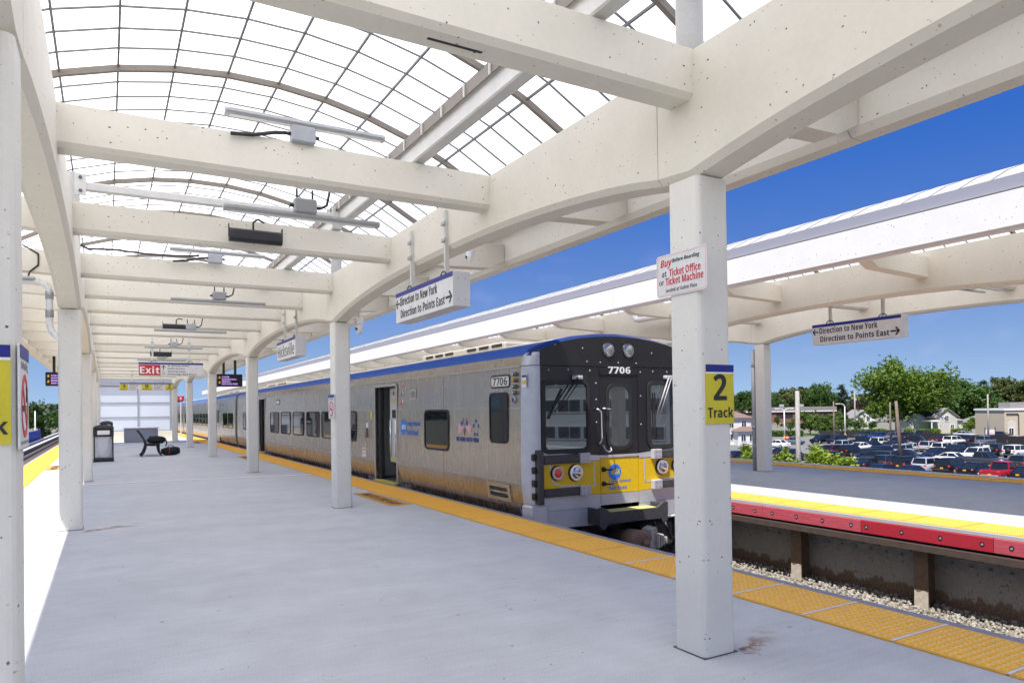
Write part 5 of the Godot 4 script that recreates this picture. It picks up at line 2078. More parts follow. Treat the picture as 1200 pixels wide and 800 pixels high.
# ---------------------------------------------------------------- things on the platform
func litter_bin(label, at):
	var o = thing("litter_bin", label, "bin", at, 0.0, "black litter bins")
	var st = ns()
	for s in [[-1, -1], [1, -1], [1, 1], [-1, 1]]:
		box(st, Vector3(s[0] * 0.27 - 0.022, 0, s[1] * 0.27 - 0.022), Vector3(s[0] * 0.27 + 0.022, 0.86, s[1] * 0.27 + 0.022))
	var fr = part("frame", st, M.black, o)
	fr.set_meta("kind", "stuff")
	st = ns()
	cbox(st, Vector3(-0.30, 0.0, -0.30), Vector3(0.30, 0.12, 0.30), 0.02)
	part("base", st, M.black, o)
	st = ns()
	cbox(st, Vector3(-0.30, 0.84, -0.30), Vector3(0.30, 1.12, 0.30), 0.02)
	part("hood", st, M.black, o)
	st = ns()
	prism(st, rr(0.36, 0.14, 0.02), facing_front(Vector3(0, 0.98, 0.29)), 0.013)
	part("opening", st, M.tube_lens, o)
	st = ns(true)
	var n = 14
	for i in n:
		var a0 = PI * i / n
		var a1 = PI * (i + 1) / n
		quad(st, Vector3(cos(a0) * 0.31, 1.12 + sin(a0) * 0.12, 0.31), Vector3(cos(a0) * 0.31, 1.12 + sin(a0) * 0.12, -0.31), Vector3(cos(a1) * 0.31, 1.12 + sin(a1) * 0.12, -0.31), Vector3(cos(a1) * 0.31, 1.12 + sin(a1) * 0.12, 0.31))
		for s in [0.31, -0.31]: tri(st, Vector3(0, 1.12, s), Vector3(cos(a0) * 0.31, 1.12 + sin(a0) * 0.12, s), Vector3(cos(a1) * 0.31, 1.12 + sin(a1) * 0.12, s))
	part("lid", st, M.step_black, o)
	# clear liner bag hanging in the frame
	st = ns(true)
	n = 28
	var prev = []
	for j in 8:
		var y = 0.14 + 0.70 * j / 7.0
		var row = []
		for i in n:
			var a = TAU * i / n
			var k = 0.235 + 0.018 * sin(a * 7.0 + y * 9.0) + 0.014 * sin(a * 3.0 - y * 15.0) - 0.05 * pow(1.0 - j / 7.0, 3)
			row.append(Vector3(clampf(cos(a) * k * 1.25, -0.245, 0.245), y, clampf(sin(a) * k * 1.25, -0.245, 0.245)))
		if j > 0:
			for i in n: quad(st, prev[(i + 1) % n], prev[i], row[i], row[(i + 1) % n])
		prev = row
	part("bag_liner", st, M.liner, o)

func build_platform_things():
	litter_bin("black litter bin with pale bag liner beside the column row", Vector3(-0.09, 0, -27.65))
	litter_bin("black litter bin with domed lid before the frosted shelter wall", Vector3(0.0, 0, -43.9))
	# bench: black slatted seat on curved iron legs, seen end on
	var b = thing("bench", "black slatted bench with curved iron legs facing the train", "bench", Vector3(1.5, 0, -30.3), 0.0)
	for z in [-0.65, 0.0, 0.65]:
		var st = ns(true)
		path_tube(st, [Vector3(-0.40, 0.0, z), Vector3(-0.30, 0.14, z), Vector3(-0.24, 0.30, z), Vector3(-0.22, 0.44, z), Vector3(-0.27, 0.60, z), Vector3(-0.38, 0.80, z), Vector3(-0.50, 0.97, z)], 0.026, 8)
		path_tube(st, [Vector3(0.30, 0.0, z), Vector3(0.23, 0.14, z), Vector3(0.20, 0.30, z), Vector3(0.21, 0.44, z)], 0.024, 8)
		path_tube(st, [Vector3(-0.23, 0.42, z), Vector3(0.0, 0.40, z), Vector3(0.22, 0.43, z)], 0.022, 8)
		part("leg_frame", st, M.black, b)
	for k in 5:
		var st = ns()
		cbox(st, Vector3(-0.20 + 0.09 * k, 0.445, -0.8), Vector3(-0.13 + 0.09 * k, 0.47, 0.8), 0.006)
		part("seat_slat", st, M.step_black, b)
	for k in 4:
		var st = ns()
		var t = k / 3.0
		var p = Vector3(-0.27, 0.58, 0).lerp(Vector3(-0.49, 0.95, 0), t)
		cbox(st, Vector3(-0.012, -0.04, -0.8), Vector3(0.012, 0.04, 0.8), 0.006, Transform3D(Basis(Vector3(0, 0, 1), 0.53), p + Vector3(0.03, 0, 0)))
		part("back_slat", st, M.step_black, b)
	# soft black bag on the seat
	var bag = thing("backpack", "soft black bag lying on the bench seat", "bag", Vector3(1.62, 0.472, -29.9))
	part("sack", blob(0.30, 0.14, 0.24, 5, 0.16), M.bag, bag, Vector3(0, 0.13, 0))
	var st = ns(true)
	path_tube(st, [Vector3(0.20, 0.16, 0.1), Vector3(0.32, 0.14, 0.12), Vector3(0.36, -0.02, 0.12), Vector3(0.30, -0.12, 0.12)], 0.022, 8)
	part("strap", st, M.bag, bag)
	# duffel on the floor
	bag = thing("duffel_bag", "black duffel bag with red band on the floor by the bench", "bag", Vector3(2.12, 0, -30.0), 0.35)
	part("sack", blob(0.36, 0.16, 0.17, 9, 0.07), M.bag, bag, Vector3(0, 0.155, 0))
	st = ns(true)
	for x in [-0.12]:
		var pts = []
		for i in 17:
			var a = TAU * i / 16.0
			pts.append(Vector3(x + 0.02 * sin(a), 0.16 + sin(a) * 0.160, cos(a) * 0.172))
		path_tube(st, pts, 0.014, 6)
	part("red_band", st, M.bag_red, bag)
	st = ns(true)
	path_tube(st, [Vector3(-0.12, 0.31, 0.04), Vector3(-0.06, 0.37, 0.02), Vector3(0.06, 0.37, 0.0), Vector3(0.12, 0.31, 0.0)], 0.014, 6)
	part("handle", st, M.bag, bag)

func blob(rx, ry, rz, sd, rough):
	var nz = FastNoiseLite.new()
	nz.seed = sd
	nz.frequency = 2.2
	var st = ns(true)
	var n = 18
	var m = 12
	var f = func(i, j):
		var a = TAU * i / n
		var e = -PI / 2 + PI * j / m
		var d = Vector3(cos(e) * cos(a), sin(e), cos(e) * sin(a))
		var k = 1.0 + rough * nz.get_noise_3dv(d * 0.5) * 2.0
		var s = Vector3(signf(d.x) * pow(absf(d.x), 0.7) * rx, signf(d.y) * pow(absf(d.y), 0.8) * ry, signf(d.z) * pow(absf(d.z), 0.8) * rz) * k
		return Vector3(s.x, maxf(s.y, -ry), s.z)
	for i in n:
		for j in m:
			quad(st, f.call(i + 1, j), f.call(i, j), f.call(i, j + 1), f.call(i + 1, j + 1))
	return st

# ---------------------------------------------------------------- beyond the other track
func build_far_side():
	var o = thing("trackside_fence", "bright blue slatted fence beyond the ballasted track", "fence", Vector3(-6.75, -1.3, -66.0))
	for k in 34:
		var st = ns()
		box(st, Vector3(-0.02, 0.05, -0.42), Vector3(0.02, 1.15, 0.42))
		part("panel", st, M.blue_fence, o, Vector3(0, 0, -k * 1.0))
		st = ns()
		box(st, Vector3(-0.05, 0, -0.04), Vector3(0.05, 1.25, 0.04))
		part("post", st, M.blue_fence, o, Vector3(0, 0, -k * 1.0 - 0.5))
	for y in [0.3, 0.9]:
		var st = ns()
		box(st, Vector3(0.021, y - 0.03, -33.5), Vector3(0.05, y + 0.03, 0.5))
		part("rail", st, M.black, o)
	o = thing("parapet", "pale concrete parapet along the far side of the track", "wall", Vector3(-6.4, -1.3, -70))
	var st2 = ns()
	cbox(st2, Vector3(-0.12, 0, -90), Vector3(0.12, 0.28, 60), 0.02)
	part("kerb_beam", st2, M.rail_cover, o)
	tree("maple", "leafy green tree beyond the blue trackside fence", "trees along the line", Vector3(-17.0, GROUND, -152.0), 11.4, 4.6, 2.5, 401)
	tree("olive", "paler bushy tree behind the blue trackside fence", "trees along the line", Vector3(-22.0, GROUND, -150.0), 9.8, 3.4, 2.0, 402)
	tree("maple", "tall dark tree standing behind the blue trackside fence", "trees along the line", Vector3(-10.5, GROUND, -160.0), 11.6, 4.0, 2.5, 403)
	utility_pole("white mast beyond the blue trackside fence", Vector3(-10.0, GROUND, -110), 8.6, 0.12, M.lamp_white, false)
	utility_pole("thin white mast standing near the leafy trackside trees", Vector3(-9.3, GROUND, -128), 8.8, 0.10, M.lamp_white, false)
	utility_pole("dark wooden pole with crossarms far along the line", Vector3(-27.0, GROUND, -180), 12.5, 0.16, M.pole_dark, true)

# ---------------------------------------------------------------- trees
var leaf_mesh = null
func make_leaf():
	var st = ns()
	var r = RandomNumberGenerator.new()
	r.seed = 5
	for k in 5:
		var c = Vector3(r.randf_range(-0.6, 0.6), r.randf_range(-0.5, 0.5), r.randf_range(-0.6, 0.6))
		var b = Basis.from_euler(Vector3(r.randf_range(-0.9, 0.9), r.randf() * TAU, r.randf_range(-0.9, 0.9)))
		var l = r.randf_range(0.35, 0.62)
		var w = l * 0.62
		var p0 = c + b * Vector3(-l, 0, 0)
		var p1 = c + b * Vector3(0, 0.06, w)
		var p2 = c + b * Vector3(l, -0.05, 0)
		var p3 = c + b * Vector3(0, 0.06, -w)
		tri(st, p0, p1, p2)
		tri(st, p0, p2, p3)
	return done(st)

const LEAF_COLORS = {"linden": [[0.055, 0.120, 0.010], [0.150, 0.225, 0.018]], "maple": [[0.030, 0.080, 0.012], [0.080, 0.150, 0.020]], "pine": [[0.022, 0.045, 0.018], [0.055, 0.080, 0.030]], "olive": [[0.055, 0.085, 0.020], [0.125, 0.145, 0.040]],
	"bright": [[0.110, 0.190, 0.014], [0.200, 0.280, 0.020]], "purple": [[0.030, 0.014, 0.016], [0.060, 0.028, 0.030]], "small": [[0.045, 0.100, 0.014], [0.120, 0.180, 0.025]], "cypress": [[0.030, 0.090, 0.010], [0.070, 0.150, 0.015]], "near": [[0.12, 0.20, 0.012], [0.26, 0.34, 0.025]]}

func crown_points(r, kind, h, rad, base, n, xf, col, leaf):
	var c0 = LEAF_COLORS[kind][0]
	var c1 = LEAF_COLORS[kind][1]
	var mid = (h + base) / 2.0
	var half = (h - base) / 2.0
	# clumps hang on limbs; the leaves gather round the clumps and leave gaps between
	var clumps = []
	var nc = clampi(int(n / 70.0), 14, 90)
	for k in nc:
		var d = Vector3(r.randfn(), r.randfn(), r.randfn()).normalized()
		var t = pow(r.randf(), 0.45)
		var p = d * t
		if kind == "pine":
			var y = r.randf()
			var a = r.randf() * TAU
			var rr2 = (1.0 - y * 0.8) * sqrt(r.randf())
			p = Vector3(cos(a) * rr2, y * 2.0 - 1.0, sin(a) * rr2)
		elif kind == "cypress":
			p = Vector3(d.x * 0.7, d.y, d.z * 0.7) * t
		else:
			# broad shoulders, uneven crown
			if p.y < 0: p.y *= 0.85
			p *= r.randf_range(0.74, 1.08)
		clumps.append([Vector3(p.x * rad * 0.88, mid + p.y * half * 0.90, p.z * rad * 0.88), r.randf_range(0.13, 0.27) * rad, r.randf()])
	for i in n:
		var c = clumps[r.randi() % nc]
		var g = Vector3(r.randfn(), r.randfn() * (0.55 if kind == "pine" else 0.8), r.randfn()) * c[1] * 0.62
		var p = c[0] + g
		if p.y > h + leaf or p.y < base * 0.6: continue
		if kind != "pine" and Vector3(p.x / rad, (p.y - mid) / half, p.z / rad).length() > 1.13: continue
		var s = leaf * r.randf_range(0.6, 1.25)
		xf.append(Transform3D(Basis.from_euler(Vector3(r.randf_range(-0.7, 0.7), r.randf() * TAU, r.randf_range(-0.7, 0.7))).scaled(Vector3(s, s * (0.5 if kind == "pine" else 0.9), s)), p))
		var m = clampf(0.55 * c[2] + 0.45 * r.randf(), 0, 1)
		col.append(Color(lerpf(c0[0], c1[0], m), lerpf(c0[1], c1[1], m), lerpf(c0[2], c1[2], m)))
	return clumps

func tree(kind, label, group, at, h, rad, base, sd, n = 0, leaf = 0.0):
	if leaf_mesh == null: leaf_mesh = make_leaf()
	var names = {"linden": "linden_tree", "maple": "broadleaf_tree", "pine": "pine_tree", "olive": "broadleaf_tree", "bright": "young_tree", "purple": "purple_tree", "small": "street_tree", "cypress": "cypress_tree", "near": "small_tree"}
	var o = thing(names[kind], label, "tree", at, 0.0, group)
	var r = RandomNumberGenerator.new()
	r.seed = sd
	if n == 0: n = int(clampf(rad * rad * 95.0, 900, 9000))
	if leaf == 0.0: leaf = clampf(rad * 0.085, 0.22, 0.62)
	var xf = []
	var col = []
	var clumps = crown_points(r, kind, h, rad, base, n, xf, col, leaf)
	var st = ns(true)
	var top = Vector3(r.randf_range(-0.3, 0.3), base + (h - base) * 0.45, r.randf_range(-0.3, 0.3))
	var tr = clampf(h * 0.022, 0.08, 0.42)
	tube(st, Vector3.ZERO, Vector3(0, base * 0.6, 0), tr * 1.25, tr, 10, false)
	tube(st, Vector3(0, base * 0.6, 0), top, tr, tr * 0.5, 10, false)
	part("trunk", st, M.bark, o)
	st = ns(true)
	for k in mini(16, clumps.size()):
		var c = clumps[k][0]
		var s = Vector3(0, lerpf(base * 0.7, top.y, r.randf()), 0)
		tube(st, s, s.lerp(c, 0.55) + Vector3(0, -0.1 * rad * 0.3, 0), tr * 0.42, tr * 0.25, 6, false)
		tube(st, s.lerp(c, 0.55) + Vector3(0, -0.1 * rad * 0.3, 0), c, tr * 0.25, tr * 0.06, 6, false)
	var lb = part("limbs", st, M.bark, o)
	lb.set_meta("kind", "stuff")
	scatter("crown", leaf_mesh, M.leaf, xf, col, o).set_meta("kind", "stuff")
	return o

func hedge(label, at, turn, l, w, h, kind, sd):
	if leaf_mesh == null: leaf_mesh = make_leaf()
	var o = thing("hedge", label, "hedge", at, turn, "clipped hedges")
	var r = RandomNumberGenerator.new()
	r.seed = sd
	var xf = []
	var col = []
	var c0 = LEAF_COLORS[kind][0]
	var c1 = LEAF_COLORS[kind][1]
	for i in int(clampf(l * w * h * 60, 200, 3000)):
		var p = Vector3(r.randf_range(-0.5, 0.5) * l, r.randf() * h, r.randf_range(-0.5, 0.5) * w)
		xf.append(Transform3D(Basis.from_euler(Vector3(r.randf_range(-0.7, 0.7), r.randf() * TAU, 0)).scaled(Vector3.ONE * r.randf_range(0.18, 0.3)), p))
		var m = r.randf()
		col.append(Color(lerpf(c0[0], c1[0], m), lerpf(c0[1], c1[1], m), lerpf(c0[2], c1[2], m)))
	scatter("foliage", leaf_mesh, M.leaf, xf, col, o).set_meta("kind", "stuff")

# ---------------------------------------------------------------- poles
func utility_pole(label, at, h, r, m, arms, lean = 0.0):
	var o = thing("utility_pole", label, "pole", at, 0.0, "poles of the town")
	var st = ns(true)
	tube(st, Vector3.ZERO, Vector3(lean, h, 0), r, r * 0.8, 12)
	part("shaft", st, m, o)
	if arms:
		for y in [0.5, 1.4]:
			st = ns()
			box(st, Vector3(lean - 0.06, h - y - 0.06, -1.1), Vector3(lean + 0.06, h - y + 0.06, 1.1))
			part("crossarm", st, M.pole_dark, o)
		st = ns(true)
		tube(st, Vector3(lean + 0.3, h - 2.6, 0.2), Vector3(lean + 0.3, h - 1.8, 0.2), 0.25, 0.25, 12)
		part("transformer", st, M.box_grey, o)
	return o

func street_lamp(label, at, h, arms):
	var o = thing("street_lamp", label, "street lamp", at, 0.0, "white street lamps")
	var st = ns(true)
	tube(st, Vector3(0, 1.0, 0), Vector3(0, h - 0.6, 0), 0.16, 0.10, 12)
	part("mast", st, M.lamp_white, o)
	st = ns()
	tube(st, Vector3.ZERO, Vector3(0, 1.0, 0), 0.34, 0.34, 14)
	part("base_drum", st, M.lamp_yellow, o)
	for a in arms:
		st = ns(true)
		var d = Vector3(cos(a), 0, sin(a))
		path_tube(st, [Vector3(0, h - 0.6, 0), Vector3(0, h - 0.2, 0) + d * 0.25, Vector3(0, h, 0) + d * 0.8, Vector3(0, h, 0) + d * 1.5], 0.07, 8)
		var ar = part("arm", st, M.lamp_white, o)
		st = ns()
		cbox(st, Vector3(-0.35, -0.10, -0.16), Vector3(0.35, 0.08, 0.16), 0.05, Transform3D(Basis(Vector3.UP, -a), Vector3(0, h, 0) + d * 1.8))
		part("lamp_head", st, M.lamp_white, ar)

# ---------------------------------------------------------------- houses
func win(parent, xf, w, h, m = null):
	var st = ns()
	ring(st, PackedVector2Array([Vector2(w / 2 + 0.12, h / 2 + 0.12), Vector2(-w / 2 - 0.12, h / 2 + 0.12), Vector2(-w / 2 - 0.12, -h / 2 - 0.12), Vector2(w / 2 + 0.12, -h / 2 - 0.12)]), PackedVector2Array([Vector2(w / 2, h / 2), Vector2(-w / 2, h / 2), Vector2(-w / 2, -h / 2), Vector2(w / 2, -h / 2)]), xf, 0.08)
	var f = part("window", st, m if m else M.trim_white, parent)
	st = ns()
	prism(st, PackedVector2Array([Vector2(-w / 2, -h / 2), Vector2(w / 2, -h / 2), Vector2(w / 2, h / 2), Vector2(-w / 2, h / 2)]), xf, 0.03)
	part("pane", st, M.pane, f)
	st = ns()
	box(st, Vector3(-0.03, -h / 2, 0.03), Vector3(0.03, h / 2, 0.06), xf)
	part("glazing_bar", st, m if m else M.trim_white, f)

func walls(o, w, d, h, m, at = Vector3.ZERO):
	var st = ns()
	box(st, Vector3(-w / 2, 0, -d) + at, Vector3(w / 2, h, 0) + at)
	return part("wall", st, m, o)

# gable with its triangle facing the front
func gable(o, w, d, h, rise, m, wallm, at = Vector3.ZERO):
	var st = ns()
	prism(st, PackedVector2Array([Vector2(-w / 2, h), Vector2(w / 2, h), Vector2(0, h + rise)]), facing_front(at + Vector3(0, 0, -d)), d)
	part("gable_wall", st, wallm, o)
	st = ns()
	for s in [-1, 1]:
		var e = Vector2(s * (w / 2 + 0.5), h - 0.5 * rise / (w / 2))
		var t = Vector2(0, h + rise)
		prism(st, PackedVector2Array([e, t, t + Vector2(0, 0.22), e + Vector2(0, 0.22)]), facing_front(at + Vector3(0, 0.02, -d - 0.4)), d + 0.8)
	return part("roof", st, m, o)

func hip(o, w, d, h, rise, m, at = Vector3.ZERO):
	var st = ns()
	var x = w / 2 + 0.5
	var z0 = 0.5
	var z1 = -d - 0.5
	var rz = minf(d / 2 + 0.5, w / 2)
	var a = [Vector3(-x, h, z0), Vector3(x, h, z0), Vector3(x, h, z1), Vector3(-x, h, z1)]
	var r0 = Vector3(-x + rz, h + rise, (z0 + z1) / 2)
	var r1 = Vector3(x - rz, h + rise, (z0 + z1) / 2)
	quad(st, a[0] + at, a[1] + at, r1 + at, r0 + at)
	quad(st, a[2] + at, a[3] + at, r0 + at, r1 + at)
	tri(st, a[1] + at, a[2] + at, r1 + at)
	tri(st, a[3] + at, a[0] + at, r0 + at)
	quad(st, a[3] + at, a[2] + at, a[1] + at, a[0] + at)
	return part("roof", st, m, o)

func build_town():
	var T2 = -0.52
	# white house with brown roofs
	var o = thing("white_house", "white house with brown hipped roofs beyond the column", "house", Vector3(112.2, GROUND, -105.0), T2)
	walls(o, 8.5, 9, 5.6, M.wall_white)
	hip(o, 8.5, 9, 5.6, 2.0, M.roof_brown)
	for q in [[-2.4, 4.2], [0.2, 4.2], [2.8, 4.2], [-2.4, 1.6], [0.0, 1.6]]: win(o, facing_front(Vector3(q[0], q[1], 0.0)), 0.9, 1.3)
	walls(o, 4.0, 3, 2.9, M.wall_white, Vector3(2.6, 0, 3.0))
	hip(o, 4.0, 3, 2.9, 0.9, M.roof_brown, Vector3(2.6, 0, 3.0))
	for q in [1.7, 3.4]: win(o, facing_front(Vector3(q, 1.5, 3.0)), 0.9, 1.3)
	# long brick building
	o = thing("brick_building", "long low brick building with flat grey roof and dark windows", "building", Vector3(270.0, GROUND, -216.5), T2)
	walls(o, 40, 14, 5.4, M.brick_red)
	var st = ns()
	box(st, Vector3(-20.6, 5.4, -14.6), Vector3(20.6, 7.2, 0.6))
	part("roof", st, M.roof_grey, o)
	st = ns()
	box(st, Vector3(-20.61, 5.0, 0.02), Vector3(20.61, 5.4, 0.62))
	part("fascia", st, M.trim_white, o)
	for q in [[-14.6, 5.0], [-5.0, 3.4], [-0.8, 3.4], [4.0, 3.0], [8.6, 3.6], [12.6, 3.0], [16.4, 3.6]]: win(o, facing_front(Vector3(q[0], 3.2, 0.0)), q[1], 2.2, M.brick_red)
	for q in [-12.0, -3.0, 6.0]:
		st = ns()
		cbox(st, Vector3(q - 0.9, 7.2, -4), Vector3(q + 0.9, 8.4, -2.4), 0.1)
		part("roof_unit", st, M.box_grey, o)
	# white gabled house behind the lamp
	o = thing("white_house", "small white house with two dark windows beside the large tree", "house", Vector3(213.5, GROUND, -142.8), T2)
	walls(o, 7.0, 8, 3.6, M.wall_white)
	gable(o, 7.0, 8, 3.6, 2.4, M.roof_grey, M.wall_white)
	for q in [-1.7, 1.2]: win(o, facing_front(Vector3(q, 3.2, 0.0)), 1.0, 1.5)
	# cream gabled house with porch
	o = thing("cream_house", "cream gabled house with columned porch beyond the dark fence", "house", Vector3(195.6, GROUND, -107.0), T2)
	walls(o, 5.6, 9, 4.4, M.wall_cream)
	gable(o, 5.6, 9, 4.4, 2.1, M.roof_grey, M.wall_cream)
	for k in 9:
		st = ns()
		box(st, Vector3(-2.8, 0.45 * k + 0.40, 0.0), Vector3(2.8, 0.45 * k + 0.43, 0.035))
		part("clapboard", st, M.wall_white, o)
	for q in [[1.4, 1.5], [0.0, 3.9]]: win(o, facing_front(Vector3(q[0], q[1], 0.0)), 0.9, 1.4)
	walls(o, 2.4, 6, 3.3, M.wall_cream, Vector3(4.05, 0, -1.5))
	hip(o, 2.4, 6, 3.3, 0.8, M.roof_grey, Vector3(4.05, 0, -1.5))
	st = ns()
	box(st, Vector3(-5.2, 3.1, -3), Vector3(-2.85, 3.5, 1.8))
	part("porch_roof", st, M.trim_white, o)
	for q in [[-5.0, 1.6], [-3.1, 1.6]]:
		st = ns()
		tube(st, Vector3(q[0], 0, q[1]), Vector3(q[0], 3.1, q[1]), 0.17, 0.15, 10)
		part("porch_column", st, M.trim_white, o)
	walls(o, 6.0, 6, 3.4, M.wall_cream, Vector3(-6.0, 0, -3.2))
	gable(o, 6.0, 6, 3.4, 1.8, M.roof_grey, M.wall_cream, Vector3(-6.0, 0, -3.2))
	# big grey hipped roof over brick
	o = thing("brick_house", "brick house with broad grey hipped roof among the trees", "house", Vector3(251.0, GROUND, -121.2), T2)
	walls(o, 12.0, 12, 5.7, M.brick_red)
	hip(o, 12.0, 12, 5.7, 3.1, M.roof_grey)
	for q in [-3.0, 0.0, 3.5]: win(o, facing_front(Vector3(q, 4.4, 0)), 1.2, 1.5)
	# low house with greenish roof
	o = thing("low_house", "low cream house with wide green-grey roof before the brick house", "house", Vector3(211.0, GROUND, -103.8), T2)
	walls(o, 8.0, 8, 2.5, M.wall_cream)
	hip(o, 8.0, 8, 2.5, 2.3, M.roof_green)
	for q in [-2.2, 1.8]: win(o, facing_front(Vector3(q, 1.4, 0)), 0.9, 1.2)
	# beige commercial building
	o = thing("beige_building", "beige flat-roofed building with arched panel and dark drain pipe", "building", Vector3(179.4, GROUND, -79.8), T2)
	walls(o, 12.0, 10, 6.2, M.wall_beige)
	st = ns()
	box(st, Vector3(-6.2, 6.2, -10.2), Vector3(6.2, 6.6, 0.2))
	part("cornice", st, M.trim_white, o)
	st = ns()
	box(st, Vector3(-3.2, 6.6, -6), Vector3(1.0, 8.0, -2))
	part("roof_unit", st, M.roof_grey, o)
	var arch = PackedVector2Array()
	for i in 13:
		var a = PI * i / 12.0
		arch.append(Vector2(cos(a) * 0.9, 3.1 + sin(a) * 0.9))
	arch.append(Vector2(-0.9, 0.2))
	arch.append(Vector2(0.9, 0.2))
	st = ns()
	prism(st, arch, facing_front(Vector3(-4.3, 0, 0.0)), 0.08)
	part("arched_panel", st, M.wall_cream, o)
	st = ns()
	path_tube(st, [Vector3(-5.6, 5.4, 0.1), Vector3(-3.1, 5.4, 0.1), Vector3(-2.9, 5.1, 0.1), Vector3(-2.9, 0.2, 0.1)], 0.12, 8)
	part("drain_pipe", st, M.bolt, o)
	win(o, facing_front(Vector3(-4.6, 1.4, 0.085)), 1.0, 1.6)

	# what the cab windows mirror: a banded office block and trees behind the opposite platform
	o = thing("office_block", "tall office block with white and dark bands behind the opposite platform", "building", Vector3(58.0, GROUND, 64.0), -2.02)
	walls(o, 26, 16, 24, M.wall_white)
	for k in 6:
		for i in 6:
			win(o, facing_front(Vector3(-10.4 + i * 4.15, 4.6 + k * 3.8, 0.0)), 3.7, 1.7, M.trim_white)
	for q in [[62.0, 40.0, 15.0, "tall"], [70.0, 50.0, 14.0, "rounded"], [56.0, 30.0, 13.0, "shorter"], [78.0, 42.0, 15.0, "farther"]]:
		tree("maple", "%s green tree near the banded office block" % q[3], "trees by the office block", Vector3(q[0], GROUND, q[1]), q[2], 5.5, 3.0, 700 + int(q[0]))
	# trees
	var labels = {"linden": ["large airy bright green tree rising over the car park"], "maple": ["dense dark green tree beside the large airy tree", "rounded green tree behind the brick building", "low green tree behind the brick building", "broad green tree behind the brick building roof", "green tree behind the white house with brown roofs", "small dark tree by the white gabled house"], "pine": ["dark ragged pine above the grey hipped roof", "dark narrow pine behind the brick building"],
		"olive": ["olive green tree above the beige building", "large olive tree behind the beige building roof", "low olive tree beside the dark pine", "olive tree behind the weathered pole", "ragged olive tree next to the weathered pole", "olive tree behind the purple-leaved tree"], "bright": ["small bright green tree on the lawn before the low house"], "purple": ["dark purple-leaved tree behind the white gabled house"],
		"small": ["leafy street tree just beside the weathered pole", "low street tree before the brick building", "street tree near the white lamp with yellow base", "thin street tree before the brick building windows", "small street tree before the white gabled house"], "cypress": ["small pointed cypress before the brick building"]}
	var seen = {}
	var sd = 100
	for t in TREES:
		var k = seen.get(t[0], 0)
		seen[t[0]] = k + 1
		tree(t[0], labels[t[0]][k % labels[t[0]].size()], "trees of the town", Vector3(t[1], GROUND, t[2]), t[3], t[4], t[5], sd)
		sd += 1
	var near_labels = ["small leafy tree top just past the platform edge by the column", "low leafy tree top beside the weathered pole", "bright leafy tree top in front of the weathered pole", "tallest leafy tree top past the opposite platform edge", "leafy tree top before the black pickup", "low leafy tree top beside the black pickup", "leafy tree top before the white house with brown roofs", "low bright shrub top before the red pickup"]
	var i = 0
	for t in NEAR_TREES:
		tree("near", near_labels[i], "small trees below the platform", Vector3(t[0], GROUND, t[1]), t[2], maxf(t[3] * 1.25, 0.9), t[2] * 0.60, 300 + i, 900, 0.13)
		i += 1
	# distant wood along the horizon
	if leaf_mesh == null: leaf_mesh = make_leaf()
	var xf = []
	var col = []
	rng.seed = 77
	for k in 8000:
		var a = deg_to_rad(rng.randf_range(-25.0, 86.0))
		var d = rng.randf_range(560, 760)
		var s = rng.randf_range(3.0, 5.5)
		var hh = 15.0 + 3.0 * sin(a * 37.0) + 2.5 * sin(a * 91.0)
		xf.append(Transform3D(Basis.from_euler(Vector3(0, rng.randf() * TAU, rng.randf_range(-0.5, 0.5))).scaled(Vector3(s, s, s)), Vector3(sin(a) * d, GROUND + rng.randf() * hh, -cos(a) * d)))
		var g = rng.randf_range(0.7, 1.2)
		col.append(Color(0.050 * g, 0.082 * g, 0.034 * g))
	var w = scatter("distant_wood", leaf_mesh, M.leaf, xf, col)
	tag(w, "distant dark green wood along the horizon", "wood", "", "stuff")

	# hedges, fences
	hedge("yellow-green clipped hedge before the cream house", Vector3(186.5, GROUND, -106.5), T2, 5.5, 1.4, 1.3, "bright", 501)
	hedge("bright clipped hedge beside the cream house wing", Vector3(190.0, GROUND, -100.5), T2, 4.5, 1.4, 1.4, "bright", 502)
	hedge("low clipped hedge before the porch of the cream house", Vector3(184.0, GROUND, -110.5), T2, 2.4, 1.4, 1.2, "bright", 503)
	hedge("long dark clipped hedge before the brick building", Vector3(150.0, GROUND, -124.0), T2, 12.0, 1.6, 1.5, "small", 504)
	hedge("long clipped hedge beside the white street lamp", Vector3(168.0, GROUND, -112.0), T2, 10.0, 1.6, 1.6, "small", 505)
	for q in [[149.7, -87.3, 143.7, -63.0, "black screened fence along the back of the car park"], [150.0, -112.0, 158.0, -98.0, "black fence by the white street lamp and the long hedge"]]:
		var a = Vector3(q[0], GROUND, q[1])
		var b = Vector3(q[2], GROUND, q[3])
		var l = a.distance_to(b)
		o = thing("screen_fence", q[4], "fence", a, atan2(-(b.z - a.z), b.x - a.x), "black screened fences")
		var n = int(l / 2.5)
		for k in n:
			st = ns()
			box(st, Vector3(k * l / n + 0.05, 0.05, -0.02), Vector3((k + 1) * l / n - 0.05, 1.75, 0.02))
			part("panel", st, M.fence_dark, o)
			st = ns()
			tube(st, Vector3(k * l / n, 0, 0), Vector3(k * l / n, 1.85, 0), 0.04, 0.04, 8)
			part("post", st, M.fence_dark, o)
	# poles and lamps
	utility_pole("thick weathered grey pole rising from the shrubs past the platform", Vector3(44.0, GROUND, -34.7), 9.1, 0.19, M.pole, false)
	utility_pole("brown leaning wooden pole among the parked cars", Vector3(88.5, GROUND, -54.2), 8.4, 0.22, M.pole_dark, false, -0.9)
	utility_pole("brown wooden pole before the large airy tree", Vector3(145.9, GROUND, -91.6), 8.4, 0.2, M.pole_dark, false)
	utility_pole("thin wooden pole behind the parked dark vehicles", Vector3(126.5, GROUND, -91.2), 8.7, 0.16, M.pole_dark, false)
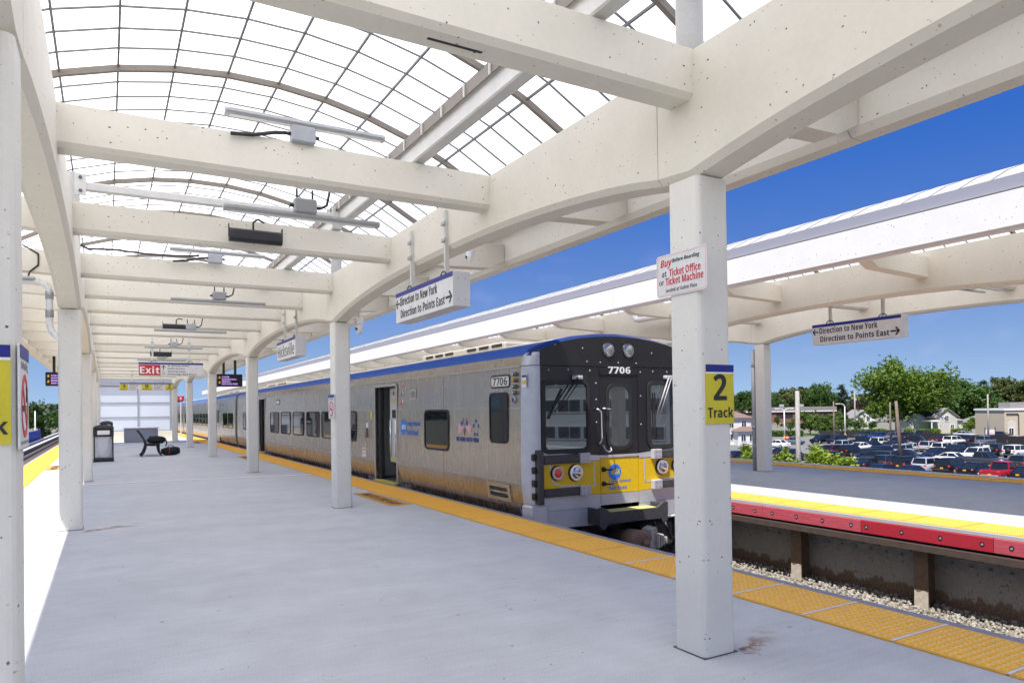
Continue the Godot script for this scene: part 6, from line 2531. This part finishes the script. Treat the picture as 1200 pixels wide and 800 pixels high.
	utility_pole("tall pale pole with crossarms by the white gabled house", Vector3(183.4, GROUND, -125.5), 11.5, 0.22, M.pole, true)
	utility_pole("grey pole before the low house with green-grey roof", Vector3(165.2, GROUND, -81.7), 9.8, 0.18, M.pole, false)
	o = thing("downpipe", "grey downpipe with clamps beside the column of the opposite platform", "pipe", Vector3(13.575, 0, -11.95))
	st = ns(true)
	tube(st, Vector3(0, 0, 0), Vector3(0, 2.92, 0), 0.048, 0.048, 12)
	part("pipe", st, M.galv, o)
	for y in [0.55, 1.0, 2.5]:
		st = ns(true)
		tube(st, Vector3(0, y, 0), Vector3(0, y + 0.09, 0), 0.056, 0.056, 12)
		part("clamp", st, M.box_grey, o)
	utility_pole("distant pole with crossarms behind the brick building", Vector3(215.0, GROUND, -190.0), 10.5, 0.2, M.pole_dark, true)
	street_lamp("white street lamp with yellow base and one curved arm", Vector3(150.1, GROUND, -105.3), 8.2, [PI + 0.5])
	street_lamp("white street lamp with yellow base and two arms", Vector3(131.2, GROUND, -107.0), 7.3, [PI + 0.5, 0.5])
	# boards in the car park
	o = thing("lot_sign", "blank pale board on a post in the car park", "sign", Vector3(113.0, GROUND, -56.3), T2)
	st = ns()
	box(st, Vector3(-0.06, 0, -0.05), Vector3(0.06, 1.6, 0.05))
	part("post", st, M.galv, o)
	st = ns()
	box(st, Vector3(-0.5, 0.75, 0.06), Vector3(0.5, 1.75, 0.09))
	part("board", st, M.sign_white, o)
	o = thing("banner", "white banner with pink lettering strip hung between posts", "banner", Vector3(167.7, GROUND, -82.6), T2)
	for x in [-1.1, 1.1]:
		st = ns()
		box(st, Vector3(x - 0.07, 0, -0.05), Vector3(x + 0.07, 2.6, 0.05))
		part("post", st, M.black, o)
	st = ns()
	box(st, Vector3(-1.0, 1.0, -0.01), Vector3(1.0, 2.1, 0.01))
	var bn = part("cloth", st, M.sign_white, o)
	st = ns()
	box(st, Vector3(-0.9, 1.1, 0.011), Vector3(0.9, 1.4, 0.015))
	part("print_strip", st, M.sign_pink, bn)
	o = thing("stop_sign", "round red and white road sign on a post near the white sedan", "sign", Vector3(116.6, GROUND, -94.5), T2)
	st = ns()
	box(st, Vector3(-0.05, 0, -0.05), Vector3(0.05, 2.0, 0.0))
	part("post", st, M.galv, o)
	st = ns()
	prism(st, circle(0.45, 8), facing_front(Vector3(0, 1.7, 0.0)), 0.03)
	var ss = part("plate", st, M.sign_red, o)
	st = ns()
	prism(st, rr(0.55, 0.22, 0.05), facing_front(Vector3(0, 1.7, 0.03)), 0.01)
	part("white_field", st, M.sign_white, ss)

# ---------------------------------------------------------------- cars; each faces +x
func loft(st, rows):
	for i in rows.size() - 1:
		var a = rows[i]
		var b = rows[i + 1]
		for j in a.size():
			var k = (j + 1) % a.size()
			quad(st, a[k], a[j], b[j], b[k])

func section(x, hw, y0, y1, belt):
	# ring across the car at station x
	return [Vector3(x, y0, -hw * 0.90), Vector3(x, y0 + 0.12, -hw * 0.98), Vector3(x, lerpf(y0, y1, 0.55), -hw), Vector3(x, y1 - 0.05, -hw * 0.965), Vector3(x, y1, -hw * belt), Vector3(x, y1, hw * belt), Vector3(x, y1 - 0.05, hw * 0.965), Vector3(x, lerpf(y0, y1, 0.55), hw), Vector3(x, y0 + 0.12, hw * 0.98), Vector3(x, y0, hw * 0.90)]

func car(kind):
	var o = Node3D.new()
	var S = {"sedan": {"L": 4.75, "W": 0.91, "stations": [[-2.37, 0.30, 0.86, 0.86], [-2.25, 0.20, 0.98, 0.97], [-1.5, 0.19, 1.00, 1.0], [0.6, 0.19, 0.97, 1.0], [1.4, 0.19, 0.90, 0.99], [2.15, 0.21, 0.76, 0.95], [2.37, 0.30, 0.62, 0.84]], "glass": [-1.65, 1.05, -0.95, 0.25, 0.97, 1.44]},
		"suv": {"L": 4.7, "W": 0.95, "stations": [[-2.33, 0.36, 1.04, 0.90], [-2.26, 0.28, 1.12, 0.97], [-1.2, 0.26, 1.14, 1.0], [0.7, 0.26, 1.12, 1.0], [1.5, 0.26, 1.08, 0.99], [2.2, 0.30, 0.98, 0.95], [2.36, 0.36, 0.82, 0.86]], "glass": [-2.22, 1.15, -1.98, 0.42, 1.10, 1.74]},
		"minivan": {"L": 5.1, "W": 0.98, "stations": [[-2.53, 0.34, 1.02, 0.90], [-2.45, 0.24, 1.10, 0.97], [-1.2, 0.22, 1.12, 1.0], [0.9, 0.22, 1.08, 1.0], [1.8, 0.22, 0.98, 0.98], [2.4, 0.25, 0.84, 0.94], [2.55, 0.34, 0.70, 0.84]], "glass": [-2.40, 1.75, -2.15, 0.75, 1.08, 1.76]},
		"pickup": {"L": 5.7, "W": 0.99, "stations": [[-2.83, 0.45, 1.10, 0.96], [-2.78, 0.40, 1.18, 0.99], [-1.0, 0.36, 1.18, 1.0], [0.9, 0.36, 1.16, 1.0], [1.9, 0.36, 1.14, 1.0], [2.7, 0.38, 1.06, 0.97], [2.86, 0.45, 0.90, 0.90]], "glass": [-0.75, 1.40, -0.55, 0.75, 1.15, 1.86]},
		"offroader": {"L": 4.3, "W": 0.92, "stations": [[-2.05, 0.50, 1.12, 0.94], [-2.0, 0.46, 1.18, 0.98], [-1.0, 0.42, 1.18, 1.0], [0.6, 0.42, 1.16, 1.0], [1.0, 0.42, 1.14, 0.97], [1.85, 0.46, 1.10, 0.86], [1.95, 0.50, 0.95, 0.84]], "glass": [-1.96, 0.70, -1.90, 0.50, 1.16, 1.82]}}[kind]
	var hw = S.W
	var st = ns(true)
	var rows = []
	for s in S.stations: rows.append(section(s[0], hw * s[3], s[1], s[2], 0.86))
	loft(st, rows)
	st.set_smooth_group(-1)
	for e in [[rows[0], false], [rows[-1], true]]:
		for j in range(1, 9):
			if e[1]: tri(st, e[0][0], e[0][j + 1], e[0][j])
			else: tri(st, e[0][0], e[0][j], e[0][j + 1])
	part("body", st, null, o)
	# glazed cabin, roof and pillars
	var g = S.glass
	var wb = hw * 0.90
	var wt = hw * (0.74 if kind != "offroader" else 0.82)
	var b = [Vector3(g[0], g[4], -wb), Vector3(g[1], g[4], -wb), Vector3(g[1], g[4], wb), Vector3(g[0], g[4], wb)]
	var t = [Vector3(g[2], g[5], -wt), Vector3(g[3], g[5], -wt), Vector3(g[3], g[5], wt), Vector3(g[2], g[5], wt)]
	st = ns()
	quad(st, b[3], b[2], t[2], t[3])
	quad(st, b[1], b[0], t[0], t[1])
	quad(st, b[2], b[1], t[1], t[2])
	quad(st, b[0], b[3], t[3], t[0])
	part("windows", st, M.car_glass, o)
	st = ns(true)
	var rows2 = []
	for q in [[0.0, 0.94], [0.15, 1.0], [0.85, 1.0], [1.0, 0.94]]:
		var x = lerpf(g[2] - 0.05, g[3] + 0.05, q[0])
		var hh = 0.07 if q[0] > 0.0 and q[0] < 1.0 else 0.015
		rows2.append([Vector3(x, g[5] - 0.03, -wt * q[1] - 0.02), Vector3(x, g[5] + hh * 0.6, -wt * q[1] * 0.97), Vector3(x, g[5] + hh, -wt * 0.6), Vector3(x, g[5] + hh, wt * 0.6), Vector3(x, g[5] + hh * 0.6, wt * q[1] * 0.97), Vector3(x, g[5] - 0.03, wt * q[1] + 0.02)])
	loft(st, rows2)
	part("roof", st, null, o)
	for s in [-1, 1]:
		var kk = 0 if s < 0 else 3
		for pr in [[b[1 if s < 0 else 2], t[1 if s < 0 else 2], 0.045], [b[kk], t[kk], 0.075], [b[1 if s < 0 else 2].lerp(b[kk], 0.46), t[1 if s < 0 else 2].lerp(t[kk], 0.40), 0.04]]:
			st = ns()
			tube(st, pr[0], pr[1], pr[2], pr[2] * 0.8, 6, false)
			part("pillar", st, null, o)
	# pickup bed
	if kind == "pickup":
		st = ns()
		box(st, Vector3(-2.66, 1.10, -0.78), Vector3(-0.86, 1.185, 0.78))
		part("load_bed", st, M.black, o)
	if kind == "offroader":
		st = ns(true)
		tube(st, Vector3(-2.06, 1.05, 0), Vector3(-2.28, 1.05, 0), 0.38, 0.36, 20)
		part("spare_wheel", st, M.tyre, o)
	var wr = {"sedan": 0.33, "suv": 0.37, "minivan": 0.34, "pickup": 0.41, "offroader": 0.42}[kind]
	for x in [-S.L * 0.29, S.L * 0.30]:
		for s in [-1, 1]:
			st = ns()
			tube(st, Vector3(x, wr, s * (hw - 0.22)), Vector3(x, wr, s * (hw + 0.005)), wr, wr * 0.97, 20)
			var wl = part("wheel", st, M.tyre, o)
			st = ns()
			tube(st, Vector3(x, wr, s * (hw - 0.05)), Vector3(x, wr, s * (hw + 0.012)), wr * 0.64, wr * 0.55, 14)
			part("rim", st, M.rim, wl)
	# lamps and plates
	var rx = S.stations[1][0] - 0.06
	var ty = S.stations[1][2] - 0.17
	for s in [-1, 1]:
		st = ns()
		cbox(st, Vector3(rx - 0.02, ty - 0.12, s * hw * 0.80 - 0.13), Vector3(rx + 0.14, ty + 0.10, s * hw * 0.80 + 0.13), 0.03)
		part("tail_light", st, M.tail_red, o)
		var fx = S.stations[-2][0]
		var fy = S.stations[-2][2] - 0.14
		st = ns()
		cbox(st, Vector3(fx - 0.08, fy - 0.08, s * hw * 0.76 - 0.16), Vector3(fx + 0.13, fy + 0.08, s * hw * 0.76 + 0.16), 0.03)
		part("headlight", st, M.lens_clear, o)
	st = ns()
	box(st, Vector3(S.stations[0][0] - 0.03, 0.66, -0.16), Vector3(S.stations[0][0] + 0.03, 0.80, 0.16))
	part("licence_plate", st, M.plate_orange, o)
	st = ns()
	cbox(st, Vector3(S.stations[0][0] - 0.06, S.stations[0][1] + 0.05, -hw * 0.82), Vector3(S.stations[0][0] + 0.1, S.stations[0][1] + 0.24, hw * 0.82), 0.05)
	part("bumper", st, M.tyre if kind in ["suv", "offroader"] else M.rim if kind == "pickup" else null, o)
	st = ns()
	box(st, Vector3(S.stations[-1][0] - 0.06, 0.42, -hw * 0.55), Vector3(S.stations[-1][0] + 0.015, 0.62, hw * 0.55))
	part("grille", st, M.black, o)
	return o

func paint(c):
	var m = flat(c, 0.28)
	m.clearcoat_enabled = true
	m.clearcoat = 0.4
	m.clearcoat_roughness = 0.05
	return m

func build_cars():
	var colors = {"black": paint(lin(0.010, 0.010, 0.012)), "white": paint(lin(0.70, 0.70, 0.69)), "silver": paint(lin(0.36, 0.38, 0.42)), "charcoal": paint(lin(0.035, 0.037, 0.042)), "navy": paint(lin(0.012, 0.017, 0.034)), "slate": paint(lin(0.10, 0.13, 0.17)), "maroon": paint(lin(0.06, 0.012, 0.014)), "red": paint(lin(0.30, 0.006, 0.012)), "blue": paint(lin(0.02, 0.05, 0.16)), "grey": paint(lin(0.20, 0.20, 0.21)), "ivory": paint(lin(0.64, 0.62, 0.55)), "beige": paint(lin(0.42, 0.38, 0.30))}
	var names = {"sedan": "sedan", "suv": "suv", "minivan": "minivan", "pickup": "pickup_truck", "offroader": "off_roader"}
	var words = {"sedan": "sedan", "suv": "SUV", "minivan": "minivan", "pickup": "pickup", "offroader": "off-roader"}
	var pose = ["rear to the platform", "side on", "facing the platform", "side on"]
	var protos = {}
	rng.seed = 99
	for c in CARS:
		if not protos.has(c[0]): protos[c[0]] = car(c[0])
		var o = protos[c[0]].duplicate()
		o.name = numbered(names[c[0]])
		add_child(o)
		o.position = Vector3(c[2], GROUND + 0.016, c[3])
		o.rotation.y = [0.0, -PI / 2, PI, PI / 2][c[4]] + rng.randf_range(-0.05, 0.05)
		for ch in o.get_children():
			if ch is MeshInstance3D and ch.material_override == null: ch.material_override = colors[c[1]]
		var d = Vector2(c[2], c[3]).length()
		var row = "in the red pickup row" if d < 105 else "behind the red pickup row" if d < 128 else "amid the car park" if d < 152 else "by the black fence"
		if c[1] == "red": row = "beside the low bright shrub"
		var best = null
		var bd = 1e9
		for e in CARS:
			var dd = Vector2(c[2] - e[2], c[3] - e[3]).length()
			if e != c and (e[0] != c[0] or e[1] != c[1]) and dd < bd:
				bd = dd
				best = e
		tag(o, "%s %s, %s, %s, next to a %s %s" % [c[1], words[c[0]], pose[c[4]], row, best[1], words[best[0]]], "car", "cars in the car park")
	for k in protos: protos[k].free()

const TREES = [
	["linden", 195.9, -118.3, 21.9, 13.00, 0.3],
	["maple", 225.5, -119.8, 15.0, 10.92, 0.3],
	["pine", 281.2, -140.9, 17.0, 4.41, 5.3],
	["olive", 275.7, -130.2, 17.4, 7.52, 2.9],
	["olive", 271.2, -121.3, 16.6, 6.64, 3.0],
	["olive", 299.2, -145.6, 13.7, 5.30, 5.1],
	["bright", 188.5, -97.2, 4.7, 2.36, 1.3],
	["maple", 239.3, -208.7, 16.0, 6.14, 3.4],
	["maple", 272.5, -230.0, 12.4, 6.85, 2.8],
	["olive", 286.4, -233.6, 16.6, 8.30, 2.5],
	["olive", 297.5, -233.0, 17.5, 8.42, 2.3],
	["maple", 297.1, -221.7, 18.3, 9.00, 2.3],
	["pine", 301.9, -213.2, 18.0, 5.24, 2.3],
	["purple", 276.3, -187.5, 10.0, 4.33, 3.5],
	["olive", 290.0, -191.2, 11.5, 6.72, 4.0],
	["maple", 233.7, -211.9, 15.4, 5.05, 4.2],
	["small", 163.7, -125.2, 7.0, 4.57, 0.3],
	["small", 164.1, -120.4, 5.1, 4.25, 0.3],
	["small", 172.8, -122.3, 6.6, 3.70, 0.3],
	["small", 167.5, -134.6, 5.1, 2.65, 0.3],
	["small", 175.2, -118.6, 4.5, 2.74, 0.3],
	["maple", 174.4, -114.5, 4.7, 1.46, 0.9],
	["cypress", 215.3, -178.6, 4.8, 1.50, 0.3],
]
const NEAR_TREES = [
	[24.1, -20.8, 6.44, 0.47],
	[27.8, -23.2, 5.85, 0.61],
	[26.0, -20.8, 6.15, 0.67],
	[28.5, -21.7, 6.37, 0.68],
	[26.4, -19.4, 6.19, 0.54],
	[32.4, -23.0, 5.59, 0.56],
	[25.6, -23.4, 6.22, 0.44],
	[42.6, -21.7, 4.05, 0.96],
]
const CARS = [
	["pickup", "black", 82.7, -60.0, 0],
	["sedan", "white", 80.2, -55.5, 0],
	["sedan", "black", 80.9, -53.5, 0],
	["sedan", "navy", 73.8, -47.2, 0],
	["minivan", "black", 93.8, -61.9, 2],
	["suv", "black", 100.7, -69.7, 0],
	["suv", "maroon", 99.2, -71.1, 0],
	["sedan", "slate", 101.2, -74.6, 0],
	["suv", "black", 128.7, -96.0, 2],
	["suv", "navy", 130.9, -93.8, 2],
	["suv", "silver", 112.9, -79.1, 0],
	["sedan", "white", 112.4, -76.3, 2],
	["pickup", "black", 126.1, -85.0, 1],
	["suv", "blue", 148.5, -96.6, 2],
	["sedan", "black", 118.2, -77.4, 0],
	["suv", "charcoal", 83.6, -52.7, 0],
	["suv", "black", 83.3, -50.0, 0],
	["suv", "silver", 83.0, -47.4, 0],
	["sedan", "navy", 74.4, -44.4, 0],
	["minivan", "charcoal", 89.4, -57.9, 3],
	["sedan", "black", 98.8, -59.7, 1],
	["suv", "silver", 105.8, -65.1, 2],
	["suv", "navy", 101.0, -64.5, 0],
	["suv", "ivory", 126.0, -81.0, 0],
	["pickup", "black", 125.9, -77.2, 3],
	["sedan", "charcoal", 120.4, -75.3, 2],
	["sedan", "silver", 116.4, -69.3, 0],
	["minivan", "navy", 162.4, -93.7, 0],
	["suv", "black", 83.9, -45.4, 0],
	["sedan", "black", 83.0, -42.3, 0],
	["pickup", "red", 80.5, -38.5, 0],
	["sedan", "black", 81.6, -36.6, 0],
	["pickup", "charcoal", 95.2, -47.8, 1],
	["sedan", "white", 97.3, -53.0, 3],
	["suv", "white", 105.4, -53.9, 2],
	["sedan", "navy", 106.2, -59.8, 2],
	["suv", "black", 109.8, -59.1, 2],
	["suv", "white", 115.9, -63.9, 0],
	["suv", "silver", 118.5, -67.4, 0],
	["pickup", "black", 116.1, -60.9, 0],
	["sedan", "grey", 123.7, -62.5, 0],
	["offroader", "black", 115.9, -56.0, 0],
	["offroader", "white", 114.2, -52.8, 0],
	["suv", "white", 140.0, -75.3, 0],
	["suv", "black", 144.7, -74.8, 0],
	["suv", "slate", 143.7, -71.5, 0],
	["sedan", "navy", 148.4, -71.0, 2],
	["suv", "beige", 147.4, -67.8, 0],
	["sedan", "maroon", 144.0, -80.2, 0],
	["suv", "charcoal", 94.2, -42.5, 0],
	["sedan", "silver", 173.6, -91.0, 1],
	["sedan", "navy", 173.9, -83.9, 3],
	["sedan", "white", 110.8, -92.0, 3],
	["sedan", "navy", 90.4, -73.9, 1],
	["suv", "charcoal", 85.9, -68.8, 0],
	["sedan", "black", 80.3, -73.6, 0],
	["sedan", "slate", 122.4, -97.7, 1],
	["suv", "black", 153.1, -91.6, 0],
	["suv", "slate", 150.9, -94.0, 2],
	["sedan", "black", 144.1, -84.9, 1],
	["suv", "charcoal", 153.9, -103.3, 2],
]
